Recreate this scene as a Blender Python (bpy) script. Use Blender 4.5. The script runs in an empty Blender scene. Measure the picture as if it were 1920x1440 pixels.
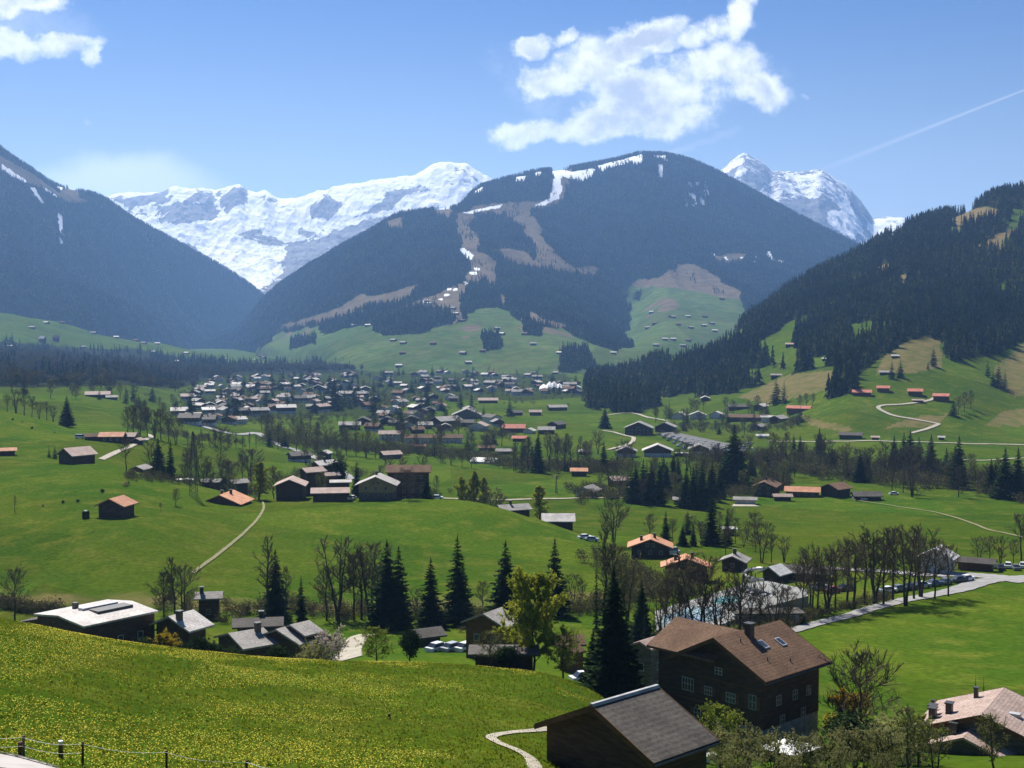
import bpy, math, random
import numpy as np
from math import radians, sin, cos, pi, sqrt, atan2, tan
random.seed(7); rng = np.random.default_rng(11)
S = bpy.context.scene
C = S.collection
# ------------------------------------------------------------------ camera, sky, sun, exposure
F = 2400.0                       # focal length in pixels of a 1920 wide picture
KY = F / 1663                    # the tables below give depths for 1663; every depth is stretched by this
PITCH = math.atan(110 / F)
CP, SP = cos(PITCH), sin(PITCH)
cam = bpy.data.objects.new('camera', bpy.data.cameras.new('camera'))
C.objects.link(cam); S.camera = cam
cam.data.sensor_width = 36; cam.data.lens = 36 * F / 1920
cam.data.clip_start = 0.5; cam.data.clip_end = 60000
cam.location = (0, 0, 0); cam.rotation_euler = (pi / 2 - PITCH, 0, 0)
S.view_settings.view_transform = 'Standard'; S.view_settings.look = 'None'
S.view_settings.gamma = 1; S.view_settings.exposure = EXPOSURE = 0.86
S.cycles.use_denoising = True
S.cycles.max_bounces = 5; S.cycles.diffuse_bounces = 2; S.cycles.volume_bounces = 1
S.cycles.glossy_bounces = 2; S.cycles.transmission_bounces = 2
S.cycles.use_adaptive_sampling = False
SUN_EL, SUN_AZ = radians(50), radians(-24)          # azimuth clockwise from +Y
def ray(px, py):
    dx = (px - 960) / F; dy = -(py - 720) / F
    y = CP + dy * SP; z = -SP + dy * CP
    return dx / y * KY, z / y * KY
def proj(X, Y, Z):
    Y = Y * KY; d = np.maximum(Y * CP - Z * SP, 1e-3); up = Y * SP + Z * CP
    return 960 + F * X / d, 720 - F * up / d

class NB:                                            # small node-building helper
    def __init__(s, tree): s.t = tree; s.n = tree.nodes; s.l = tree.links
    def new(s, kind, **kw):
        n = s.n.new(kind)
        for k, v in kw.items(): setattr(n, k, v)
        return n
    def put(s, sock, v):
        if hasattr(v, 'is_linked') or hasattr(v, 'links'): s.l.new(v, sock)
        else: sock.default_value = v
    def m(s, op, a, b=0.0, c=0.0, clamp=False):
        n = s.new('ShaderNodeMath', operation=op, use_clamp=clamp)
        s.put(n.inputs[0], a); s.put(n.inputs[1], b); s.put(n.inputs[2], c)
        return n.outputs[0]
    def mr(s, v, a, b, c=0.0, d=1.0, smooth=True):
        n = s.new('ShaderNodeMapRange'); n.clamp = True
        if smooth: n.interpolation_type = 'SMOOTHSTEP'
        s.put(n.inputs[0], v)
        for i, x in enumerate((a, b, c, d)): n.inputs[i + 1].default_value = x
        return n.outputs[0]
    def noise(s, scale, detail=3, rough=.55, vec=None, dist=0.0, dim='3D'):
        n = s.new('ShaderNodeTexNoise'); n.noise_dimensions = dim
        n.inputs['Scale'].default_value = scale; n.inputs['Detail'].default_value = detail
        n.inputs['Roughness'].default_value = rough; n.inputs['Distortion'].default_value = dist
        if vec is not None: s.l.new(vec, n.inputs['Vector'])
        return n.outputs[0]
    def mix(s, f, a, b, mode='MIX'):
        n = s.new('ShaderNodeMix', data_type='RGBA', blend_type=mode)
        s.put(n.inputs[0], f)
        for sock, v in ((n.inputs[6], a), (n.inputs[7], b)):
            if isinstance(v, tuple): sock.default_value = (*v[:3], 1)
            else: s.l.new(v, sock)
        return n.outputs[2]

# the sky: physical sky with the clouds and the aircraft trail of the photo as directions of that sky
W = bpy.data.worlds.new('World'); S.world = W; W.use_nodes = True
wb = NB(W.node_tree); wb.n.clear()
sky = wb.new('ShaderNodeTexSky', sky_type='NISHITA', sun_disc=False)
sky.sun_elevation = SUN_EL; sky.sun_rotation = SUN_AZ; sky.altitude = 1100
sky.air_density = 1.0; sky.dust_density = 0.35; sky.ozone_density = 3.0
SKY_STRENGTH = 0.045
bg = wb.new('ShaderNodeBackground'); bg.inputs[1].default_value = SKY_STRENGTH
SKYMIX = 1
tc = wb.new('ShaderNodeTexCoord'); sep = wb.new('ShaderNodeSeparateXYZ'); wb.l.new(tc.outputs['Generated'], sep.inputs[0])
tint = wb.mix(wb.mr(sep.outputs[2], .04, .30), (1.50, 1.22, 1.00), (.34, .59, .96))
wb.l.new(wb.mix(1.0, sky.outputs[0], tint, 'MULTIPLY'), bg.inputs[0])
ysafe = wb.m('MAXIMUM', sep.outputs[1], 0.02)
cu = wb.m('DIVIDE', sep.outputs[0], ysafe); cv = wb.m('DIVIDE', sep.outputs[2], ysafe)
cmb = wb.new('ShaderNodeCombineXYZ'); wb.l.new(cu, cmb.inputs[0]); wb.l.new(cv, cmb.inputs[1])
P2 = cmb.outputs[0]
n1 = wb.noise(17, 8, .66, P2); n2 = wb.noise(46, 6, .58, P2); n3 = wb.noise(14, 5, .6, P2)
wu = wb.m('ADD', cu, wb.m('MULTIPLY', wb.m('SUBTRACT', n1, .5), .045))
wv = wb.m('ADD', cv, wb.m('MULTIPLY', wb.m('SUBTRACT', n3, .5), .040))
def blob(px, py, rx, ry, rot=0.0):                   # a puff: pixel centre and radii -> direction space
    a, s_ = ray(px, py); a /= KY; s_ /= KY; k = 1 / F
    du = wb.m('SUBTRACT', wu, a); dv = wb.m('SUBTRACT', wv, s_)
    c_, s2 = cos(rot), sin(rot)
    e1 = wb.m('MULTIPLY', wb.m('ADD', wb.m('MULTIPLY', du, c_), wb.m('MULTIPLY', dv, s2)), 1 / (rx * k))
    e2 = wb.m('MULTIPLY', wb.m('SUBTRACT', wb.m('MULTIPLY', dv, c_), wb.m('MULTIPLY', du, s2)), 1 / (ry * k))
    r2 = wb.m('ADD', wb.m('MULTIPLY', e1, e1), wb.m('MULTIPLY', e2, e2))
    return wb.m('SUBTRACT', 1.0, r2)
puffs = [(1384, 44, 22, 40, -.5), (1310, 68, 80, 17, .12), (1215, 60, 66, 18, .2), (1168, 92, 44, 26, .3), (1100, 122, 66, 38, .2), (1035, 152, 48, 26, 0),
         (1330, 128, 88, 34, 0), (1240, 166, 120, 34, 0), (1420, 165, 52, 26, -.3), (1195, 200, 66, 30, .1), (1250, 226, 74, 24, .1), (1160, 224, 80, 24, 0),
         (1080, 246, 120, 18, .1), (962, 252, 32, 11, 0), (996, 86, 30, 14, .2), (1052, 76, 20, 9, .5),
         (50, 5, 62, 18, .1), (-20, 10, 70, 26, 0), (20, 88, 50, 20, -.2), (112, 84, 58, 17, .15), (166, 98, 15, 20, -.3), (-40, 80, 50, 30, 0)]
puffs = [(x, y, rx * 1.12, ry * 1.25, r) for x, y, rx, ry, r in puffs]
dens = None
for p in puffs:
    b_ = blob(*p); dens = b_ if dens is None else wb.m('MAXIMUM', dens, b_)
edge = wb.m('ADD', dens, wb.m('MULTIPLY', wb.m('SUBTRACT', n2, .5), 3.4))
edge = wb.m('ADD', edge, wb.m('MULTIPLY', wb.m('SUBTRACT', n1, .5), 3.2))
alpha = wb.mr(edge, -.80, 1.0)
veil = None
for p in ((1180, 150, 330, 120, 0), (60, 60, 190, 75, 0), (1250, 285, 190, 12, .3), (160, 235, 12, 9, .4), (1515, 178, 10, 7, .3)):
    b_ = blob(*p); veil = b_ if veil is None else wb.m('MAXIMUM', veil, b_)
veil = wb.m('MULTIPLY', wb.mr(wb.m('ADD', veil, wb.m('MULTIPLY', wb.m('SUBTRACT', n1, .5), 2.4)), .2, 1.5), .28)
lens = blob(225, 350, 190, 66, 0.0)
lens = wb.m('MULTIPLY', wb.mr(wb.m('ADD', lens, wb.m('MULTIPLY', wb.m('SUBTRACT', n3, .5), .5)), -.3, .9), .60)
# aircraft trail: narrow band round the straight line between two directions
(t0u, t0v), (t1u, t1v) = [(a / KY, b / KY) for a, b in (ray(1490, 338), ray(1935, 163))]
tl = math.hypot(t1u - t0u, t1v - t0v); tx, ty = (t1u - t0u) / tl, (t1v - t0v) / tl
along = wb.m('DIVIDE', wb.m('ADD', wb.m('MULTIPLY', wb.m('SUBTRACT', cu, t0u), tx), wb.m('MULTIPLY', wb.m('SUBTRACT', cv, t0v), ty)), tl)
cross = wb.m('ABSOLUTE', wb.m('SUBTRACT', wb.m('MULTIPLY', wb.m('SUBTRACT', cv, t0v), tx), wb.m('MULTIPLY', wb.m('SUBTRACT', cu, t0u), ty)))
wid = wb.m('ADD', .0009, wb.m('MULTIPLY', wb.m('SUBTRACT', 1.0, along), .0022))
trail = wb.m('SUBTRACT', 1.0, wb.m('DIVIDE', cross, wb.m('MAXIMUM', wid, .0008)), clamp=True)
trail = wb.m('MULTIPLY', wb.m('MULTIPLY', trail, wb.mr(along, 0, .25)), wb.m('MULTIPLY', wb.mr(along, 1.25, 1.6, 1, 0), wb.mr(along, 0, 1, .14, .34)))
ahead = wb.m('GREATER_THAN', sep.outputs[1], .05)
a_all = wb.m('MAXIMUM', wb.m('MAXIMUM', alpha, veil), wb.m('MAXIMUM', lens, trail))
a_all = wb.m('MULTIPLY', a_all, ahead)
shade = wb.mr(wb.m('ADD', wb.m('MULTIPLY', n1, .5), wb.m('MULTIPLY', n3, .5)), .42, .60, 0, 1)
core = wb.mr(dens, .15, .8)
g_ = wb.m('SUBTRACT', 1.0, wb.m('MULTIPLY', wb.m('MULTIPLY', core, shade), .75))
ccol = wb.mix(g_, (.30, .34, .42), (1.0, 1.0, 1.0))
bgc = wb.new('ShaderNodeBackground'); wb.l.new(ccol, bgc.inputs[0]); bgc.inputs[1].default_value = 0.72
mixw = wb.new('ShaderNodeMixShader'); wb.l.new(a_all, mixw.inputs[0]); wb.l.new(bg.outputs[0], mixw.inputs[1]); wb.l.new(bgc.outputs[0], mixw.inputs[2])
wo = wb.new('ShaderNodeOutputWorld'); wb.l.new(mixw.outputs[0], wo.inputs[0])

sl = bpy.data.lights.new('sun', 'SUN'); sl.energy = 4.8; sl.angle = radians(.5); sl.color = (1, .95, .85)
sun = bpy.data.objects.new('sun', sl); C.objects.link(sun)
sun_dir = (sin(SUN_AZ) * cos(SUN_EL), cos(SUN_AZ) * cos(SUN_EL), sin(SUN_EL))
from mathutils import Vector, Matrix, Euler
sun.rotation_euler = Vector(sun_dir).to_track_quat('Z', 'Y').to_euler()

# ------------------------------------------------------------------ helpers: noise, meshes, tags
def _h(ix, iy, seed):
    n = (ix.astype(np.int64) * 374761393 + iy.astype(np.int64) * 668265263 + seed * 974711) & 0xffffffff
    n = ((n ^ (n >> 13)) * 1274126177) & 0xffffffff
    n = (n ^ (n >> 16)) & 0xffffff
    return n / float(0xffffff)
def vnoise(x, y, seed=0):
    x = np.asarray(x, float); y = np.asarray(y, float)
    ix, iy = np.floor(x), np.floor(y); fx, fy = x - ix, y - iy
    fx = fx * fx * fx * (fx * (fx * 6 - 15) + 10); fy = fy * fy * fy * (fy * (fy * 6 - 15) + 10)
    a, b = _h(ix, iy, seed), _h(ix + 1, iy, seed); c, d = _h(ix, iy + 1, seed), _h(ix + 1, iy + 1, seed)
    return ((a * (1 - fx) + b * fx) * (1 - fy) + (c * (1 - fx) + d * fx) * fy) * 2 - 1
def fbm(x, y, seed=0, oc=4, gain=.5):
    t = 0; a = 1; n = 0
    for i in range(oc):
        t = t + a * vnoise(x * 2 ** i + 17.3 * i, y * 2 ** i - 9.1 * i, seed + i); n += a; a *= gain
    return t / n
def ridged(x, y, seed=0, oc=5):
    t = 0; a = 1; n = 0
    for i in range(oc):
        t = t + a * (1 - 2 * np.abs(vnoise(x * 2.1 ** i + 7 * i, y * 2.1 ** i + 3 * i, seed + i))); n += a; a *= .52
    return t / n
def inside(poly, x, y):
    r = np.zeros(np.shape(x), bool); n = len(poly)
    for i in range(n):
        x0, y0 = poly[i]; x1, y1 = poly[(i + 1) % n]
        if y0 == y1: continue
        c = ((y0 > y) != (y1 > y)) & (x < (x1 - x0) * (y - y0) / (y1 - y0) + x0)
        r ^= c
    return r
def pchip(x, y, q):
    x = np.asarray(x, float); y = np.asarray(y, float); q = np.clip(q, x[0], x[-1])
    h = np.diff(x); dl = np.diff(y) / h; d = np.zeros_like(y)
    if len(x) == 2: return np.interp(q, x, y)
    for i in range(1, len(x) - 1):
        if dl[i - 1] * dl[i] > 0:
            w1, w2 = 2 * h[i] + h[i - 1], h[i] + 2 * h[i - 1]
            d[i] = (w1 + w2) / (w1 / dl[i - 1] + w2 / dl[i])
    d[0], d[-1] = dl[0], dl[-1]
    k = np.clip(np.searchsorted(x, q, 'right') - 1, 0, len(x) - 2)
    t = (q - x[k]) / h[k]
    return ((1 + 2 * t) * (1 - t) ** 2 * y[k] + t * (1 - t) ** 2 * h[k] * d[k]
            + t * t * (3 - 2 * t) * y[k + 1] + t * t * (t - 1) * h[k] * d[k + 1])
def WY(Y): return np.sqrt(np.asarray(Y, float) ** 2 + 900.0)

def mesh_np(name, V, Fq, smooth=False, mat=None, parent=None, cols=None):
    """V (n,3); Fq list of index arrays, each (m,k)."""
    me = bpy.data.meshes.new(name)
    V = np.asarray(V, np.float32); me.vertices.add(len(V)); me.vertices.foreach_set('co', V.ravel())
    Fq = [np.asarray(f, np.int32) for f in (Fq if isinstance(Fq, (list, tuple)) else [Fq]) if len(f)]
    li = np.concatenate([f.ravel() for f in Fq]); tot = np.concatenate([np.full(len(f), f.shape[1], np.int32) for f in Fq])
    me.loops.add(len(li)); me.loops.foreach_set('vertex_index', li)
    me.polygons.add(len(tot)); me.polygons.foreach_set('loop_start', np.concatenate([[0], np.cumsum(tot)[:-1]]).astype(np.int32))
    me.update(calc_edges=True)
    if smooth: me.polygons.foreach_set('use_smooth', np.ones(len(tot), bool))
    if cols is not None:
        for nm, c in cols.items():
            at = me.color_attributes.new(nm, 'FLOAT_COLOR', 'POINT')
            cc = np.ones((len(V), 4), np.float32); cc[:, :c.shape[1]] = c
            at.data.foreach_set('color', cc.ravel())
    if mat:
        for m_ in (mat if isinstance(mat, (list, tuple)) else [mat]): me.materials.append(m_)
    me.validate(); me.update()
    return me
def link(name, me, parent=None, loc=None, rz=None):
    o = bpy.data.objects.new(name, me); C.objects.link(o)
    if parent is not None: o.parent = parent
    if loc is not None: o.location = loc
    if rz is not None: o.rotation_euler = (0, 0, rz)
    return o
def tag(o, label, cat=None, group=None, kind=None):
    if label: o['label'] = label
    if cat: o['category'] = cat
    if group: o['group'] = group
    if kind: o['kind'] = kind
    return o

class Fan:
    """height field over (u = X/W(Y), Y), from control lines given as (px, Y, py) or (px, Y, None, z)"""
    def __init__(s, lines, rows, u0, u1, nu):
        s.u = np.linspace(u0, u1, nu); s.Y = np.asarray(rows, float)
        LY, LZ = [], []
        for ln in lines:
            if isinstance(ln, tuple):
                LY.append(np.full(nu, float(ln[0]))); LZ.append(np.full(nu, float(ln[1]))); continue
            us, ys, zs = [], [], []
            for k in ln:
                if len(k) == 3:
                    a, sl_ = ray(k[0], k[2]); z = sl_ * k[1]
                else:
                    z = k[3]; sl_ = z / k[1] / KY; dy = (sl_ * CP + SP) / (CP - sl_ * SP); a = ray(k[0], 720 - dy * F)[0]
                us.append(a * k[1] / WY(k[1])); ys.append(k[1]); zs.append(z)
            LY.append(pchip(us, ys, s.u)); LZ.append(pchip(us, zs, s.u))
        LY, LZ = np.array(LY), np.array(LZ)
        s.LY, s.LZ = LY, LZ
        Z = np.empty((len(s.Y), nu))
        for j in range(nu):
            yj = LY[:, j].copy()
            for i in range(1, len(yj)): yj[i] = max(yj[i], yj[i - 1] + 1)
            Z[:, j] = pchip(yj, LZ[:, j], s.Y)
        s.Z = Z
        s.X = s.u[None, :] * WY(s.Y)[:, None]; s.YY = np.repeat(s.Y[:, None], nu, 1)
    def z(s, X, Y):
        X = np.asarray(X, float); Y = np.asarray(Y, float)
        u = X / WY(Y); j = (u - s.u[0]) / (s.u[1] - s.u[0]); j = np.clip(j, 0, len(s.u) - 1.001); j0 = j.astype(int); fj = j - j0
        i0 = np.clip(np.searchsorted(s.Y, Y, 'right') - 1, 0, len(s.Y) - 2); fi = np.clip((Y - s.Y[i0]) / (s.Y[i0 + 1] - s.Y[i0]), 0, 1)
        Z = s.Z
        return (Z[i0, j0] * (1 - fj) + Z[i0, j0 + 1] * fj) * (1 - fi) + (Z[i0 + 1, j0] * (1 - fj) + Z[i0 + 1, j0 + 1] * fj) * fi
    def hit(s, px, py, ymin=20, ymax=9000):
        a, sl_ = ray(px, py)
        Y = np.geomspace(ymin, ymax, 5000); g = s.z(a * Y, Y) - sl_ * Y
        k = np.nonzero(g >= 0)[0]
        if len(k) == 0: k = [int(np.argmax(g / Y))]
        i = k[0]; y = Y[i]
        if i > 0 and g[i] > g[i - 1] and g[i] >= 0 > g[i - 1]: y = Y[i - 1] + (Y[i] - Y[i - 1]) * (-g[i - 1]) / (g[i] - g[i - 1])
        return a * y, y, float(s.z(a * y, y))
    def mesh(s, name, mat, cols=None):
        nr, nc = s.Z.shape; idx = np.arange(nr * nc).reshape(nr, nc)
        q = np.stack([idx[:-1, :-1], idx[:-1, 1:], idx[1:, 1:], idx[1:, :-1]], -1).reshape(-1, 4)
        V = np.stack([s.X, s.YY * KY, s.Z], -1).reshape(-1, 3)
        return mesh_np(name, V, [q], True, mat, cols=cols)
    def pix(s): return proj(s.X, s.YY, s.Z)
# ------------------------------------------------------------------ materials
def mat_base(name, rough=.9, spec=.25):
    m = bpy.data.materials.new(name); m.use_nodes = True
    b = NB(m.node_tree); b.n.clear()
    p = b.new('ShaderNodeBsdfPrincipled'); o = b.new('ShaderNodeOutputMaterial'); b.l.new(p.outputs[0], o.inputs[0])
    p.inputs['Roughness'].default_value = rough; p.inputs['Specular IOR Level'].default_value = spec
    return m, b, p
def mat_noise(name, c1, c2, scale=1.0, rough=.85, spec=.25, detail=4, bump=0.0, bscale=None, metal=0.0, obj=True, vary=0.0, stretch=None, lo=.35, hi=.65):
    m, b, p = mat_base(name, rough, spec)
    t = b.new('ShaderNodeTexCoord'); v = t.outputs['Object'] if obj else None
    if not obj: g = b.new('ShaderNodeNewGeometry'); v = g.outputs['Position']
    if stretch:
        mp = b.new('ShaderNodeMapping'); mp.inputs['Scale'].default_value = stretch; b.l.new(v, mp.inputs[0]); v = mp.outputs[0]
    n = b.noise(scale, detail, .6, v)
    col = b.mix(b.mr(n, lo, hi), c1, c2)
    if vary:
        oi = b.new('ShaderNodeObjectInfo')
        h = b.new('ShaderNodeHueSaturation'); b.l.new(b.mr(oi.outputs['Random'], 0, 1, 1 - vary, 1 + vary, False), h.inputs['Value']); b.l.new(col, h.inputs['Color']); col = h.outputs[0]
    b.l.new(col, p.inputs['Base Color']); p.inputs['Metallic'].default_value = metal
    if bump:
        bn = b.new('ShaderNodeBump'); bn.inputs['Strength'].default_value = bump; bn.inputs['Distance'].default_value = .05
        b.l.new(b.noise(bscale or scale * 4, 3, .6, v), bn.inputs['Height']); b.l.new(bn.outputs[0], p.inputs['Normal'])
    return m
M = {}
# terrain: attribute 'cover' = (snow or gravel, dry grass, forest floor)
def terrain_mat(name, g1, g2, g3, dry, dark, snowc, sc=1.0, fine=.8):
    m, b, p = mat_base(name, 1.0, 0.0)
    ge = b.new('ShaderNodeNewGeometry'); v = ge.outputs['Position']
    at = b.new('ShaderNodeAttribute', attribute_name='cover'); sp = b.new('ShaderNodeSeparateColor'); b.l.new(at.outputs['Color'], sp.inputs[0])
    a = b.noise(.02 * sc, 4, .6, v); c = b.noise(.11 * sc, 4, .6, v); d = b.noise(fine, 3, .7, v)
    col = b.mix(b.mr(a, .38, .62), g1, g2)
    col = b.mix(b.mr(c, .45, .7), col, g3)
    vo = b.new('ShaderNodeTexVoronoi'); vo.inputs['Scale'].default_value = .011 * sc; b.l.new(v, vo.inputs['Vector'])
    vs_ = b.new('ShaderNodeSeparateColor'); b.l.new(vo.outputs['Color'], vs_.inputs[0])
    hp_ = b.new('ShaderNodeHueSaturation'); b.l.new(b.m('ADD', b.mr(vs_.outputs[0], 0, 1, .80, 1.14, False), b.m('MULTIPLY', b.m('SINE', b.m('MULTIPLY', b.m('ADD', b.m('MULTIPLY', a, 60.0), b.noise(.05, 2, .5, v)), 2.0)), .03)), hp_.inputs['Value'])
    b.l.new(b.mr(vs_.outputs[1], 0, 1, .492, .508, False), hp_.inputs['Hue']); b.l.new(col, hp_.inputs['Color']); col = hp_.outputs[0]
    hs = b.new('ShaderNodeHueSaturation'); b.l.new(b.mr(d, .25, .75, .72, 1.28), hs.inputs['Value']); b.l.new(col, hs.inputs['Color']); col = hs.outputs[0]
    def thr(s_, w=.6):
        return b.mr(b.m('ADD', s_, b.m('MULTIPLY', b.m('SUBTRACT', c, .5), w)), .3, .7)
    col = b.mix(thr(sp.outputs[1]), col, b.mix(b.mr(d, .3, .7), dry, tuple(x * .6 for x in dry)))
    col = b.mix(thr(sp.outputs[2], .4), col, b.mix(b.mr(d, .3, .7), dark, tuple(x * .5 for x in dark)))
    col = b.mix(thr(sp.outputs[0], .25), col, snowc)
    b.l.new(col, p.inputs['Base Color'])
    return m
M['ground'] = terrain_mat('meadow', (.040, .080, .007), (.060, .094, .008), (.086, .106, .014), (.20, .155, .07), (.030, .036, .016), (.8, .82, .86))
M['mount'] = terrain_mat('hillside', (.055, .10, .022), (.075, .115, .028), (.10, .11, .04), (.165, .13, .085), (.013, .020, .012), (.82, .84, .88), .35, .03)
def alpine_mat(name, rock1, rock2, snow):
    m, b, p = mat_base(name, .9, .15)
    ge = b.new('ShaderNodeNewGeometry'); v = ge.outputs['Position']
    at = b.new('ShaderNodeAttribute', attribute_name='cover'); sp = b.new('ShaderNodeSeparateColor'); b.l.new(at.outputs['Color'], sp.inputs[0])
    mp = b.new('ShaderNodeMapping'); mp.inputs['Scale'].default_value = (1, 1, .35); mp.inputs['Rotation'].default_value = (0, .5, 0); b.l.new(v, mp.inputs[0])
    c = b.noise(.009, 7, .68, mp.outputs[0], 1.0)
    k = b.mr(b.m('ADD', sp.outputs[0], b.m('MULTIPLY', b.m('SUBTRACT', c, .5), 2.0)), .38, .54)
    r = b.mix(b.mr(b.noise(.02, 4, .6, v), .35, .65), rock1, rock2)
    b.l.new(b.mix(k, r, snow), p.inputs['Base Color'])
    bn = b.new('ShaderNodeBump'); bn.inputs['Strength'].default_value = .6; bn.inputs['Distance'].default_value = 60
    b.l.new(c, bn.inputs['Height']); b.l.new(bn.outputs[0], p.inputs['Normal'])
    return m
M['alpine'] = alpine_mat('alpine_rock_and_snow', (.17, .175, .19), (.28, .27, .27), (.93, .94, .96))

# ------------------------------------------------------------------ terrain
VL = [(125, -52), (200, -60.5), (270, -66.5), (340, -73), (430, -78), (560, -82), (650, -84.3), (780, -86.5), (1000, -90), (1350, -93), (1700, -96), (2300, -98), (3500, -100), (14000, -100)]
def vz(Y): return float(np.interp(Y, [a for a, _ in VL], [b for _, b in VL]))
def Zk(px, Y, z): return (px, Y, None, z)
G_lines = [
 (-60, 6.0), (0, -1.7), (18, -9.9),
 [(-700, 34, 1440), (0, 37, 1425), (300, 41, 1440), (600, 45, 1440), (960, 50, 1440), Zk(1200, 58, -31), Zk(1440, 62, -33), Zk(1920, 70, -36), Zk(2600, 75, -38)],
 [(-700, 78, 1050), (0, 85, 1160), (240, 90, 1203), (480, 95, 1229), (720, 100, 1244), (880, 102, 1252), (1000, 102, 1263), Zk(1110, 98, -41.3), Zk(1200, 95, -43.5), Zk(1400, 95, -46.3), Zk(1650, 95, -46.5), Zk(1920, 98, -47.3), Zk(2600, 98, -47)],
 [Zk(-700, 130, -48), Zk(0, 130, -52), Zk(240, 130, -53.5), Zk(480, 128, -53.5), Zk(620, 124, -50), Zk(720, 120, -46.6), Zk(880, 122, -47.5), Zk(1000, 125, -49), Zk(1200, 125, -51), Zk(1400, 128, -52), Zk(1650, 128, -52.5), Zk(1920, 135, -54), Zk(2600, 135, -54)],
 [(-700, 190, 1120), (0, 190, 1142), (240, 190, 1150), (480, 195, 1137), (720, 200, 1128), (960, 200, 1120), Zk(1110, 200, -60.8), Zk(1300, 200, -60.5), Zk(2600, 200, -60)],
 [(-700, 240, 960), (0, 240, 1000), (240, 240, 985), (480, 240, 1030), (720, 240, 1035), (960, 240, 1040), (1110, 235, 1056), Zk(1200, 240, -64), Zk(2600, 240, -63.5)],
 [(-700, 300, 830), (0, 320, 880), (180, 325, 874), (300, 315, 898), (400, 308, 920), (480, 300, 937), (720, 300, 938), (860, 295, 941), (1000, 282, 975), (1120, 268, 1018), Zk(1200, 275, -67), Zk(2600, 275, -66)],
 [(-700, 345, 800), (0, 355, 852), (180, 350, 864), Zk(300, 338, -62), Zk(400, 332, -65.5), Zk(480, 332, -67), Zk(600, 338, -65), Zk(720, 335, -68), Zk(860, 330, -74), Zk(1000, 325, -74), Zk(2600, 340, -72.5)],
 [(-700, 440, 720), (0, 450, 771), (130, 435, 804), (270, 425, 824), (400, 430, 860), Zk(480, 430, -70), Zk(600, 430, -75), Zk(720, 430, -78), Zk(1920, 430, -78), Zk(2600, 430, -77)],
 [Zk(-700, 560, -50), Zk(0, 560, -59), Zk(200, 560, -62.5), Zk(400, 560, -73), Zk(600, 560, -80), Zk(1000, 560, -82), Zk(2600, 560, -82)],
 [(-700, 700, 715), (0, 700, 738), Zk(200, 700, -61), Zk(400, 700, -77), Zk(600, 680, -84), Zk(1200, 660, -84.5), Zk(1500, 645, -84), (1700, 640, 826), (1920, 640, 832), Zk(2600, 640, -84)],
 [(-700, 850, 700), (0, 850, 724), Zk(200, 850, -65), Zk(400, 800, -84), Zk(800, 800, -87), Zk(1200, 790, -86.5), Zk(1420, 770, -84.5), (1500, 755, 775), (1600, 740, 752), (1700, 740, 754), (1800, 740, 758), (1920, 740, 778), (2600, 740, 740)],
 [Zk(-700, 1100, -55), Zk(0, 1100, -63), Zk(200, 1100, -68), Zk(400, 1050, -90), Zk(800, 1050, -90), Zk(1130, 1050, -90), (1230, 980, 758), (1300, 950, 752), (1440, 920, 724), (1500, 900, 703), (1600, 880, 680), (1700, 880, 655), (1800, 880, 665), (1920, 880, 682), (2600, 880, 600)],
 [Zk(-700, 1500, -50), Zk(0, 1500, -64), Zk(200, 1500, -72), Zk(400, 1400, -93), Zk(1050, 1350, -93), (1200, 1250, 718), (1300, 1150, 698), (1440, 1100, 655), (1600, 1100, 600), (1700, 1100, 572), (1920, 1100, 560), (2600, 1100, 480)],
 [Zk(-700, 2000, -20), Zk(0, 2000, -55), Zk(200, 2000, -80), Zk(400, 2000, -97), Zk(1100, 1700, -96), (1200, 1450, 690), (1300, 1400, 665), (1440, 1450, 582), (1520, 1550, 534), (1600, 1650, 495), (1700, 1720, 440), (1800, 1750, 410), (1870, 1800, 374), (1920, 1800, 366), (2600, 1800, 250)],
 [(-700, 2400, 480), (0, 2400, 588), (100, 2450, 604), (200, 2500, 630), (300, 2600, 645), Zk(450, 2600, -99), Zk(1100, 2400, -99), Zk(1300, 2000, -60), Zk(1500, 2200, 0), Zk(1700, 2300, 60), Zk(1920, 2300, 140), Zk(2600, 2300, 200)],
 [Zk(-700, 3500, 100), Zk(0, 3400, -40), Zk(300, 3400, -98), Zk(1500, 3400, -100), Zk(2600, 3600, -80)],
 (6000, -110), (14000, -120)]
rowsG = np.concatenate([np.linspace(-60, 28, 12, endpoint=False), np.geomspace(28, 1500, 520, endpoint=False), np.geomspace(1500, 3000, 110, endpoint=False), np.geomspace(3000, 14000, 40)])
G = Fan(G_lines, rowsG, -.98, .98, 760)
amp = np.clip((G.YY - 30) / 200, 0.05, 1)
G.Z += amp * (fbm(G.X / 38, G.YY / 38, 3, 3) * .9) + np.clip((G.YY - 30) / 400, 0, 1) * fbm(G.X / 11, G.YY / 11, 9, 2) * .18 + fbm(G.X / 7, G.YY / 7, 5, 2) * .07
G.Z += np.clip((G.YY - 1000) / 600, 0, 1) * np.clip((G.Z + 80) / 60, 0, 1) * fbm(G.X / 190, G.YY / 190, 21, 4) * 14
GPX, GPY = G.pix()
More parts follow.
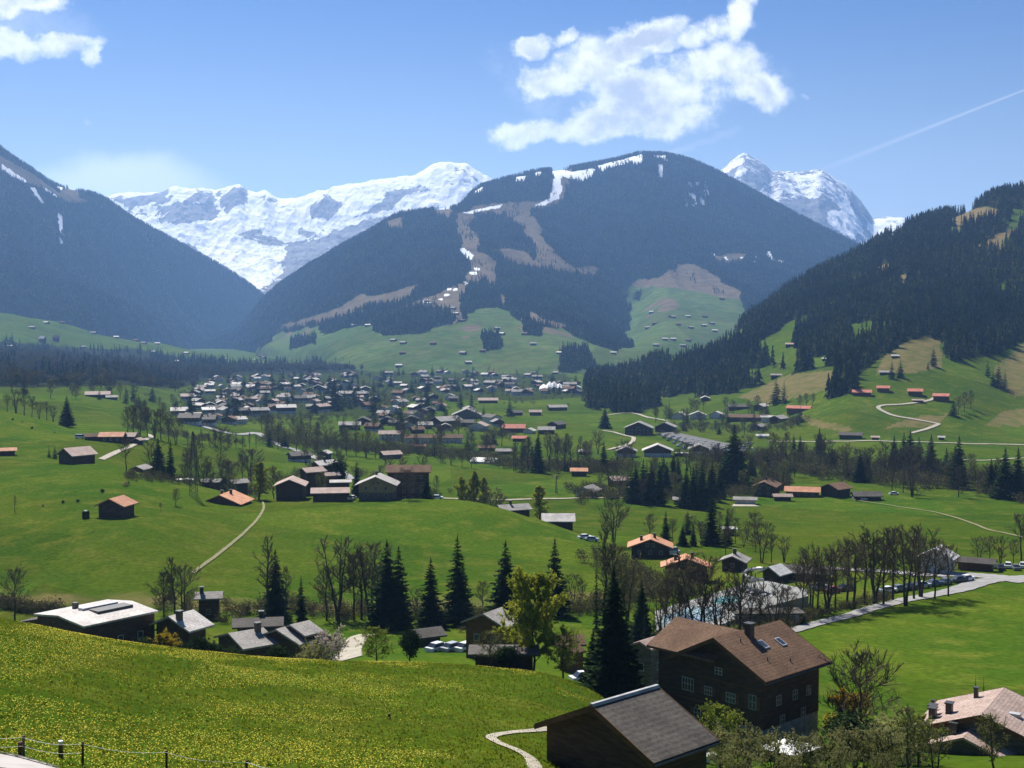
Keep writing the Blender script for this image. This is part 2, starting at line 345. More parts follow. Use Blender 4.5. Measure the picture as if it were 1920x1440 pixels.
# forest of the right-hand hill
F_right = [(1098, 765), (1098, 712), (1200, 690), (1300, 672), (1380, 640), (1400, 600), (1500, 525), (1600, 485), (1700, 435), (1870, 360), (2700, 100), (2700, 600), (1920, 640),
           (1890, 650), (1860, 665), (1800, 680), (1770, 672), (1762, 640), (1745, 628), (1700, 640), (1655, 668), (1622, 700), (1600, 740), (1545, 757), (1560, 722), (1593, 692),
           (1597, 668), (1560, 687), (1500, 697), (1470, 703), (1462, 665), (1500, 690), (1492, 640), (1500, 620), (1480, 612), (1440, 635), (1405, 650), (1455, 680), (1465, 705),
           (1375, 742), (1240, 748), (1232, 765), (1170, 775)]
F_right_holes = [[(1640, 505), (1662, 492), (1672, 508), (1650, 520)], [(1678, 524), (1708, 507), (1716, 516), (1690, 532)], [(1560, 566), (1580, 554), (1588, 566), (1566, 574)], [(1820, 560), (1850, 548), (1856, 560), (1830, 572)], [(1600, 640), (1622, 628), (1626, 640), (1606, 652)],
  [(1785, 413), (1810, 392), (1850, 388), (1880, 394), (1870, 406), (1830, 418), (1790, 430)], [(1812, 482), (1830, 458), (1870, 438), (1915, 424), (1912, 434), (1882, 450), (1877, 476), (1842, 474)],
                 [(1500, 590), (1522, 598), (1512, 622), (1496, 612)], [(1180, 745), (1215, 712), (1220, 750)]]
def warp(px, py, X, Y, sc, a):
    return px + a * fbm(X / sc, Y / sc, 31, 3), py + a * .5 * fbm(X / sc, Y / sc, 57, 3)
def right_forest(px, py, X, Y):
    wx, wy = warp(px, py, X, Y, 45, 15)
    m = inside(F_right, wx, wy) & (Y > 760)
    for h in F_right_holes: m &= ~inside(h, wx, wy)
    m &= fbm(X / 38, Y / 55, 131, 3) < .30
    return m
def behind_ridge(px, py, X, Y): return (Y > 1100) & (px > 1180)
fr = right_forest(GPX, GPY, G.X, G.YY) | ((G.YY > 1750) & (GPX > 1150) & (G.YY < 2900))
dryp = [[(1380, 745), (1480, 700), (1600, 690), (1600, 720), (1500, 745), (1440, 760)], [(1640, 700), (1660, 660), (1700, 640), (1760, 620), (1770, 690), (1720, 700)],
        [(1860, 690), (1920, 640), (2000, 640), (2000, 740), (1900, 745), (1870, 730)], [(1490, 770), (1530, 785), (1600, 800), (1590, 812), (1520, 800)], [(1840, 800), (1880, 770), (1960, 760), (1960, 800)],
        [(1710, 780), (1780, 775), (1760, 800), (1650, 805)]]
dry = np.zeros(G.Z.shape)
for p in dryp + F_right_holes[:7]: dry = np.maximum(dry, inside(p, GPX, GPY) * (.85 if p in F_right_holes else .55))
# the gully banks, scrubby ground
gul = np.exp(-((G.YY - 196) / 9) ** 2) * (GPX < 1250) * .5
dry = np.maximum(dry, gul)
woodmask = inside([(-900, 722), (-900, 560), (0, 640), (200, 655), (500, 640), (620, 650), (720, 690), (640, 700), (420, 705), (330, 730), (240, 722), (100, 727)], GPX, GPY) & (G.YY > 780) & (G.YY < 2300)
town = inside([(330, 800), (345, 738), (400, 705), (500, 690), (720, 688), (1060, 698), (1095, 745), (990, 752), (850, 750), (740, 755), (700, 780), (560, 780), (470, 790), (440, 810)], GPX, GPY) & (G.YY > 700)
cover = np.zeros((G.Z.size, 3), np.float32)
cover[:, 1] = dry.ravel(); cover[:, 2] = np.maximum(np.maximum(fr, woodmask * .75), town * .55).ravel()
go = link('ground', G.mesh('ground', M['ground'], {'cover': cover})); tag(go, 'green alpine valley floor and its meadow slopes', kind='structure')
del cover

# wooded mountain in the middle
Mc_lines = [
 [Zk(300, 3900, -190), Zk(430, 3500, -190), Zk(500, 2700, -170), Zk(600, 2050, -160), Zk(700, 1700, -150), Zk(1000, 1600, -150), Zk(1200, 1850, -150), Zk(1700, 2400, -170), Zk(2000, 2500, -170)],
 [(300, 4200, 652), (430, 3800, 645), (500, 3000, 650), (600, 2300, 662), (700, 1850, 697), (850, 1750, 706), (1000, 1750, 703), (1100, 1800, 692), (1200, 2000, 674), (1300, 2200, 662), (1450, 2400, 650), (1700, 2600, 640), (2000, 2700, 640)],
 [(300, 4240, 650), (430, 3950, 636), (500, 3400, 628), (600, 2800, 612), (700, 2400, 610), (850, 2300, 600), (1000, 2300, 600), (1100, 2350, 622), (1175, 2600, 630), (1260, 2700, 590), (1380, 2800, 585), (1450, 2900, 590), (1700, 3000, 600), (2000, 3000, 620)],
 [(300, 4260, 648), (430, 4050, 630), (500, 3700, 585), (600, 3200, 545), (700, 2950, 525), (850, 2800, 520), (1000, 2850, 520), (1100, 2900, 545), (1175, 3050, 570), (1260, 3200, 520), (1380, 3300, 530), (1550, 3500, 540), (1700, 3500, 570), (2000, 3500, 600)],
 [(300, 4280, 646), (430, 4150, 626), (500, 3950, 562), (600, 3600, 490), (700, 3350, 445), (850, 3200, 440), (1000, 3300, 440), (1100, 3450, 450), (1250, 3700, 420), (1400, 3900, 440), (1550, 4000, 480), (1700, 4000, 530), (2000, 4000, 590)],
 [(300, 4350, 650), (400, 4300, 640), (430, 4250, 624), (490, 4200, 580), (560, 4000, 517), (690, 3700, 439), (760, 3600, 402), (850, 3500, 392), (905, 3900, 352), (1000, 4100, 332), (1050, 4200, 322), (1150, 4300, 305), (1240, 4400, 292), (1290, 4400, 303), (1400, 4400, 354), (1500, 4400, 407), (1620, 4400, 470), (1700, 4400, 512), (2000, 4400, 600)],
 [Zk(300, 4700, -120), Zk(490, 4700, -50), Zk(700, 4500, 150), Zk(900, 4700, 400), Zk(1240, 5100, 500), Zk(1500, 5000, 250), Zk(1700, 5000, 50), Zk(2000, 5000, -100)],
 [Zk(300, 6000, -140), Zk(2000, 6000, -140)]]
rowsM = np.concatenate([np.linspace(1600, 4600, 330, endpoint=False), np.linspace(4600, 6000, 14)])
MC = Fan(Mc_lines, rowsM, -.42, .62, 620)
hgt = np.clip((MC.Z + 60) / 300, 0, 1)
crest_d = np.abs(MC.YY - MC.LY[5][None, :])
damp = np.clip(crest_d / 350, .12, 1)
MC.Z += hgt * damp * ridged(MC.X / 520 + .3 * MC.YY / 900, MC.YY / 1400, 77, 3) * 42 + hgt * damp * fbm(MC.X / 150, MC.YY / 190, 78, 3) * 13
CPX, CPY = MC.pix()
openings = [[(862, 400), (884, 396), (884, 432), (897, 442), (897, 470), (927, 494), (929, 537), (905, 522), (895, 532), (880, 532), (871, 560), (869, 590), (850, 612), (845, 582), (790, 574), (750, 578), (830, 545), (868, 530), (877, 500), (871, 470), (862, 450)],
            [(850, 402), (905, 384), (960, 380), (1010, 378), (1062, 366), (1040, 385), (998, 392), (992, 412), (950, 412), (948, 400), (925, 406), (880, 408)], [(918, 466), (975, 466), (1000, 488), (1002, 460), (1030, 457), (1052, 480), (1082, 503), (1115, 498), (1118, 522), (1080, 514), (1040, 507), (1000, 499), (960, 492)],
            [(955, 410), (1000, 404), (1018, 436), (1030, 458), (1004, 464), (985, 432)], [(934, 533), (946, 533), (958, 578), (941, 572)],
            [(640, 576), (680, 552), (720, 551), (780, 533), (792, 538), (745, 570), (692, 577), (640, 596), (560, 612), (516, 628), (540, 606)], [(727, 411), (752, 411), (753, 427), (728, 429)],
            [(805, 383), (830, 380), (850, 398), (845, 410), (815, 400)], [(1033, 312), (1072, 318), (1055, 372), (1025, 386), (1036, 345)], [(972, 582), (1000, 588), (1060, 610), (1058, 618), (1010, 606), (975, 600)], [(1270, 496), (1305, 498), (1390, 548), (1395, 565), (1300, 545), (1190, 538), (1172, 530), (1240, 520)],
            [(1335, 478), (1400, 474), (1396, 492), (1345, 490)]]
green = [[(480, 660), (520, 628), (640, 598), (680, 584), (700, 610), (720, 627), (790, 614), (850, 609), (872, 604), (876, 584), (930, 573), (960, 590), (985, 612), (1060, 618), (1100, 640), (1150, 657), (1180, 668), (1200, 740), (400, 740)],
         [(1160, 575), (1172, 540), (1192, 526), (1260, 522), (1300, 526), (1392, 558), (1400, 600), (1385, 640), (1300, 675), (1170, 700), (1158, 650), (1182, 602)]]
blocks = [[(700, 577), (760, 577), (850, 588), (848, 608), (760, 628), (720, 631), (700, 617)], [(905, 628), (935, 624), (939, 653), (908, 657)], [(980, 604), (996, 594), (1014, 610), (1014, 628), (980, 628)],
          [(895, 528), (930, 532), (931, 577), (897, 580)], [(865, 554), (886, 551), (889, 583), (870, 588)], [(598, 602), (640, 600), (692, 585), (692, 607), (600, 628)], [(1100, 600), (1160, 560), (1176, 546), (1182, 582), (1162, 620), (1185, 656), (1130, 650)],
          [(540, 640), (590, 630), (590, 645), (540, 655)], [(884, 396), (948, 404), (948, 440), (920, 446), (900, 440)], [(1188, 545), (1206, 545), (1204, 565), (1190, 562)], [(1050, 660), (1100, 655), (1110, 690), (1050, 700)], [(930, 524), (960, 540), (1000, 600), (960, 594), (948, 560), (932, 540)]]
snows = [[(1033, 316), (1050, 314), (1070, 322), (1115, 315), (1113, 330), (1090, 341), (1070, 336), (1055, 330), (1050, 345), (1055, 350), (1050, 372), (1020, 385), (1000, 387), (1030, 372), (1035, 345), (1040, 335)],
         [(1115, 312), (1150, 304), (1205, 288), (1207, 304), (1192, 309), (1180, 304), (1140, 316), (1130, 322)], [(1222, 291), (1248, 291), (1250, 301), (1235, 297)], [(1232, 308), (1243, 308), (1241, 333), (1236, 333)], [(966, 332), (992, 328), (986, 340), (970, 340)], [(1003, 322), (1019, 322), (1012, 330), (1003, 330)],
         [(868, 399), (900, 391), (942, 383), (937, 389), (910, 395), (880, 401)], [(888, 359), (907, 349), (908, 355), (892, 365)], [(862, 465), (873, 466), (887, 478), (884, 487), (873, 483)], [(887, 501), (899, 503), (898, 507), (888, 506)], [(881, 511), (896, 509), (893, 516), (883, 516)],
         [(868, 528), (879, 527), (877, 533), (866, 534)], [(852, 541), (862, 539), (858, 544), (850, 545)], [(838, 541), (847, 541), (845, 545), (838, 545)], [(832, 551), (842, 551), (840, 555), (833, 555)], [(796, 563), (807, 564), (806, 569), (797, 568)], [(820, 560), (828, 560), (827, 564), (821, 563)]]
def mc_masks(px, py, X, Y):
    wx, wy = warp(px, py, X, Y, 70, 11)
    gr = np.zeros(px.shape, bool); op = gr.copy(); bl = gr.copy(); sn = gr.copy()
    for p in green: gr |= inside(p, wx, wy)
    for p in openings: op |= inside(p, wx, wy)
    for p in blocks: bl |= inside(p, wx, wy)
    sx, sy = warp(px, py, X, Y, 40, 3)
    for p in snows: sn |= inside(p, sx, sy)
    sn |= inside([(1283, 342), (1330, 340), (1336, 385), (1285, 388)], px, py) & (fbm(X / 16, Y / 40, 5, 3) > .12)
    sn |= inside([(1330, 475), (1470, 470), (1470, 492), (1330, 495)], px, py) & (fbm(X / 25, Y / 50, 6, 3) > .38)
    op &= ~bl; gr = gr & ~bl & ~op
    return gr, op, sn
gr, op, sn = mc_masks(CPX, CPY, MC.X, MC.YY)
cover = np.zeros((MC.Z.size, 3), np.float32)
cover[:, 0] = sn.ravel(); cover[:, 1] = (op | (gr & (fbm(MC.X / 160, MC.YY / 220, 91, 3) > .5) & (CPY < 640))).ravel(); cover[:, 2] = (~(gr | op | sn)).ravel()
mo = link('mountain', MC.mesh('mountain', M['mount'], {'cover': cover})); tag(mo, 'wooded mountain with ski run clearings and green foot in the middle', kind='structure')

# steep wooded mountain at the left
Ml_lines = [
 [Zk(-900, 2500, -150), Zk(0, 2500, -150), Zk(300, 3300, -170), Zk(600, 4300, -190)],
 [(-900, 2650, 560), (0, 2650, 606), (150, 2800, 625), (300, 3400, 648), (430, 4200, 650), (600, 4500, 655)],
 [(-900, 3100, 350), (0, 3100, 470), (150, 3400, 520), (300, 3900, 570), (430, 4500, 610), (600, 4700, 660)],
 [(-900, 3500, 0), (-200, 3600, 150), (-60, 3650, 235), (0, 3700, 280), (50, 3750, 314), (110, 3850, 350), (180, 4000, 366), (250, 4200, 409), (350, 4450, 464), (430, 4700, 509), (495, 4900, 556), (540, 5000, 600), (600, 5000, 660)],
 [Zk(-900, 4300, 400), Zk(0, 4500, 300), Zk(300, 5200, 50), Zk(600, 5600, -140)],
 [Zk(-900, 6000, -140), Zk(600, 6000, -140)]]
ML = Fan(Ml_lines, np.concatenate([np.linspace(2450, 5050, 210, endpoint=False), np.linspace(5050, 6000, 10)]), -.98, -.2, 420)
hgt = np.clip((ML.Z + 60) / 300, 0, 1); damp = np.clip(np.abs(ML.YY - ML.LY[3][None, :]) / 300, .1, 1)
ML.Z += hgt * damp * (ridged(ML.X / 420 - ML.YY / 1100, ML.YY / 1500 + ML.X / 2500, 177, 3) * 45 + fbm(ML.X / 130, ML.YY / 160, 178, 3) * 13)
LPX, LPY = ML.pix()
def ml_masks(px, py, X, Y):
    wx, wy = warp(px, py, X, Y, 90, 6)
    op = inside([(-40, 250), (0, 292), (60, 325), (110, 358), (140, 352), (150, 372), (175, 378), (150, 382), (125, 378), (100, 360), (60, 345), (20, 330), (0, 320), (-60, 300)], wx, wy)
    sn = inside([(0, 308), (25, 325), (50, 338), (48, 342), (20, 332), (0, 318)], wx, wy) | inside([(82, 350), (108, 366), (106, 369), (82, 356)], wx, wy) | inside([(112, 343), (124, 350), (120, 356), (110, 350)], wx, wy)
    sn |= inside([(56, 350), (66, 352), (82, 380), (78, 384), (66, 368)], px, py) & (fbm(X / 20, Y / 40, 4, 3) > -.2)
    sn |= inside([(108, 400), (116, 402), (120, 450), (134, 470), (156, 495), (152, 500), (128, 478), (112, 455)], px, py) & (fbm(X / 20, Y / 40, 4, 3) > -.05)
    return op, sn
op, sn = ml_masks(LPX, LPY, ML.X, ML.YY)
cover = np.zeros((ML.Z.size, 3), np.float32); cover[:, 0] = sn.ravel(); cover[:, 1] = op.ravel(); cover[:, 2] = (~(op | sn)).ravel()
mo = link('mountain', ML.mesh('mountain', M['mount'], {'cover': cover})); tag(mo, 'steep dark wooded mountain side falling to the valley at the left', kind='structure')

# snow mountains
def snow_range(name, crest, foot_y, Y0, Y1, u0, u1, nu, rock, snow, dflt, seed, label, ampl=58):
    ln = [[(p[0], Y0 - 200, foot_y + 120) for p in (crest[0], crest[-1])], [(p[0], Y0, foot_y) for p in (crest[0], crest[-1])],
          [(p[0], Y0 + (Y1 - Y0) * .55, foot_y * .42 + p[1] * .58) for p in crest], [(p[0], Y1, p[1]) for p in crest],
          [(p[0], Y1 + 700, p[1] + 60) for p in crest], [(p[0], Y1 + 2500, 620) for p in crest]]
    A = Fan(ln, np.concatenate([np.linspace(Y0 - 200, Y1 + 100, 260, endpoint=False), np.linspace(Y1 + 100, Y1 + 2500, 16)]), u0, u1, nu)
    d = np.clip(np.abs(A.YY - Y1) / 400, .22, 1)
    A.Z += d * (ridged(A.X / 480 + .4 * A.YY / 480, A.YY / 620, seed, 5) * ampl + ridged(A.X / 110, A.YY / 180 + A.X / 340, seed + 9, 4) * ampl * .4) + np.clip(1 - np.abs(A.YY - Y1) / 500, 0, 1) * fbm(A.X / 60, 0 * A.X + 3, seed, 4) * 14
    px, py = A.pix(); wx, wy = px + 16 * fbm(A.X / 90, A.YY / 140, seed + 3, 5, .6), py + 10 * fbm(A.X / 90, A.YY / 140, seed + 4, 5, .6)
    k = np.full(A.Z.shape, dflt)
    for p, v in rock + snow: k = np.where(inside(p, wx, wy), v, k)
    k += .25 * fbm(A.X / 170, A.YY / 130, seed + 5, 4)
    o = link('snow_mountain', A.mesh('snow_mountain', M['alpine'], {'cover': np.repeat(k.reshape(-1, 1), 3, 1).astype(np.float32)})); tag(o, label, kind='structure')
    return A
crL = [(60, 420), (180, 380), (205, 370), (250, 363), (300, 361), (330, 352), (345, 357), (380, 354), (400, 358), (430, 349), (448, 347), (462, 360), (480, 364), (495, 360), (525, 375), (560, 372), (600, 360), (650, 350), (700, 340), (745, 334), (780, 328), (815, 310), (835, 308), (870, 309), (905, 327), (960, 370), (1050, 420), (1150, 480)]
SL = snow_range('a', crL, 640, 4700, 7000, -.56, .14, 640,
 [([(200, 372), (300, 364), (325, 352), (312, 376), (250, 394), (225, 380)], .2), ([(288, 418), (300, 387), (340, 377), (370, 357), (402, 362), (415, 400), (390, 416), (360, 417), (330, 422)], .22), ([(412, 367), (440, 349), (464, 352), (466, 367), (450, 407), (430, 397), (415, 382)], .1),
  ([(478, 366), (512, 370), (530, 380), (505, 380)], .3), ([(580, 387), (612, 364), (642, 386), (616, 412), (590, 407)], .05), ([(455, 440), (478, 428), (545, 462), (530, 466), (470, 455)], .25), ([(510, 390), (560, 420), (600, 440), (580, 450), (530, 420)], .3),
  ([(490, 470), (600, 445), (690, 412), (830, 385), (830, 440), (560, 540), (530, 520)], .05), ([(330, 448), (380, 462), (430, 497), (520, 570), (300, 600), (330, 460)], .05), ([(660, 410), (700, 385), (722, 366), (790, 350), (812, 358), (770, 366), (730, 392)], .15), ([(400, 500), (540, 515), (560, 700), (300, 700)], .25),  # narrow strip under the middle ridge: its shade, painted in the rock colour
  ([(820, 315), (870, 315), (905, 335), (850, 350), (830, 330)], .62)],
 [([(260, 392), (300, 380), (290, 425), (330, 428), (400, 418), (420, 405), (470, 372), (560, 380), (570, 410), (540, 455), (520, 520), (480, 545), (400, 490), (330, 440)], .95), ([(460, 445), (470, 458), (530, 470), (545, 464), (560, 470), (500, 478), (455, 465)], .8)][:1] + [([(455, 440), (478, 428), (545, 462), (530, 466), (470, 455)], .25)], .8, 301, 'snowy rocky mountain chain far behind the left valley')
crR = [(1150, 470), (1300, 350), (1350, 322), (1375, 302), (1394, 291), (1412, 300), (1432, 312), (1450, 326), (1462, 322), (1485, 325), (1508, 326), (1538, 321), (1560, 332), (1590, 352), (1612, 376), (1628, 398), (1640, 413), (1665, 409), (1692, 410), (1720, 440), (1850, 500), (2000, 560)]
SR = snow_range('b', crR, 640, 4900, 7300, .1, .66, 560,
 [([(1340, 325), (1394, 300), (1450, 330), (1420, 360), (1380, 350)], .28), ([(1450, 380), (1560, 370), (1600, 420), (1640, 470), (1560, 470), (1450, 400)], .1), ([(1600, 360), (1640, 410), (1640, 460), (1590, 400)], .2)],
 [([(1350, 318), (1394, 291), (1403, 296), (1372, 316), (1360, 325)], .95), ([(1376, 335), (1396, 318), (1396, 325), (1380, 338)], .9), ([(1455, 322), (1485, 326), (1538, 320), (1525, 334), (1505, 341), (1480, 336)], .95), ([(1545, 417), (1560, 393), (1585, 392), (1602, 402), (1622, 427), (1600, 446), (1565, 432)], .85),
  ([(1638, 408), (1692, 408), (1690, 420), (1650, 452), (1633, 430)], .95)], .45, 401, 'snowy rocky summit far behind the right shoulder of the wooded mountain')
# ------------------------------------------------------------------ more materials
M['wood_dark'] = mat_noise('dark_timber', (.045, .028, .019), (.085, .052, .034), .8, .8, .2, stretch=(1, 1, 6), bump=.3)
M['wood_brown'] = mat_noise('brown_timber', (.085, .045, .022), (.14, .075, .035), .8, .8, .2, stretch=(1, 1, 6), bump=.3)
M['wood_grey'] = mat_noise('grey_timber', (.09, .075, .06), (.15, .13, .11), .8, .85, .2, stretch=(1, 1, 6))
M['plaster'] = mat_noise('pale_plaster', (.52, .50, .46), (.64, .62, .58), .5, .9)
M['plaster_yellow'] = mat_noise('ochre_plaster', (.26, .20, .10), (.33, .26, .13), .5, .9)
M['stone'] = mat_noise('grey_stone', (.20, .21, .22), (.36, .36, .36), 1.2, .9, bump=.4)
M['metal_dark'] = mat_noise('dark_metal', (.03, .03, .032), (.06, .055, .05), 3, .5, .4)
M['metal_pale'] = mat_noise('pale_metal', (.36, .36, .36), (.48, .48, .48), 3, .4, .5)
M['frame'] = mat_noise('window_frame', (.30, .30, .29), (.40, .40, .38), 1, .7)
M['white'] = mat_noise('white_paint', (.78, .78, .78), (.86, .86, .85), 1, .6)
M['deck_grey'] = mat_noise('weathered_ridge_sheet', (.26, .265, .27), (.38, .38, .38), 1.5, .6, .3)
M['red'] = mat_noise('red_cloth', (.52, .02, .02), (.60, .03, .03), 1, .8)
M['glass'] = mat_noise('window_glass', (.025, .03, .04), (.05, .06, .075), .6, .12, .6)
def roof_mat(name, c1, c2, rough=.62, row=2.6, vary=.12):
    m, b, p = mat_base(name, min(.9, rough + .15), .2)
    t = b.new('ShaderNodeTexCoord'); v = t.outputs['Object']; sp = b.new('ShaderNodeSeparateXYZ'); b.l.new(v, sp.inputs[0])
    n = b.noise(.35, 4, .6, v); n2 = b.noise(3.2, 2, .7, v)
    col = b.mix(b.mr(n, .35, .65), c1, c2)
    rows = b.m('ADD', b.m('MULTIPLY', b.m('SINE', b.m('MULTIPLY', sp.outputs[1], row * 6.28)), .10), 1.0)
    oi = b.new('ShaderNodeObjectInfo')
    val = b.m('MULTIPLY', b.m('MULTIPLY', rows, b.mr(n2, .25, .75, .72, 1.3)), b.mr(oi.outputs['Random'], 0, 1, 1 - vary, 1 + vary, False))
    h = b.new('ShaderNodeHueSaturation'); b.l.new(val, h.inputs['Value']); b.l.new(col, h.inputs['Color']); b.l.new(h.outputs[0], p.inputs['Base Color'])
    bn = b.new('ShaderNodeBump'); bn.inputs['Strength'].default_value = .5; bn.inputs['Distance'].default_value = .06
    b.l.new(b.m('ADD', rows, n2), bn.inputs['Height']); b.l.new(bn.outputs[0], p.inputs['Normal'])
    return m
RM = dict(brown=roof_mat('brown_tiles', (.105, .060, .036), (.15, .088, .054), .8), dark=roof_mat('charcoal_shingles', (.058, .050, .044), (.085, .074, .064)),
          grey=roof_mat('grey_slates', (.20, .185, .17), (.29, .27, .25)), pale=roof_mat('pale_grey_shingles', (.34, .31, .29), (.46, .43, .40), .5),
          orange=roof_mat('orange_tiles', (.42, .19, .10), (.52, .26, .15)), pink=roof_mat('pinkish_tiles', (.30, .215, .18), (.38, .285, .245)),
          red=roof_mat('red_tiles', (.36, .11, .07), (.45, .16, .11)), white=roof_mat('glaring_pale_sheet', (.46, .45, .43), (.58, .56, .54), .45))
# ------------------------------------------------------------------ solid building
class MB:
    def __init__(s): s.v = []; s.f = []
    def add(s, vs, fs):
        k = len(s.v); s.v += [tuple(v) for v in vs]; s.f += [tuple(i + k for i in f) for f in fs]; return s
    def box(s, x0, x1, y0, y1, z0, z1):
        return s.add([(x, y, z) for z in (z0, z1) for y in (y0, y1) for x in (x0, x1)], [(0, 2, 3, 1), (4, 5, 7, 6), (0, 1, 5, 4), (2, 6, 7, 3), (0, 4, 6, 2), (1, 3, 7, 5)])
    def prism(s, prof, x0, x1, caps=True):              # profile in (y,z), extruded along x
        n = len(prof); vs = [(x0, y, z) for y, z in prof] + [(x1, y, z) for y, z in prof]
        fs = [(i, (i + 1) % n, n + (i + 1) % n, n + i) for i in range(n)]
        if caps: fs += [tuple(range(n - 1, -1, -1)), tuple(range(n, 2 * n))]
        return s.add(vs, fs)
    def bar(s, p0, p1, r0, r1=None, n=6):
        r1 = r0 if r1 is None else r1; p0 = Vector(p0); p1 = Vector(p1); d = (p1 - p0).normalized()
        a = d.orthogonal().normalized(); b = d.cross(a)
        vs = [p + (a * cos(2 * pi * i / n) + b * sin(2 * pi * i / n)) * r for p, r in ((p0, r0), (p1, r1)) for i in range(n)]
        return s.add(vs, [(i, (i + 1) % n, n + (i + 1) % n, n + i) for i in range(n)] + [tuple(range(n - 1, -1, -1)), tuple(range(n, 2 * n))])
    def mesh(s, name, mat, bevel=0):
        me = bpy.data.meshes.new(name); me.from_pydata(s.v, [], s.f); me.update()
        for m_ in (mat if isinstance(mat, list) else [mat]): me.materials.append(m_)
        return me
    def obj(s, name, mat, parent=None): return link(name, s.mesh(name, mat), parent)
def empty(name, loc, rz=0.0, sc=1.0):
    o = bpy.data.objects.new(name, None); C.objects.link(o); o.location = loc; o.rotation_euler = (0, 0, rz)
    o.scale = (sc, sc, sc) if not isinstance(sc, tuple) else sc; o.empty_display_size = .2; return o
def at(px, py, ymin=30, Y=None):                        # ground point (true metres) seen at a pixel, or at squeezed depth Y
    if Y is None: x, y, z = G.hit(px, py, ymin)
    else: x = ray(px, py)[0] * Y; y = Y; z = float(G.z(x, y))
    return Vector((x, y * KY, z))
def gz(x, y): return float(G.z(x, y / KY))
def onz(px, py, z):                                     # point of a view ray at height z
    a, s_ = ray(px, py); y = z / s_; return Vector((a * y, y * KY, z))
def mpp(p): return p.y / F                              # metres per (1920-wide) pixel at a point

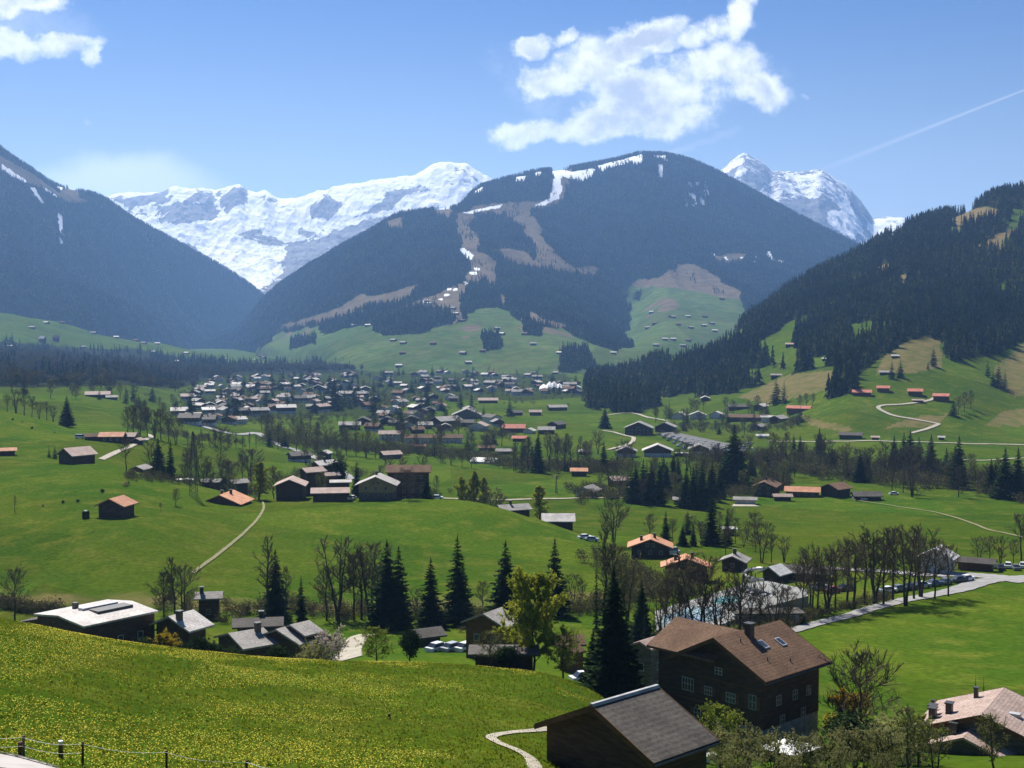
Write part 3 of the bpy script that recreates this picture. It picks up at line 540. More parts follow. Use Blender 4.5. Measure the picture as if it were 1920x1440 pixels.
def make_house(name, L, Wd, h, t=.42, hb=0.0, roof='grey', wall='wood_dark', base='plaster', og=1.0, oe=1.1, lod=1, wins='', chimneys=(), deep=2.5, balcony=None, shed=False, thick=.28, ridge_cap=None, door=False):
    """ridge along local X, local -Y faces the viewer at rz=0. wins: which sides: f (-Y), b (+Y), l (-X), r (+X)."""
    r = empty(name, (0, 0, 0)); hr = h + t * Wd / 2; ye = Wd / 2 + oe
    if hb > 0: MB().box(-L / 2 + .05, L / 2 - .05, -Wd / 2 + .05, Wd / 2 - .05, -deep, hb).obj('base', M[base], r)
    zb = hb if hb > 0 else -deep
    if shed: MB().prism([(-Wd / 2, zb), (Wd / 2, zb), (Wd / 2, h + t * Wd), (-Wd / 2, h)], -L / 2, L / 2).obj('wall', M[wall], r)
    else: MB().prism([(-Wd / 2, zb), (Wd / 2, zb), (Wd / 2, h), (0, hr), (-Wd / 2, h)], -L / 2, L / 2).obj('wall', M[wall], r)
    xe = L / 2 + og; R = MB()
    if shed: R.prism([(-ye, h - t * oe), (ye, h + t * (Wd + oe)), (ye, h + t * (Wd + oe) + thick), (-ye, h - t * oe + thick)], -xe, xe)
    else:
        ze = h - t * oe
        for sg in (-1, 1):
            pr = [(0, hr + .01), (sg * ye, ze + .01), (sg * ye, ze + thick), (0, hr + thick)]
            R.prism(pr if sg < 0 else pr[::-1], -xe, xe)
    R.obj('roof', RM[roof], r)
    if lod >= 2 and not shed:                            # barge boards along the gable edges
        ze = h - t * oe
        for xx in (-xe - .06, xe):
            fb = MB().add([(xx + dx, yy, zz) for dx in (0, .06) for yy, zz in ((-ye, ze - .16), (0, hr - .16), (ye, ze - .16), (ye, ze + thick + .03), (0, hr + thick + .03), (-ye, ze + thick + .03))],
                          [(0, 1, 4, 5), (1, 2, 3, 4), (11, 10, 7, 6), (10, 9, 8, 7), (0, 6, 7, 1), (1, 7, 8, 2), (2, 8, 9, 3), (3, 9, 10, 4), (4, 10, 11, 5), (5, 11, 6, 0)])
            fb.obj('barge_board', M['wood_brown'], r)
    if lod >= 2:
        for sg in (-1, 1): MB().bar((-xe, sg * (ye + .05), h - t * oe), (xe, sg * (ye + .05), h - t * oe), .09, .09, 8).obj('gutter', M['metal_dark'], r)
    if ridge_cap: MB().prism([(-.22, hr + thick - .05), (.22, hr + thick - .05), (.12, hr + thick + .12), (-.12, hr + thick + .12)], -xe - .02, xe + .02).obj('ridge_cap', M[ridge_cap], r)
    for (cx, cy) in chimneys:
        zc = (h + t * (cy + Wd / 2) if shed else hr - t * abs(cy))
        m_ = MB().box(cx - .38, cx + .38, cy - .38, cy + .38, zc - .3, zc + 1.5).box(cx - .5, cx + .5, cy - .5, cy + .5, zc + 1.5, zc + 1.62)
        m_.obj('chimney', M['metal_dark'], r)
    def window(side, u, z, w=1.0, hh=1.1):
        fr, pn = MB(), MB()
        def q(mb, u0, u1, z0, z1, d0, d1):
            if side == 'f': mb.box(u0, u1, -Wd / 2 - d1, -Wd / 2 - d0, z0, z1)
            if side == 'b': mb.box(u0, u1, Wd / 2 + d0, Wd / 2 + d1, z0, z1)
            if side == 'l': mb.box(-L / 2 - d1, -L / 2 - d0, u0, u1, z0, z1)
            if side == 'r': mb.box(L / 2 + d0, L / 2 + d1, u0, u1, z0, z1)
        a = .09
        q(fr, u - w / 2, u - w / 2 + a, z, z + hh, -.05, .06); q(fr, u + w / 2 - a, u + w / 2, z, z + hh, -.05, .06)
        q(fr, u - w / 2 + a, u + w / 2 - a, z, z + a, -.05, .06); q(fr, u - w / 2 + a, u + w / 2 - a, z + hh - a, z + hh, -.05, .06)
        if lod >= 2:
            k = max(2, int(round(w / .45)))
            for i in range(1, k): q(fr, u - w / 2 + w * i / k - .03, u - w / 2 + w * i / k + .03, z + a, z + hh - a, -.05, .05)
            q(fr, u - w / 2 + a, u + w / 2 - a, z + hh * .5 - .03, z + hh * .5 + .03, -.05, .045)
        f_ = fr.obj('window', M['frame'], r); q(pn, u - w / 2 + a, u + w / 2 - a, z + a, z + hh - a, -.06, .02); pn.obj('pane', M['glass'], f_)
    for side in wins:
        span = L if side in 'fb' else Wd
        n = max(1, int(span / 3.2)); zs = []
        zz = 1.0
        while zz + 1.3 < h: zs.append(zz); zz += 2.5
        for z in zs:
            for i in range(n): window(side, (i + .5) / n * span * .86 - span * .43, z)
        if side in 'lr' and hr - h > 1.6 and not shed:
            for u in ((-.8, .8) if Wd > 8 else (0,)): window(side, u, h - .1 if h - .1 > zs[-1] + 1.3 else zs[-1] + 1.5, .9, min(1.0, hr - h - .9))
    if door: MB().box(-L / 2 * .3 - .5, -L / 2 * .3 + .5, -Wd / 2 - .06, -Wd / 2 + .05, -.2, 1.9).obj('door', M['wood_brown'], r)
    if balcony:
        for side in balcony:
            z = 2.45; m_ = MB(); span = (L if side in 'fb' else Wd) * .92
            def q(u0, u1, d0, d1, z0, z1):
                if side == 'f': m_.box(u0, u1, -Wd / 2 - d1, -Wd / 2 - d0, z0, z1)
                if side == 'l': m_.box(-L / 2 - d1, -L / 2 - d0, u0, u1, z0, z1)
                if side == 'r': m_.box(L / 2 + d0, L / 2 + d1, u0, u1, z0, z1)
            q(-span / 2, span / 2, 0, 1.1, z, z + .14); q(-span / 2, span / 2, 1.02, 1.1, z + .95, z + 1.05)
            n = int(span / .3)
            for i in range(n + 1): q(-span / 2 + i * span / n - .05, -span / 2 + i * span / n + .05, 1.03, 1.08, z + .14, z + .95)
            m_.obj('balcony', M['wood_brown'], r)
    return r
def copy_tree(o, parent=None):
    c = o.copy(); C.objects.link(c); c.parent = parent
    for ch in o.children: copy_tree(ch, c)
    return c
def house(px, py, Lpx, Wpx, hpx, rz, roof, wall, label, cat='house', group=None, name='chalet', Y=None, ymin=30, **kw):
    """px,py: middle of the base; sizes in picture pixels -> metres at that depth"""
    p = at(px, py, ymin, Y); k = mpp(p)
    kw.setdefault('og', .9); kw.setdefault('oe', 1.0)
    L = max(Lpx * k - 2 * kw['og'] * .8, 3); Wd = max(Wpx * k - 2 * kw['oe'] * .8, 3)
    hh = hpx * k if Y is None else ray(px, py - hpx)[1] * Y - p.z
    r = make_house(name, L, Wd, max(hh, 2.2), roof=roof, wall=wall, **kw)
    az = -math.atan2(p.x, p.y)
    r.location = p + Vector((0, Wd * .35, -.1)); r.rotation_euler = (0, 0, radians(rz) + az); tag(r, label, cat, group)
    return r
def house_fit(near, left, right, ez, zg, axis, roof, wall, label, cat='house', group=None, name='chalet', **kw):
    """three eave corners in the picture (nearest, left, right) at height ez; the ridge runs along near->right ('r') or near->left ('l')"""
    wh = kw.pop('wh', None)
    if wh is not None:                                   # walls show wh pixels under the near corner: find the depth where that fits the ground
        a_, s_ = ray(*near); best = min(np.arange(120, 480, .5), key=lambda y: abs(s_ * y - gz(a_ * y, y * KY) - wh * y * KY / F)); ez = s_ * best; zg = gz(a_ * best, best * KY)
    N, Lf, R = onz(*near, ez), onz(*left, ez), onz(*right, ez)
    a, b = (R - N), (Lf - N)
    a1 = math.atan2(a.y, a.x); b1 = math.atan2(b.y, b.x) - pi / 2; b1 = a1 + ((b1 - a1 + pi) % (2 * pi) - pi); ang = (a1 + b1) / 2
    la, lb = a.length, b.length
    d1 = Vector((cos(ang), sin(ang), 0)); d2 = Vector((-sin(ang), cos(ang), 0))
    cen = N + d1 * la / 2 + d2 * lb / 2
    og, oe = kw.pop('og', .9), kw.pop('oe', 1.0)
    t = kw.get('t', .42)
    if axis == 'r': L, Wd, rz = la - 2 * og, lb - 2 * oe, ang
    else: L, Wd, rz = lb - 2 * og, la - 2 * oe, ang - pi / 2
    h = ez + t * oe - zg
    r = make_house(name, L, Wd, h, og=og, oe=oe, roof=roof, wall=wall, **kw)
    r.location = (cen.x, cen.y, zg); r.rotation_euler = (0, 0, rz); tag(r, label, cat, group)
    return r

# ------------------------------------------------------------------ tree builders (numpy)
def foliage_mat(name, c1, c2, c3, scale=.7, trans=.35, rough=.75, vary=.15, big=0):
    m = bpy.data.materials.new(name); m.use_nodes = True; b = NB(m.node_tree); b.n.clear()
    t = b.new('ShaderNodeTexCoord'); v = t.outputs['Object']
    n = b.noise(scale, 2, .6, v); n2 = b.noise(scale * 4, 2, .6, v)
    col = b.mix(b.mr(n, .35, .65), c1, c2); col = b.mix(b.mr(n2, .5, .75), col, c3)
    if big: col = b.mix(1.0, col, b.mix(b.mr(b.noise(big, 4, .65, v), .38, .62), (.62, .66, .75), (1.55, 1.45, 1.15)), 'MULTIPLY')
    oi = b.new('ShaderNodeObjectInfo'); h = b.new('ShaderNodeHueSaturation')
    b.l.new(b.mr(oi.outputs['Random'], 0, 1, 1 - vary, 1 + vary, False), h.inputs['Value']); b.l.new(col, h.inputs['Color'])
    d = b.new('ShaderNodeBsdfDiffuse'); b.l.new(h.outputs[0], d.inputs[0])
    o = b.new('ShaderNodeOutputMaterial')
    if trans > 0:
        tr = b.new('ShaderNodeBsdfTranslucent'); b.l.new(h.outputs[0], tr.inputs[0])
        mx = b.new('ShaderNodeMixShader'); mx.inputs[0].default_value = trans; b.l.new(d.outputs[0], mx.inputs[1]); b.l.new(tr.outputs[0], mx.inputs[2]); b.l.new(mx.outputs[0], o.inputs[0])
    else: b.l.new(d.outputs[0], o.inputs[0])
    return m
M['needles'] = foliage_mat('spruce_needles', (.016, .032, .013), (.030, .052, .020), (.045, .068, .026), .5, .25)
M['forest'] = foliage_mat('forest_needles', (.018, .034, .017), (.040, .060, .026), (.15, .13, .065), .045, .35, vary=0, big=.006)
M['bark'] = mat_noise('bark', (.035, .028, .022), (.07, .058, .045), 2, .9, stretch=(2, 2, .4))
M['twig'] = foliage_mat('bare_twigs', (.085, .068, .050), (.12, .098, .070), (.10, .09, .055), .5, 0)
M['twig_green'] = foliage_mat('budding_twigs', (.09, .09, .035), (.13, .13, .045), (.10, .095, .04), .5, .1)
M['leaf_fresh'] = foliage_mat('fresh_leaves', (.16, .22, .028), (.24, .28, .04), (.28, .30, .05), .5, .4)
M['leaf_willow'] = foliage_mat('golden_green_leaves', (.26, .29, .03), (.34, .34, .045), (.20, .26, .04), .35, .4)
M['leaf_olive'] = foliage_mat('olive_buds', (.22, .23, .08), (.32, .30, .13), (.16, .18, .05), .6, .35)
M['leaf_dark'] = foliage_mat('dark_hedge_leaves', (.018, .034, .014), (.03, .052, .018), (.04, .06, .02), .8, .2)
M['leaf_orange'] = foliage_mat('orange_blossom', (.44, .30, .03), (.52, .38, .04), (.16, .18, .03), .8, .3)
M['blossom'] = foliage_mat('pale_blossom', (.50, .42, .36), (.60, .50, .45), (.30, .26, .16), .8, .3)
M['scrub'] = foliage_mat('riverside_scrub', (.085, .076, .040), (.12, .12, .042), (.10, .076, .05), .1, .15, vary=0)

def tris_obj(V):                                        # V (n,3,3) -> verts, faces
    n = len(V); return V.reshape(-1, 3), np.arange(n * 3).reshape(n, 3)
def spruce_np(h, r, whorls, per, m, seed, skirt=.06):
    g = np.random.default_rng(seed); T = []
    t = skirt + (1 - skirt) * (np.arange(whorls) + .5) / whorls
    for ti in t:
        n = max(4, int(per * (1 - .45 * ti)))
        a = g.uniform(0, 2 * pi) + np.arange(n) * 2 * pi / n + g.normal(0, .22, n)
        R = r * (1 - ti) ** .82 * g.uniform(.72, 1.18, n) + .12
        z0 = h * ti + g.normal(0, h * .012, n)
        s_ = (np.arange(m) + .35) / m
        dx, dy = np.cos(a)[:, None], np.sin(a)[:, None]; Rm = R[:, None]
        bx, by = dx * Rm * s_, dy * Rm * s_
        bz = z0[:, None] - Rm * (.38 * s_ - .20 * s_ ** 2.5) + g.normal(0, .03 * r, (n, m))
        P = np.stack([bx, by, bz], -1)
        w = (Rm * .34 * (1.15 - s_ * .75) + .05)[..., None] * g.uniform(.7, 1.3, (n, m, 1)); ln = (Rm / m * 1.5)[..., None]
        D = np.stack([dx + 0 * s_, dy + 0 * s_, np.full((n, m), -.15)], -1); Sd = np.stack([-dy + 0 * s_, dx + 0 * s_, np.zeros((n, m))], -1)
        dn = np.array([0, 0, -1.0])
        jit = lambda k: g.normal(0, k, (n, m, 3)) * w
        for sg in (-1, 1):
            T.append(np.stack([P, P + Sd * w * sg + dn * w * .45 + jit(.15), P + D * ln * 1.4 + jit(.1)], 2).reshape(-1, 3, 3))
        T.append(np.stack([P, P + dn * w * .9 + D * ln * .4 + jit(.2), P + D * ln * 1.2 + jit(.15)], 2).reshape(-1, 3, 3))
    top = np.array([[[-.06 * r, 0, h * .93], [.06 * r, 0, h * .93], [0, 0, h * 1.02]], [[0, -.06 * r, h * .93], [0, .06 * r, h * .93], [0, 0, h * 1.02]]])
    T.append(top)
    return np.concatenate(T)
def cone_tree_np(h, r, tiers, n, seed):                 # small far-off conifer: stacked ragged skirts
    g = np.random.default_rng(seed); T = []
    for i in range(tiers):
        z1 = h * (1 - (i / tiers) * .86) ; z0 = z1 - h * (1.15 / tiers); R = r * ((i + 1) / tiers) ** .9
        a = np.arange(n) * 2 * pi / n + g.uniform(0, 1); rr = R * g.uniform(.62, 1.15, n); zz = z0 + h * .05 * g.normal(0, 1, n)
        a2 = a + pi / n; r2 = R * g.uniform(.35, .6, n)
        A = np.stack([np.cos(a) * rr, np.sin(a) * rr, zz], -1); B = np.stack([np.cos(a2) * r2, np.sin(a2) * r2, zz + h * .07], -1); Ap = np.array([0, 0, z1]) + 0 * A
        A2 = np.roll(A, -1, 0)
        T.append(np.stack([Ap, A, B], 1)); T.append(np.stack([Ap, B, A2], 1))
    return np.concatenate(T)
def round_tree_np(h, r, n, seed, size=.35, squash=.5, lo=.25):  # loose ball of leaf-sized faces in clumps
    g = np.random.default_rng(seed); k = 14
    cz = h * (lo + (1 - lo) / 2); c = g.normal(0, 1, (k, 3)); c /= np.linalg.norm(c, axis=1)[:, None]; c *= g.uniform(.25, .78, (k, 1)) * np.array([r, r, h * (1 - lo) / 2])
    q = c[g.integers(0, k, n)] + g.normal(0, 1, (n, 3)) * r * .26; q[:, 2] += cz
    T = q[:, None, :] + g.normal(0, 1, (n, 3, 3)) * size
    return T
def tubes(segs, n=4):                                   # segs (k,8): p0,p1,r0,r1 -> verts, quads
    s_ = np.asarray(segs, float); p0, p1, r0, r1 = s_[:, :3], s_[:, 3:6], s_[:, 6], s_[:, 7]
    d = p1 - p0; d /= np.linalg.norm(d, axis=1)[:, None] + 1e-9
    ref = np.where(np.abs(d[:, 2:3]) < .9, np.array([[0, 0, 1.0]]), np.array([[1.0, 0, 0]])); a = np.cross(d, ref); a /= np.linalg.norm(a, axis=1)[:, None]; b = np.cross(d, a)
    th = np.arange(n) * 2 * pi / n
    ring = a[:, None] * np.cos(th)[None, :, None] + b[:, None] * np.sin(th)[None, :, None]
    V = np.concatenate([p0[:, None] + ring * r0[:, None, None], p1[:, None] + ring * r1[:, None, None]], 1)
    k = len(s_); base = np.arange(k)[:, None] * 2 * n; i = np.arange(n); j = (i + 1) % n
    Q = np.stack([base + i, base + j, base + n + j, base + n + i], -1).reshape(-1, 4)
    return V.reshape(-1, 3), Q
def bare_skel(h, seed, width=.32, trunk=.22, nb=20, nc=7, nt=9, up=.75, twig=.028, lean=.03, multi=1):
    g = np.random.default_rng(seed); big, mid, fine = [], [], []; rt = h * .017
    for st in range(multi):
        ph = 2 * pi * st / max(multi, 1); off = np.array([cos(ph), sin(ph), 0]) * (h * .012 if multi > 1 else 0)
        ld = np.array([cos(ph), sin(ph), 0]) * (.14 if multi > 1 else 0) + g.normal(0, lean, 3) * [1, 1, 0]
        n = 7; pts = [off + ld * h * (i / n) ** 1.2 + g.normal(0, .008 * h, 3) * [1, 1, 0] * (i > 0) + np.array([0, 0, h * .93 * i / n]) for i in range(n + 1)]
        pts[0][2] = -1.0
        for i in range(n): big.append([*pts[i], *pts[i + 1], rt * (1 - i / n) ** .9 + .02, rt * (1 - (i + 1) / n) ** .9 + .02])
        P = np.array(pts)
        for b_ in range(nb // multi + 1):
            t = trunk + (1 - trunk) * (b_ + g.uniform(0, 1)) / (nb // multi + 1); t = min(t, .99)
            k = min(int(t * n), n - 1); p = P[k] + (P[k + 1] - P[k]) * (t * n - k)
            az = b_ * 2.4 + g.uniform(-.5, .5); prof = (sin(pi * min(1, (t - trunk) / (1 - trunk) * .8 + .22))) ** .7
            ln = h * width * prof * g.uniform(.8, 1.25); el = up * (.55 + .6 * t) + g.uniform(-.12, .12)
            d = np.array([cos(az) * cos(el), sin(az) * cos(el), sin(el)])
            q = [p]; dd = d.copy()
            for i in range(3): dd = dd + g.normal(0, .12, 3) + [0, 0, .12]; dd /= np.linalg.norm(dd); q.append(q[-1] + dd * ln / 3)
            rb = rt * .42 * (1 - t * .6)
            for i in range(3): mid.append([*q[i], *q[i + 1], rb * (1 - i / 3.6), rb * (1 - (i + 1) / 3.6)])
            q = np.array(q)
            for c_ in range(nc):
                tt = .2 + .8 * (c_ + g.uniform(0, 1)) / nc; kk = min(int(tt * 3), 2); p2 = q[kk] + (q[kk + 1] - q[kk]) * (tt * 3 - kk)
                d2 = dd * .7 + g.normal(0, .55, 3) + [0, 0, .25]; d2 /= np.linalg.norm(d2); l2 = ln * .42 * g.uniform(.6, 1.2) * (1.2 - .5 * tt)
                e2 = p2 + d2 * l2; fine.append([*p2, *e2, twig * 2.0, twig])
                for w_ in range(nt):
                    s_ = (w_ + g.uniform(0, 1)) / nt; p3 = p2 + d2 * l2 * s_; d3 = d2 * .8 + g.normal(0, .5, 3) + [0, 0, .2]; d3 /= np.linalg.norm(d3)
                    l3 = l2 * .6 * g.uniform(.5, 1.3); fine.append([*p3, *(p3 + d3 * l3), twig, twig * .55])
    return np.array(big), np.array(mid), np.array(fine)
PROTO = {}
def proto_bare(key, h, seed, tmat='twig', leaf=None, lsize=.1, lnum=0, **kw):
    big, mid, fine = bare_skel(h, seed, **kw)
    V1, Q1 = tubes(big, 6); trunk = mesh_np('trunk', V1, [Q1], True, M['bark'])
    V2, Q2 = tubes(mid, 4); V3, Q3 = tubes(fine, 3)
    V = [V2, V3]; Fs = [Q2, Q3 + len(V2)]; mats = [M[tmat]]
    me = mesh_np('crown', np.concatenate(V), Fs, False, mats) if not leaf else None
    if leaf:
        g = np.random.default_rng(seed + 5); k = g.integers(0, len(fine), lnum); s_ = g.uniform(.2, 1.1, (lnum, 1))
        c = fine[k, :3] + (fine[k, 3:6] - fine[k, :3]) * s_; T = c[:, None] + g.normal(0, 1, (lnum, 3, 3)) * lsize
        VV, FF = tris_obj(T); n0 = len(V2) + len(V3)
        me = mesh_np('crown', np.concatenate(V + [VV]), Fs + [FF + n0], False, mats + [M[leaf]])
        mi = np.zeros(len(me.polygons), np.int32); mi[len(Q2) + len(Q3):] = 1; me.polygons.foreach_set('material_index', mi)
    PROTO.setdefault(key, []).append((h, trunk, me))
def proto_spruce(key, h, r, seed, wh=26, per=11, m=6, mat='needles', skirt=.06):
    V, Fc = tris_obj(spruce_np(h, r, wh, per, m, seed, skirt))
    me = mesh_np('crown', V, [Fc], False, M[mat])
    V1, Q1 = tubes([[0, 0, -1, 0, 0, h * .95, h * .016, .03]], 6); PROTO.setdefault(key, []).append((h, mesh_np('trunk', V1, [Q1], True, M['bark']), me))
def proto_leafy(key, h, r, seed, n, size, mat, lo=.2):
    V, Fc = tris_obj(round_tree_np(h, r, n, seed, size, lo=lo)); me = mesh_np('crown', V, [Fc], False, M[mat])
    g = np.random.default_rng(seed); sg = [[0, 0, -.8, 0, 0, h * .5, h * .02, h * .012]]
    for i in range(6): a = g.uniform(0, 6.28); sg.append([0, 0, h * g.uniform(.15, .45), cos(a) * r * .6, sin(a) * r * .6, h * g.uniform(.55, .8), h * .01, .02])
    V1, Q1 = tubes(sg, 5); PROTO.setdefault(key, []).append((h, mesh_np('trunk', V1, [Q1], True, M['bark']), me))
for i in range(4): proto_spruce('spruce', 20, (3.7, 3.1, 4.2, 3.5)[i], 100 + i)
for i in range(3): proto_spruce('spruce_mid', 20, (3.4, 4.0, 2.8)[i], 120 + i, 15, 8, 3)
for i in range(2): proto_spruce('slim', 20, (1.25, 1.0)[i], 140 + i, 26, 7, 3, skirt=.02)
proto_spruce('pine_dense', 20, 4.6, 150, 30, 16, 7, skirt=.03)
for i in range(5): proto_bare('bare', 16, 200 + i, width=(.30, .26, .33, .24, .30)[i], trunk=(.3, .35, .22, .3, .18)[i], nb=22, multi=(1, 1, 2, 1, 3)[i])
for i in range(3): proto_bare('bare_round', 12, 220 + i, width=.44, trunk=.16, up=.6, nb=26, nc=8, nt=8, multi=(1, 3, 1)[i])
for i in range(3): proto_bare('bare_slim', 16, 230 + i, width=.17, trunk=.3, up=.95, nb=22, nc=6, nt=6)
for i in range(4): proto_bare('budding', 15, 240 + i, tmat='twig_green', leaf='leaf_olive', lsize=.10, lnum=2200, width=.28, trunk=.22, nb=22, multi=(1, 2, 1, 1)[i])
for i in range(3): proto_bare('blossoming', 6, 250 + i, tmat='twig_green', leaf='leaf_olive', lsize=.075, lnum=6500, width=.5, trunk=.08, up=.6, nb=26, nc=7, nt=6, twig=.009, multi=3)
proto_bare('fresh', 8, 260, tmat='twig_green', leaf='leaf_fresh', lsize=.10, lnum=4200, width=.42, trunk=.14, up=.55, nb=24, twig=.012)
proto_bare('willow', 14, 261, tmat='twig_green', leaf='leaf_willow', lsize=.20, lnum=22000, width=.42, trunk=.1, up=.8, nb=30, nc=8, nt=7)
proto_bare('poplar', 14, 262, tmat='twig_green', leaf='leaf_willow', lsize=.16, lnum=4500, width=.2, trunk=.12, up=.95, nb=26)
proto_bare('orange_bush', 4, 263, tmat='twig_green', leaf='leaf_orange', lsize=.10, lnum=3200, width=.5, trunk=.05, up=.7, nb=22, twig=.01, multi=3)
proto_bare('blossom_bush', 4, 264, tmat='twig', leaf='blossom', lsize=.08, lnum=2600, width=.5, trunk=.05, up=.7, nb=22, twig=.01, multi=3)
proto_leafy('thuja', 6, 1.5, 270, 5200, .13, 'leaf_dark', .02)
proto_leafy('shrub', 2.2, 1.4, 271, 1200, .11, 'leaf_dark', .0)
proto_leafy('olive_shrub', 2.4, 1.5, 272, 1300, .10, 'leaf_olive', .0)
proto_leafy('green_shrub', 2.4, 1.5, 273, 1500, .10, 'leaf_fresh', .0)
_cnt = {}
def tree(kind, px, py, hpx, label, cat='tree', group=None, name=None, Y=None, ymin=30, wide=1.0, pos=None, H=None, v=None):
    p = at(px, py, ymin, Y) if pos is None else pos
    H = (hpx * mpp(p) if Y is None else max(ray(px, py - hpx)[1] * Y - p.z, 1.0)) if H is None else H
    k = _cnt.get(kind, 0); _cnt[kind] = k + 1
    h0, tr, cr = PROTO[kind][(k if v is None else v) % len(PROTO[kind])]
    nm = name or {'spruce': 'spruce_tree', 'spruce_mid': 'spruce_tree', 'slim': 'cypress_tree', 'pine_dense': 'conifer_tree', 'thuja': 'thuja_tree', 'willow': 'willow_tree', 'poplar': 'poplar_tree', 'fresh': 'leafing_tree', 'budding': 'budding_tree'}.get(kind, 'bare_tree' if 'bare' in kind else 'shrub')
    s_ = H / h0; wide = wide * (1.2 if kind.startswith('spruce') else 1); r = empty(nm, p, (k * 2.399) % 6.283, (s_ * wide, s_ * wide, s_))
    link('trunk', tr, r); link('crown', cr, r); tag(r, label, cat, group)
    return r
_u = ['', 'first', 'second', 'third', 'fourth', 'fifth', 'sixth', 'seventh', 'eighth', 'ninth']
ORD = ['first', 'second', 'third', 'fourth', 'fifth', 'sixth', 'seventh', 'eighth', 'ninth', 'tenth', 'eleventh', 'twelfth', 'thirteenth', 'fourteenth', 'fifteenth', 'sixteenth', 'seventeenth', 'eighteenth', 'nineteenth', 'twentieth',
       'twenty-first', 'twenty-second', 'twenty-third', 'twenty-fourth', 'twenty-fifth', 'twenty-sixth', 'twenty-seventh', 'twenty-eighth', 'twenty-ninth', 'thirtieth'] + [t + '-' + u for t in ('thirty', 'forty', 'fifty', 'sixty', 'seventy') for u in _u[1:] + ['tenth']]
def row(kind, items, lab, group, **kw):                 # items (px, py, hpx) left to right; lab has {o}
    items = sorted(items)
    for i, it in enumerate(items):
        kd = it[3] if len(it) > 3 else kind
        tree(kd, it[0], it[1], it[2], lab.format(o=ORD[i]), group=group, **kw)
def stuff_trees(name, label, protos, P, Hs, mat, kind='stuff', cat=None):
    """merge many small trees into one object; protos: list of (n,3,3) unit trees (height 1)"""
    g = np.random.default_rng(5); out = []
    which = g.integers(0, len(protos), len(P)); ang = g.uniform(0, 6.28, len(P)); wd = g.uniform(.8, 1.2, len(P))
    for i, T in enumerate(protos):
        k = np.nonzero(which == i)[0]
        if not len(k): continue
        c, s_ = np.cos(ang[k])[:, None, None], np.sin(ang[k])[:, None, None]; H = Hs[k][:, None, None]; w = (wd[k][:, None, None]) * H
        X = (T[None, :, :, 0] * c - T[None, :, :, 1] * s_) * w + P[k, 0][:, None, None]; Yv = (T[None, :, :, 0] * s_ + T[None, :, :, 1] * c) * w + P[k, 1][:, None, None]
        Z = T[None, :, :, 2] * H + P[k, 2][:, None, None]
        out.append(np.stack([X, Yv, Z], -1).reshape(-1, 3, 3).astype(np.float32))
    V, Fc = tris_obj(np.concatenate(out)); o = link(name, mesh_np(name, V, [Fc], False, mat)); tag(o, label, cat, kind=kind); return o
# ------------------------------------------------------------------ forests
conesA = [cone_tree_np(1, .17 + .03 * (i % 3), 5, 6, 300 + i) for i in range(5)]
conesB = [cone_tree_np(1, .19 + .03 * (i % 3), 3, 5, 320 + i) for i in range(5)]
def scatter(fan, x0, x1, y0, y1, n, maskf, seed, pxr=(-80, 2000)):
    g = np.random.default_rng(seed); X = g.uniform(x0, x1, n); Y = g.uniform(y0, y1, n); Z = fan.z(X, Y)
    px, py = proj(X, Y, Z); k = maskf(px, py, X, Y) & (px > pxr[0]) & (px < pxr[1])
    return np.stack([X[k], Y[k] * KY, Z[k]], -1), g
# right-hand hill
P, g = scatter(G, 60, 1300, 760, 1900, 52000, lambda px, py, X, Y: right_forest(px, py, X, Y), 41)
m = (P[:, 1] < 1250 * KY) | (g.uniform(0, 1, len(P)) < .8); P = P[m]
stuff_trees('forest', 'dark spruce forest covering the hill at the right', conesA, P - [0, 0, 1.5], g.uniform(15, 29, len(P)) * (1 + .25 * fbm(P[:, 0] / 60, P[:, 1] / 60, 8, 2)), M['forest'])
print('right forest', len(P))
# middle mountain
def mcm(px, py, X, Y):
    gr, op, sn = mc_masks(px, py, X, Y); return ~(gr | op | sn) & (Y < MCcrest(X, Y) + 60)
def MCcrest(X, Y): return np.interp(X / WY(Y), MC.u, MC.LY[5])
P, g = scatter(MC, -1500, 2300, 1750, 4500, 190000, mcm, 42)
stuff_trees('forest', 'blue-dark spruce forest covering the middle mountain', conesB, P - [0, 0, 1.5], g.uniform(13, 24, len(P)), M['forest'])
print('mid forest', len(P))
# lone and clumped trees in the openings below the summit
def mcs(px, py, X, Y):
    gr, op, sn = mc_masks(px, py, X, Y); return ((sn & (py < 345)) | op) & (fbm(X / 60, Y / 90, 66, 2) > .25)
P, g = scatter(MC, -900, 1200, 2300, 4450, 9000, mcs, 43)
if len(P): stuff_trees('forest', 'scattered spruces in the snowy openings of the middle mountain', conesB, P - [0, 0, 1], g.uniform(11, 20, len(P)), M['forest'])
# left mountain
def mlm(px, py, X, Y):
    op, sn = ml_masks(px, py, X, Y); return ~(op | sn) & (Y < np.interp(X / WY(Y), ML.u, ML.LY[3]) + 60)
P, g = scatter(ML, -3000, -900, 2600, 5050, 90000, mlm, 44)
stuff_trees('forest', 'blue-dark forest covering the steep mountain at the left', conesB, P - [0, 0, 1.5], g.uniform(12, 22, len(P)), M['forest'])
print('left forest', len(P))
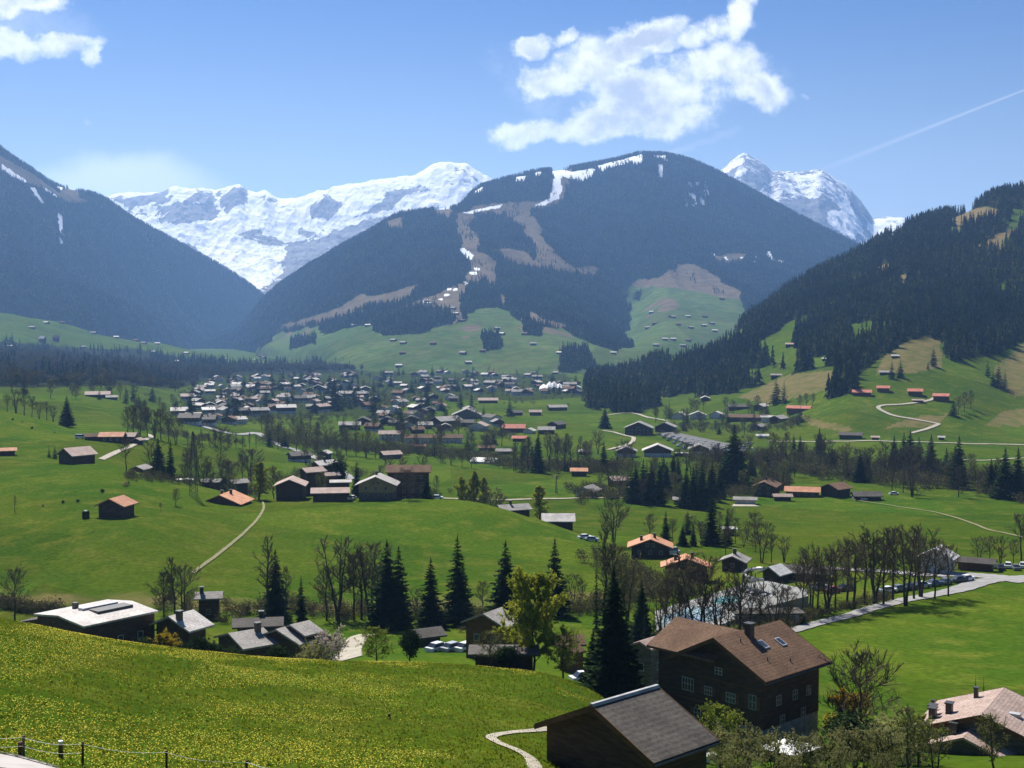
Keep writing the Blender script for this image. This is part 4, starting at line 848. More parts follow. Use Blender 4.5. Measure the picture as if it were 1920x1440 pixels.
# wood behind and among the houses at the left of the town
wood_poly = [(-60, 722), (-60, 640), (0, 636), (60, 650), (200, 656), (330, 660), (500, 640), (620, 646), (660, 640), (700, 660), (722, 690), (640, 694), (560, 690), (500, 694), (420, 702), (340, 722), (240, 720), (100, 725)]
def wm(px, py, X, Y): return inside(wood_poly, px, py) & (Y > 800) & (Y < 2300) & (fbm(X / 45, Y / 70, 12, 3) > -.04)
P, g = scatter(G, -1300, -200, 800, 2300, 8600, wm, 45)
stuff_trees('wood', 'dense dark wood of spruces behind the left part of the town', conesA, P - [0, 0, 1], g.uniform(9, 22, len(P)) * (1.12 + .5 * fbm(P[:, 0] / 35, P[:, 1] / 60, 8, 2)), M['forest'])
M['woodbrown'] = foliage_mat('leafless_wood', (.075, .062, .040), (.10, .095, .045), (.05, .042, .032), .03, .15, vary=0)
def wm2(px, py, X, Y): return inside([(-60, 732), (-60, 660), (120, 668), (300, 668), (500, 652), (640, 655), (700, 668), (722, 692), (640, 698), (500, 700), (420, 708), (350, 738), (240, 728), (100, 735)], px, py) & (fbm(X / 60, Y / 80, 19, 3) > -.12)
woodblob = [round_tree_np(1, .36, 300, 520 + i, .048, lo=.12) for i in range(4)]
P, g = scatter(G, -1200, -150, 800, 2000, 5200, wm2, 46)
stuff_trees('wood', 'brown leafless trees mixed into the wood left of the town', woodblob, P, g.uniform(11, 19, len(P)), M['woodbrown'])
print('wood', len(P))
# riverside scrub and hedges: nobody could count these
leafblob = [round_tree_np(1, .62, 260, 500 + i, .045, lo=.0) for i in range(4)]
def along(pts, n, jx, jy, seed, ymin=30):
    g = np.random.default_rng(seed); out = []
    for i in range(n):
        t = g.uniform(0, len(pts) - 1); k = min(int(t), len(pts) - 2); f_ = t - k
        px = pts[k][0] + (pts[k + 1][0] - pts[k][0]) * f_ + g.normal(0, jx); py = pts[k][1] + (pts[k + 1][1] - pts[k][1]) * f_ + g.normal(0, jy)
        out.append(at(px, py, ymin))
    return np.array([tuple(p) for p in out]), g
def scrub(name, label, pts, n, h0, h1, seed, jx=8, jy=3, ymin=30, mat='scrub', protos=None):
    P, g = along(pts, n, jx, jy, seed, ymin); stuff_trees(name, label, protos or leafblob, P - [0, 0, .2], g.uniform(h0, h1, n), M[mat])
scrub('undergrowth', 'brushwood along the stream below the big green knoll', [(300, 1150), (480, 1150), (620, 1150), (760, 1160), (900, 1165), (1050, 1150), (1180, 1140)], 280, 1.2, 3.6, 61, ymin=140, jy=9)
scrub('undergrowth', 'brown brushwood at the left edge behind the flower meadow', [(-60, 1135), (0, 1138), (60, 1148), (120, 1150)], 70, 1.5, 3.5, 62, ymin=140)
scrub('undergrowth', 'brushwood around the pool and below the tall bare trees', [(1150, 1202), (1240, 1204), (1330, 1204), (1420, 1184), (1500, 1165), (1580, 1142), (1660, 1124)], 300, .8, 2.4, 63, ymin=130, jy=3)
scrub('undergrowth', 'hedges and brushwood along the river in the middle of the valley', [(500, 822), (600, 835), (700, 845), (800, 850), (900, 862), (1000, 880), (1100, 882), (1180, 880)], 620, 2.5, 7, 64, jy=4, ymin=300)
scrub('undergrowth', 'leafless river wood across the right part of the valley', [(1440, 875), (1520, 878), (1600, 885), (1700, 895), (1800, 905), (1920, 920), (2000, 930)], 620, 3, 8, 65, jy=10, ymin=300)
scrub('undergrowth', 'shrubs and gardens between the houses right of the middle', [(1080, 925), (1180, 930), (1300, 935), (1400, 925), (1470, 910), (1420, 860), (1300, 865)], 480, 2, 6, 66, jy=6, ymin=260)
scrub('undergrowth', 'thickets on the slope above the first orange roofs', [(1130, 1050), (1170, 1075), (1230, 1100), (1180, 1120), (1300, 1095)], 150, 1.5, 4, 67, jy=10, jx=16, ymin=160)
scrub('undergrowth', 'garden bushes between the town houses', [(340, 770), (420, 760), (500, 745), (620, 740), (720, 745), (820, 730), (950, 725), (1060, 728)], 800, 2, 6, 68, jy=16, jx=30, ymin=500)
scrub('undergrowth', 'brown hedgerow below the green hill at the left', [(240, 800), (300, 812), (380, 822), (460, 832)], 110, 2, 4, 69, ymin=300)
scrub('undergrowth', 'bushes around the houses below the power pylon', [(235, 893), (330, 903), (420, 914), (475, 928)], 90, 1.5, 4, 70, ymin=300)
scrub('undergrowth', 'garden bushes round the farm group on the knoll', [(520, 905), (570, 890), (620, 870), (650, 885), (760, 915), (830, 925)], 80, 1.5, 4, 71, jy=4, jx=14, ymin=306)
scrub('undergrowth', 'hedges along the near edge of the town', [(470, 790), (560, 786), (700, 788), (800, 798), (900, 805), (960, 822)], 240, 2, 5, 72, jy=4, ymin=420)
scrub('undergrowth', 'shrubs around the car park and the halls', [(1200, 815), (1280, 800), (1340, 800), (1400, 812), (1470, 800), (1500, 790)], 200, 2, 5, 73, jy=5, ymin=430)
# ------------------------------------------------------------------ foreground grass and dandelions
def fore(n, seed):
    g = np.random.default_rng(seed); X = g.uniform(-62, 22, n); Y = 34 + (104 - 34) * g.uniform(0, 1, n) ** 1.0; Z = G.z(X, Y); px, py = proj(X, Y, Z)
    k = (px > -40) & (px < 1130) & (py < 1460); return np.stack([X[k], Y[k] * KY, Z[k]], -1), px[k], py[k], g
P, px, py, g = fore(170000, 71)
road_poly = [(-60, 1405), (0, 1417), (60, 1430), (130, 1450), (-60, 1460)]
k = ~inside(road_poly, px, py); P = P[k]
n = len(P); T = P[:, None, :] + np.stack([g.normal(0, .07, (n, 3)), g.normal(0, .07, (n, 3)), np.stack([np.full(n, -.02), np.full(n, -.02), g.uniform(.05, .17, n)], 1)], -1)
V, Fc = tris_obj(T.astype(np.float32)); M['blade'] = foliage_mat('meadow_blades', (.135, .165, .010), (.165, .19, .012), (.21, .21, .025), .08, .45, vary=0)
tag(link('grass', mesh_np('grass', V, [Fc], False, M['blade'])), 'tufts of green grass on the near meadow slope', kind='stuff')
P, px, py, g = fore(120000, 72)
dn = .5 + 2.2 * fbm(P[:, 0] / 6, P[:, 1] / 10, 73, 4) + .05 - np.clip((px - 420) / 600, 0, 1.1); k = (g.uniform(0, 1, len(P)) < dn) & ~inside(road_poly, px, py); P = P[k] + [0, 0, .13]
n = len(P); a = g.uniform(0, 6.28, n); r_ = g.uniform(.022, .042, n)
th = np.arange(5) * 2 * pi / 5; ring = np.stack([np.cos(a[:, None] + th) * r_[:, None], np.sin(a[:, None] + th) * r_[:, None], g.normal(0, .012, (n, 5))], -1) + P[:, None]
idx = np.arange(n * 5).reshape(n, 5)
M['dandelion'] = foliage_mat('dandelion_heads', (.66, .54, .06), (.72, .62, .10), (.42, .42, .08), .8, .25, vary=0)
tag(link('flowers', mesh_np('flowers', ring.reshape(-1, 3), [idx], False, M['dandelion'])), 'yellow dandelions scattered over the near meadow', kind='stuff')

# ------------------------------------------------------------------ roads and paths
M['asphalt'] = mat_noise('pale_asphalt', (.22, .215, .21), (.29, .28, .27), .4, .9, obj=False)
M['gravel'] = mat_noise('pale_gravel', (.30, .27, .21), (.40, .36, .29), .6, .95, obj=False)
M['track'] = mat_noise('trodden_earth', (.17, .17, .075), (.23, .21, .11), .6, .95, obj=False)
M['asphalt_dark'] = mat_noise('dark_asphalt', (.09, .09, .09), (.14, .135, .13), .4, .9, obj=False)
M['kerb'] = mat_noise('dark_kerb', (.05, .048, .045), (.09, .085, .08), 2, .9, obj=False)
def catmull(pts, n):
    pts = [Vector(p) for p in pts]; P_ = [pts[0] * 2 - pts[1]] + pts + [pts[-1] * 2 - pts[-2]]; out = []
    for i in range(1, len(P_) - 2):
        for k in range(n):
            t = k / n; a, b, c, d = P_[i - 1], P_[i], P_[i + 1], P_[i + 2]
            out.append(.5 * ((2 * b) + (c - a) * t + (2 * a - 5 * b + 4 * c - d) * t * t + (3 * b - a - 3 * c + d) * t ** 3))
    return out + [pts[-1]]
def ribbon(name, pts, width, mat, label, lift=.06, ymin=30, Ys=None, n=14, kind='structure'):
    W3 = [at(p[0], p[1], p[2] if len(p) > 2 else ymin) for p in pts]; c = catmull(W3, n); V, Fs = [], []
    wd = width if isinstance(width, (list, tuple)) else [width] * len(pts); m_ = 5
    for i, p in enumerate(c):
        d = (c[min(i + 1, len(c) - 1)] - c[max(i - 1, 0)]); nrm = Vector((-d.y, d.x, 0)).normalized(); t = i / max(1, len(c) - 1) * (len(wd) - 1); k = min(int(t), len(wd) - 2); w = wd[k] + (wd[k + 1] - wd[k]) * (t - k)
        for j in range(m_):
            q = p + nrm * w * (j / (m_ - 1) - .5) * (1 + .06 * sin(i * 1.7)); V.append((q.x, q.y, gz(q.x, q.y) + lift + p.y * .00035))
    for i in range(len(c) - 1):
        for j in range(m_ - 1): a = i * m_ + j; Fs.append((a, a + 1, a + m_ + 1, a + m_))
    o = link(name, mesh_np(name, V, [Fs], True, M[mat])); tag(o, label, kind=kind); return o
ribbon('path', [(1042, 1367), (1000, 1371), (955, 1375), (930, 1379), (921, 1385), (940, 1396), (970, 1408), (995, 1424), (1006, 1446)], [.7, .7, .75, .8, .8, .8, .85, .9, 1.0], 'gravel', 'pale gravel path curving past the charcoal barn', .05)
ribbon('path', [(492, 940), (494, 955), (478, 980), (440, 1015), (400, 1047), (362, 1075)], [.6, .8, .9, .9, 1.0, 1.0], 'track', 'thin trodden path running down the green knoll', .10, ymin=200)
ribbon('road', [(650, 1238), (655, 1222), (664, 1208), (672, 1196), (690, 1190)], [5.0, 4.2, 4, 4, 4], 'gravel', 'pale driveway beyond the flower meadow', .05, ymin=112)
ribbon('road', [(1400, 1198), (1480, 1185), (1560, 1163), (1640, 1140), (1700, 1125), (1780, 1110), (1850, 1090), (1920, 1084), (1990, 1080)], [2.6, 2.8, 3, 3.5, 4, 4.5, 6, 7, 7], 'asphalt', 'pale road along the edge of the right meadow', .08, ymin=130)
ribbon('road', [(1500, 1064), (1580, 1068), (1660, 1072), (1740, 1079), (1800, 1078), (1860, 1082), (1930, 1092)], [4.5, 5, 5, 5.5, 7, 8, 8], 'asphalt', 'pale road in front of the white walled house', .09, ymin=130)
ribbon('road', [(190, 862), (215, 850), (245, 838), (270, 826), (283, 820), (279, 815)], 2.4, 'gravel', 'pale farm track climbing to the orange roofed farm', .12, ymin=250)
ribbon('road', [(1440, 828), (1520, 829), (1600, 828), (1700, 829), (1800, 832), (1880, 834), (1960, 836)], 4.5, 'gravel', 'pale road along the foot of the right slope', .2, ymin=450)
ribbon('road', [(1708, 813), (1735, 806), (1758, 797), (1752, 794), (1720, 788), (1680, 781), (1660, 774), (1647, 766), (1655, 761), (1700, 758), (1740, 752), (1752, 747)], 3.4, 'gravel', 'winding farm road on the right slope', .25, ymin=450)
ribbon('road', [(1130, 808), (1150, 811), (1175, 818), (1188, 822), (1182, 832), (1160, 839), (1140, 844)], 3.2, 'gravel', 'pale lane bending past the bright valley meadow', .2, ymin=400)
ribbon('road', [(830, 935), (900, 937), (960, 938), (1040, 936), (1110, 934), (1180, 934)], 3.0, 'gravel', 'straight pale lane across the valley floor', .15, ymin=330)
ribbon('road', [(480, 812), (500, 822), (520, 833), (545, 842), (575, 852), (610, 866), (640, 885), (660, 900)], [7, 7, 6, 5, 5, 6, 6, 6], 'asphalt', 'pale road dropping from the town to the farm group', .2, ymin=310)
ribbon('road', [(340, 790), (370, 797), (400, 806), (440, 815), (480, 812)], 6, 'asphalt', 'pale road entering the town from the left', .2, ymin=450)
ribbon('road', [(1600, 938), (1640, 944), (1700, 953), (1800, 974), (1900, 1004), (1960, 1020)], 1.2, 'track', 'faint track crossing the right meadow', .12, ymin=250)
ribbon('road', [(1790, 862), (1850, 864), (1920, 860), (1990, 858)], 3, 'gravel', 'pale lane behind the conifers at the right edge', .2, ymin=420)
ribbon('road', [(1130, 780), (1180, 775), (1210, 782), (1250, 790)], 3.5, 'gravel', 'short pale lane under the forest edge', .2, ymin=500)
M['road_near'] = mat_noise('near_road', (.36, .33, .31), (.42, .39, .37), .9, .9, obj=False)
def flat_patch(name, poly, mat, label, lift, ymin, kind='structure', Y=None):
    P_ = [at(x, y, ymin, Y) for x, y in poly]; V = [(p.x, p.y, p.z + lift) for p in P_]
    o = link(name, mesh_np(name, V, [[tuple(range(len(V)))]], False, M[mat])); tag(o, label, kind=kind); return o
ribbon('road', [(-220, 1402), (-100, 1414), (0, 1428), (50, 1440), (110, 1458)], [2.6, 2.6, 2.6, 2.6, 2.6], 'road_near', 'pale road corner at the bottom left', .07, ymin=25)
ribbon('kerb', [(-220, 1388), (-100, 1400), (0, 1416), (50, 1427), (110, 1444)], .16, 'kerb', 'dark kerb edging the pale road corner', .14, ymin=25)
# ------------------------------------------------------------------ foreground buildings
zb_ = -41.5
barn = house_fit((1226, 1437), (1021, 1358), (1336, 1390), -26.2, -31.8, 'r', 'dark', 'wood_dark', 'dark timber barn with charcoal shingle roof and pale ridge, nearest building', 'barn', name='barn', t=.46, og=.5, oe=.6, ridge_cap='deck_grey', lod=2, deep=6, thick=.2)
ze_ = -38.2
N_, L_, R_ = onz(1436, 1284, ze_), onz(1238, 1239, ze_), onz(1568, 1246, ze_)
big = house_fit((1436, 1284), (1238, 1239), (1568, 1246), ze_, -45.6, 'r', 'brown', 'wood_dark', 'big dark chalet with brown tiled cross gable roof and two skylights', 'chalet', t=.50, og=1.0, oe=1.0, lod=2, hb=2.0, base='stone', deep=5)
def in_local(root, P): return Matrix.Rotation(-root.rotation_euler.z, 4, 'Z') @ (P - Vector(root.location))
def hero_parts():
    r = big; w = [c for c in r.children if c.name.startswith('wall')][0]
    L = max(v.co.x for v in w.data.vertices); Wh = max(v.co.y for v in w.data.vertices); h = 7.9; t = .50; hr = max(v.co.z for v in w.data.vertices)
    # gable front is local -X, long right side is local -Y
    def win(side, u, z, w_, hh, k):
        fr, pn = MB(), MB()
        def q(mb, u0, u1, z0, z1, d0, d1):
            if side == 'g': mb.box(-L - d1, -L - d0, u0, u1, z0, z1)
            else: mb.box(u0, u1, -Wh - d1, -Wh - d0, z0, z1)
        a = .07
        for i in range(k + 1): q(fr, u - w_ / 2 + (w_ - a) * i / k, u - w_ / 2 + (w_ - a) * i / k + a, z, z + hh, -.05, .07)
        for zz in (z - .01, z + hh * .5, z + hh - a): q(fr, u - w_ / 2, u + w_ / 2, zz, zz + a, -.05, .06)
        f_ = fr.obj('window', M['frame'], r); q(pn, u - w_ / 2 + .03, u + w_ / 2 - .03, z + .03, z + hh - .03, -.06, .02); pn.obj('pane', M['glass'], f_)
    for u, z, w_, hh, k in ((4.3, 4.2, 1.7, 1.5, 4), (1.4, 4.3, 1.1, 1.0, 3), (-1.7, 4.1, 1.3, 1.1, 3), (-4.6, 4.0, 1.0, 1.6, 2), (2.9, 1.4, 1.0, 1.1, 2), (-1.9, .9, 1.2, 1.3, 3), (-4.6, .9, .9, 1.3, 2), (0, 6.9, 1.0, .8, 2)): win('g', u, z, w_, hh, k)
    for u, z in ((-2.5, 4.2), (.6, 4.2), (3.2, 4.2), (-1.8, 1.9), (2.2, 1.9)): win('s', u, z, .9, 1.1, 2)
    for u, z, w_, hh in ((1.4, 4.3, 1.1, 1.0), (-1.7, 4.1, 1.3, 1.1), (-4.6, 4.0, 1.0, 1.6), (2.9, 1.4, 1.0, 1.1), (-1.9, .9, 1.2, 1.3)):
        for sg in (-1, 1): yc = u + sg * (w_ / 2 + .27); MB().box(-L - .08, -L - .02, yc - .24, yc + .24, z, z + hh).obj('shutter', M['wood_brown'], r)
    # trim boards across the front
    b = MB()
    for z in (3.3, 6.2): b.box(-L - .12, -L, -Wh + .1, Wh - .1, z, z + .18)
    b.obj('trim', M['wood_brown'], r)
    # balcony along the gable front
    b = MB(); b.box(-L - 1.0, -L, -Wh + .8, Wh - .8, 3.35, 3.5); b.box(-L - 1.0, -L - .93, -Wh + .8, Wh - .8, 4.25, 4.35)
    for i in range(34): y = -Wh + .8 + i * (2 * Wh - 1.6) / 33; b.box(-L - .98, -L - .94, y - .07, y + .07, 3.5, 4.25)
    # skylights, chimney, small pipes on the lit slope (local -Y)
    def onroof(x, y, up=0.0): return (x, y, hr - t * abs(y) + .28 + up)
    for x, y in ((-.6, -2.6), (2.3, -2.9)):
        s_ = MB(); z0 = hr - t * abs(y) + .28
        for dz, m0, nm, mat in ((.12, .55, 'skylight', 'metal_pale'),):
            s_.add([(x - .45, y - .6, z0 - .6 * t), (x + .45, y - .6, z0 - .6 * t), (x + .45, y + .6, z0 + .6 * t), (x - .45, y + .6, z0 + .6 * t), (x - .45, y - .6, z0 - .6 * t + .14), (x + .45, y - .6, z0 - .6 * t + .14), (x + .45, y + .6, z0 + .6 * t + .14), (x - .45, y + .6, z0 + .6 * t + .14)],
                   [(0, 3, 2, 1), (4, 5, 6, 7), (0, 1, 5, 4), (1, 2, 6, 5), (2, 3, 7, 6), (3, 0, 4, 7)])
            f_ = s_.obj(nm, M[mat], r)
        p_ = MB(); p_.add([(x - .34, y - .48, z0 - .48 * t + .155), (x + .34, y - .48, z0 - .48 * t + .155), (x + .34, y + .48, z0 + .48 * t + .155), (x - .34, y + .48, z0 + .48 * t + .155)], [(0, 1, 2, 3)]); p_.obj('pane', M['glass'], f_)
    x, y, z = onroof(-.9, -.9); MB().box(x - .4, x + .4, y - .4, y + .4, z - .9, z + 1.3).box(x - .52, x + .52, y - .52, y + .52, z + 1.3, z + 1.42).obj('chimney', M['metal_dark'], r)
    for x, y in ((-3.2, -1.4), (-2.6, -4.6), (.4, -5.5)):
        x, y, z = onroof(x, y); MB().bar((x, y, z - .2), (x, y, z + .35), .07).obj('vent_pipe', M['metal_dark'], r)
    # cross wing with its own ridge parallel to the front
    hw = h + .95; ww = 8.6; x0 = -L - .05; hrw = hw + .47 * ww / 2
    wing = MB(); ys, ye_ = 0.3, Wh + 2.6
    wing.add([(x0, ys, 0), (x0, ye_, 0), (x0, ye_, hw), (x0, ys, hw), (x0 + ww, ys, 0), (x0 + ww, ye_, 0), (x0 + ww, ye_, hw), (x0 + ww, ys, hw), (x0 + ww / 2, ye_, hrw), (x0 + ww / 2, ys, hrw)],
             [(0, 1, 2, 3), (5, 4, 7, 6), (1, 5, 6, 8, 2), (4, 0, 3, 9, 7)]); wing.obj('wing_wall', M['wood_dark'], r)
    oe = 1.0; wr = MB(); ys, ye_ = -.1, ye_ + 1.0
    for sg in (-1, 1):
        xe = x0 + ww / 2 + sg * (ww / 2 + oe); zee = hrw - .47 * (ww / 2 + oe); xm = x0 + ww / 2
        vs = [(xm, ys, hrw), (xe, ys, zee), (xe, ye_, zee), (xm, ye_, hrw), (xm, ys, hrw + .28), (xe, ys, zee + .28), (xe, ye_, zee + .28), (xm, ye_, hrw + .28)]
        wr.add(vs, [(0, 1, 2, 3), (7, 6, 5, 4), (0, 4, 5, 1), (1, 5, 6, 2), (2, 6, 7, 3)])
    wr.obj('wing_roof', RM['brown'], r)
    MB().box(x0 + 2.0, x0 + 2.8, .9, 1.5, hw + .47 * 2.4 + .1, hw + .47 * 2.4 + .55).obj('dormer', M['metal_pale'], r)
hero_parts()
# pink roofed house at the right edge, ridge from near to far
RN, RF = onz(1841, 1338, -42.8), onz(1881, 1291, -42.8); d_ = (RF - RN); ang = math.atan2(d_.y, d_.x)
pk = make_house('house', d_.length, 13.5, 3.6, .36, hb=1.6, base='plaster', roof='pink', wall='wood_grey', og=.6, oe=.9, lod=2, wins='l', deep=6)
cen = (RN + RF) / 2; pk.location = (cen.x, cen.y, -42.8 - 3.6 - .36 * 13.5 / 2 - .28); pk.rotation_euler = (0, 0, ang); tag(pk, 'pinkish tiled roof house with many chimneys at the right edge', 'house')
for (cx, cy, s_) in ((-3.2, 5.9, .8), (-1.6, 6.3, .8), (-2.2, 4.3, .75), (3.6, 2.6, .5), (1.0, 6.9, .35)):
    z = 3.6 + .36 * 13.5 / 2 - .36 * abs(cy) + .1
    MB().box(cx - s_ * .6, cx + s_ * .6, cy - s_ * .45, cy + s_ * .45, z - .4, z + 1.3).box(cx - s_ * .75, cx + s_ * .75, cy - s_ * .6, cy + s_ * .6, z + 1.3, z + 1.45).obj('chimney', M['metal_dark'], pk)
for (cx, cy) in ((-1.2, -2.6),):
    z = 3.6 + .36 * 13.5 / 2 - .36 * abs(cy) + .3; MB().box(cx - .45, cx + .45, cy - .6, cy + .6, z - .25, z + .22).obj('skylight', M['metal_pale'], pk)
# lower wing of it, nearer
w2 = make_house('house', 7.5, 9.0, 2.6, .38, roof='pink', wall='wood_grey', og=.5, oe=.8, lod=1, deep=6, chimneys=((-1.5, 1.6), (.6, 2.2)))
q_ = onz(1822, 1368, -45.0); w2.location = (q_.x, q_.y, -45.0 - 2.6 - .38 * 4.5); w2.rotation_euler = (0, 0, ang); tag(w2, 'low pinkish roofed annex in front of the many-chimneyed house', 'house annex')

# ------------------------------------------------------------------ houses behind the flower meadow
g1 = 'houses right behind the flower meadow'
house_fit((157, 1178), (101, 1148), (269, 1144), -43.6, -50.5, 'r', 'pale', 'wood_dark', 'large house with flat pale roof and sunken terrace beyond the flower meadow', t=.10, og=.4, oe=.4, lod=1, hb=2.4, wins='f', name='house', shed=False)
tr_ = bpy.data.objects['house.002'] if 'house.002' in bpy.data.objects else None
def local_box(root, x0, x1, y0, y1, z0, z1, name, mat): return MB().box(x0, x1, y0, y1, z0, z1).obj(name, M[mat], root)
_h = [o for o in C.objects if o.get('label', '').startswith('large house with flat')][0]
_zr = 6.9 + .28
local_box(_h, -1.5, 4.6, -2.8, -.3, _zr - .5, _zr + .75, 'roof_terrace', 'metal_dark'); local_box(_h, -2.3, 3.8, -.1, 1.2, _zr - .2, _zr + .95, 'terrace_roof', 'metal_pale')
for cx, cy in ((-5.8, -1.8), (-5.0, -2.4), (-5.6, -.4), (-4.6, -1.2)): local_box(_h, cx - .12, cx + .12, cy - .12, cy + .12, _zr - .1, _zr + .35, 'vent_pipe', 'metal_dark')
local_box(_h, -1.5, -.8, 3.3, 4.0, _zr - .4, _zr + 1.2, 'chimney', 'metal_dark')
house_fit((146, 1190), (47, 1166), (196, 1172), -45.6, -51.5, 'r', 'dark', 'wood_dark', 'low dark roofed annex at the left of the flat pale roof', name='house', t=.22, og=.4, oe=.5)
house_fit((248, 1201), (170, 1178), (266, 1182), -47.0, -52, 'l', 'brown', 'wood_brown', 'low brown roof in front of the flat pale roof', name='house', t=.25, og=.4, oe=.5, chimneys=((0, -1),))
house_fit((355, 1188), (257, 1181), (414, 1177), -45.6, -51.5, 'r', 'pale', 'wood_dark', 'house with pale grey gable roof and black chimney behind dark shrubs', name='house', t=.42, lod=1, wins='l', chimneys=((-1.6, -1.3),))
house(390, 1136, 50, 34, 18, -4, 'grey', 'wood_dark', 'small house with grey roof and white awning at the foot of the knoll', Y=186, wins='f', chimneys=((-1.5, -.4),), balcony='f')
house(482, 1183, 92, 46, 14, -2, 'dark', 'wood_dark', 'long dark roofed chalet with white lower wall beside the red flag', Y=150, hb=1.4, wins='f', chimneys=((0.5, 1),))
house_fit((456, 1221), (431, 1193), (512, 1206), -46.4, -50.5, 'r', 'grey', 'wood_dark', 'grey roofed house with black chimney, edge of the flower meadow', name='house', t=.3, chimneys=((1.5, -.8),), og=.5, oe=.6)
house_fit((562, 1213), (492, 1194), (588, 1199), -46.2, -50.5, 'r', 'grey', 'wood_dark', 'grey gable roof right of the black chimney, edge of the flower meadow', name='house', t=.40, og=.5, oe=.6)
house_fit((572, 1196), (537, 1179), (597, 1185), -45.2, -50.5, 'r', 'grey', 'wood_dark', 'small house with pale railing behind the grey gable roof', name='house', t=.35, balcony='f', og=.4, oe=.5)
house(798, 1203, 60, 44, 12, 24, 'dark', 'wood_dark', 'low dark slate roof right of the dark thuja', Y=150)
house_fit((948, 1181), (881, 1164), (966, 1166), -45.0, -51.0, 'r', 'grey', 'wood_brown', 'brown timber house with grey gable roof beside the golden willow', name='house', t=.42, lod=1, wins='l', og=.6, oe=.6)
house(945, 1250, 130, 26, 17, 0, 'dark', 'wood_dark', 'long dark timber shed below the golden willow', cat='shed', name='shed', Y=112, t=.12)
house_fit((1078, 1229), (1054, 1219), (1092, 1222), -46.8, -50.2, 'r', 'brown', 'wood_brown', 'tiny brown roofed hut left of the tall dark conifer', cat='hut', name='hut', t=.5, og=.3, oe=.3)
house(1068, 1212, 40, 26, 10, 8, 'brown', 'wood_brown', 'brown shed behind the tiny brown hut', cat='shed', name='shed', Y=138)
house_fit((1222, 1222), (1188, 1210), (1240, 1207), -43.0, -49.5, 'r', 'pink', 'wood_grey', 'small pinkish roofed house squeezed against the big dark chalet', name='house', t=.4, og=.4, oe=.4, wins='fl')
# white garden roof right of the big chalet front, stones
pv = at(1478, 1392, 60, 88); r = empty('canopy', pv); z0 = 1.9
MB().add([(-3.2, 0, z0), (0, -2.5, z0), (3.6, 0, z0 + .1), (0.2, 2.8, z0), (.1, 0, z0 + .75)], [(0, 1, 4), (1, 2, 4), (2, 3, 4), (3, 0, 4)]).obj('cover', M['white'], r)
for q in ((-3.1, 0), (0, -2.4), (3.5, 0), (.2, 2.7)): MB().bar((q[0], q[1], -2), (q[0], q[1], z0), .05).obj('pole', M['metal_pale'], r)
tag(r, 'white canopy glaring in the sun in front of the big dark chalet', 'canopy')
# flag
pf = at(433, 1192, 60, 128); r = empty('flag', pf); MB().bar((0, 0, -1), (0, 0, 4.6), .05).obj('pole', M['metal_pale'], r)
f_ = MB(); f_.add([(0, 0, 2.6), (1.7, .15, 2.5), (1.7, .15, 4.3), (0, 0, 4.4), (0, .04, 2.6), (1.7, .19, 2.5), (1.7, .19, 4.3), (0, .04, 4.4)], [(0, 1, 2, 3), (7, 6, 5, 4)]); fo = f_.obj('cloth', M['red'], r)
MB().box(.40, 1.3, -.01, .03, 3.3, 3.6).box(.70, 1.0, -.012, .028, 3.0, 3.3).box(.70, 1.0, -.012, .028, 3.6, 3.9).obj('cross', M['white'], fo)
tag(r, 'red flag with white cross beside the long dark roofed chalet', 'flag')

# ------------------------------------------------------------------ farms and houses of the middle distance
house_fit((573, 913), (511, 915), (592, 905), -52.6, -59.2, 'r', 'pink', 'wood_dark', 'big dark barn with pinkish gable roof at the left end of the knoll farm', cat='barn', name='barn', t=.42, wh=25)
house(618, 939, 72, 42, 17, -1, 'pink', 'wood_dark', 'long low barn with pale pink roof on the edge of the knoll', cat='barn', name='barn', t=.36)
house(706, 937, 62, 78, 30, 82, 'pale', 'plaster_yellow', 'ochre farmhouse with broad pale gable roof on the knoll', cat='farmhouse', name='farmhouse', t=.42, hb=2.6, base='wood_grey', wins='l', lod=1, og=1.4, oe=1.4, chimneys=((1.5, 0.6),))
house(765, 905, 84, 52, 22, -2, 'brown', 'wood_dark', 'long brown roofed house behind the round bare tree', Y=313, wins='f')
house(638, 913, 40, 24, 10, 0, 'pale', 'wood_dark', 'pale roofed shed behind the pale pink roofed barn', cat='shed', name='shed', Y=325, t=.3)
house(584, 897, 44, 34, 14, 30, 'pink', 'wood_dark', 'pinkish roofed house behind the big dark barn', Y=335)
house(607, 885, 46, 34, 15, 35, 'pale', 'wood_brown', 'pale roofed house on the road above the knoll farm', Y=350, wins='f', chimneys=((0, 0),))
house(620, 900, 30, 24, 10, 20, 'pink', 'wood_brown', 'small pinkish roofed house left of the pale road', Y=345)
house(608, 862, 26, 24, 13, 70, 'pale', 'wood_dark', 'small dark hut with pale roof beside the road bend', cat='hut', name='hut', ymin=380)
house(560, 866, 42, 30, 13, 20, 'dark', 'wood_dark', 'dark barn left of the small hut at the road bend', cat='barn', name='barn', ymin=360, hb=1.5)
house_fit((233, 952), (177, 950), (258, 944), -49.2, -55.2, 'r', 'orange', 'wood_dark', 'dark hay barn with salmon gable roof alone on the left slope', cat='barn', name='barn', t=.46, wh=21)
bh = empty('water_tank', at(161, 972)); MB().bar((0, 0, -.5), (0, 0, 2.0), 1.0, 1.0, 12).obj('tank', M['leaf_dark'], bh); MB().bar((0, 0, 2.0), (0, 0, 2.3), .45, .4, 10).obj('lid', M['white'], bh); tag(bh, 'small round dark tank with white lid left of the salmon roofed barn', 'tank')
house_fit((135, 857), (110, 853), (180, 852), -47.3, -52.3, 'r', 'pink', 'wood_dark', 'weathered barn with wide pinkish grey roof above the salmon roofed barn', cat='barn', name='barn', t=.5, wh=14)
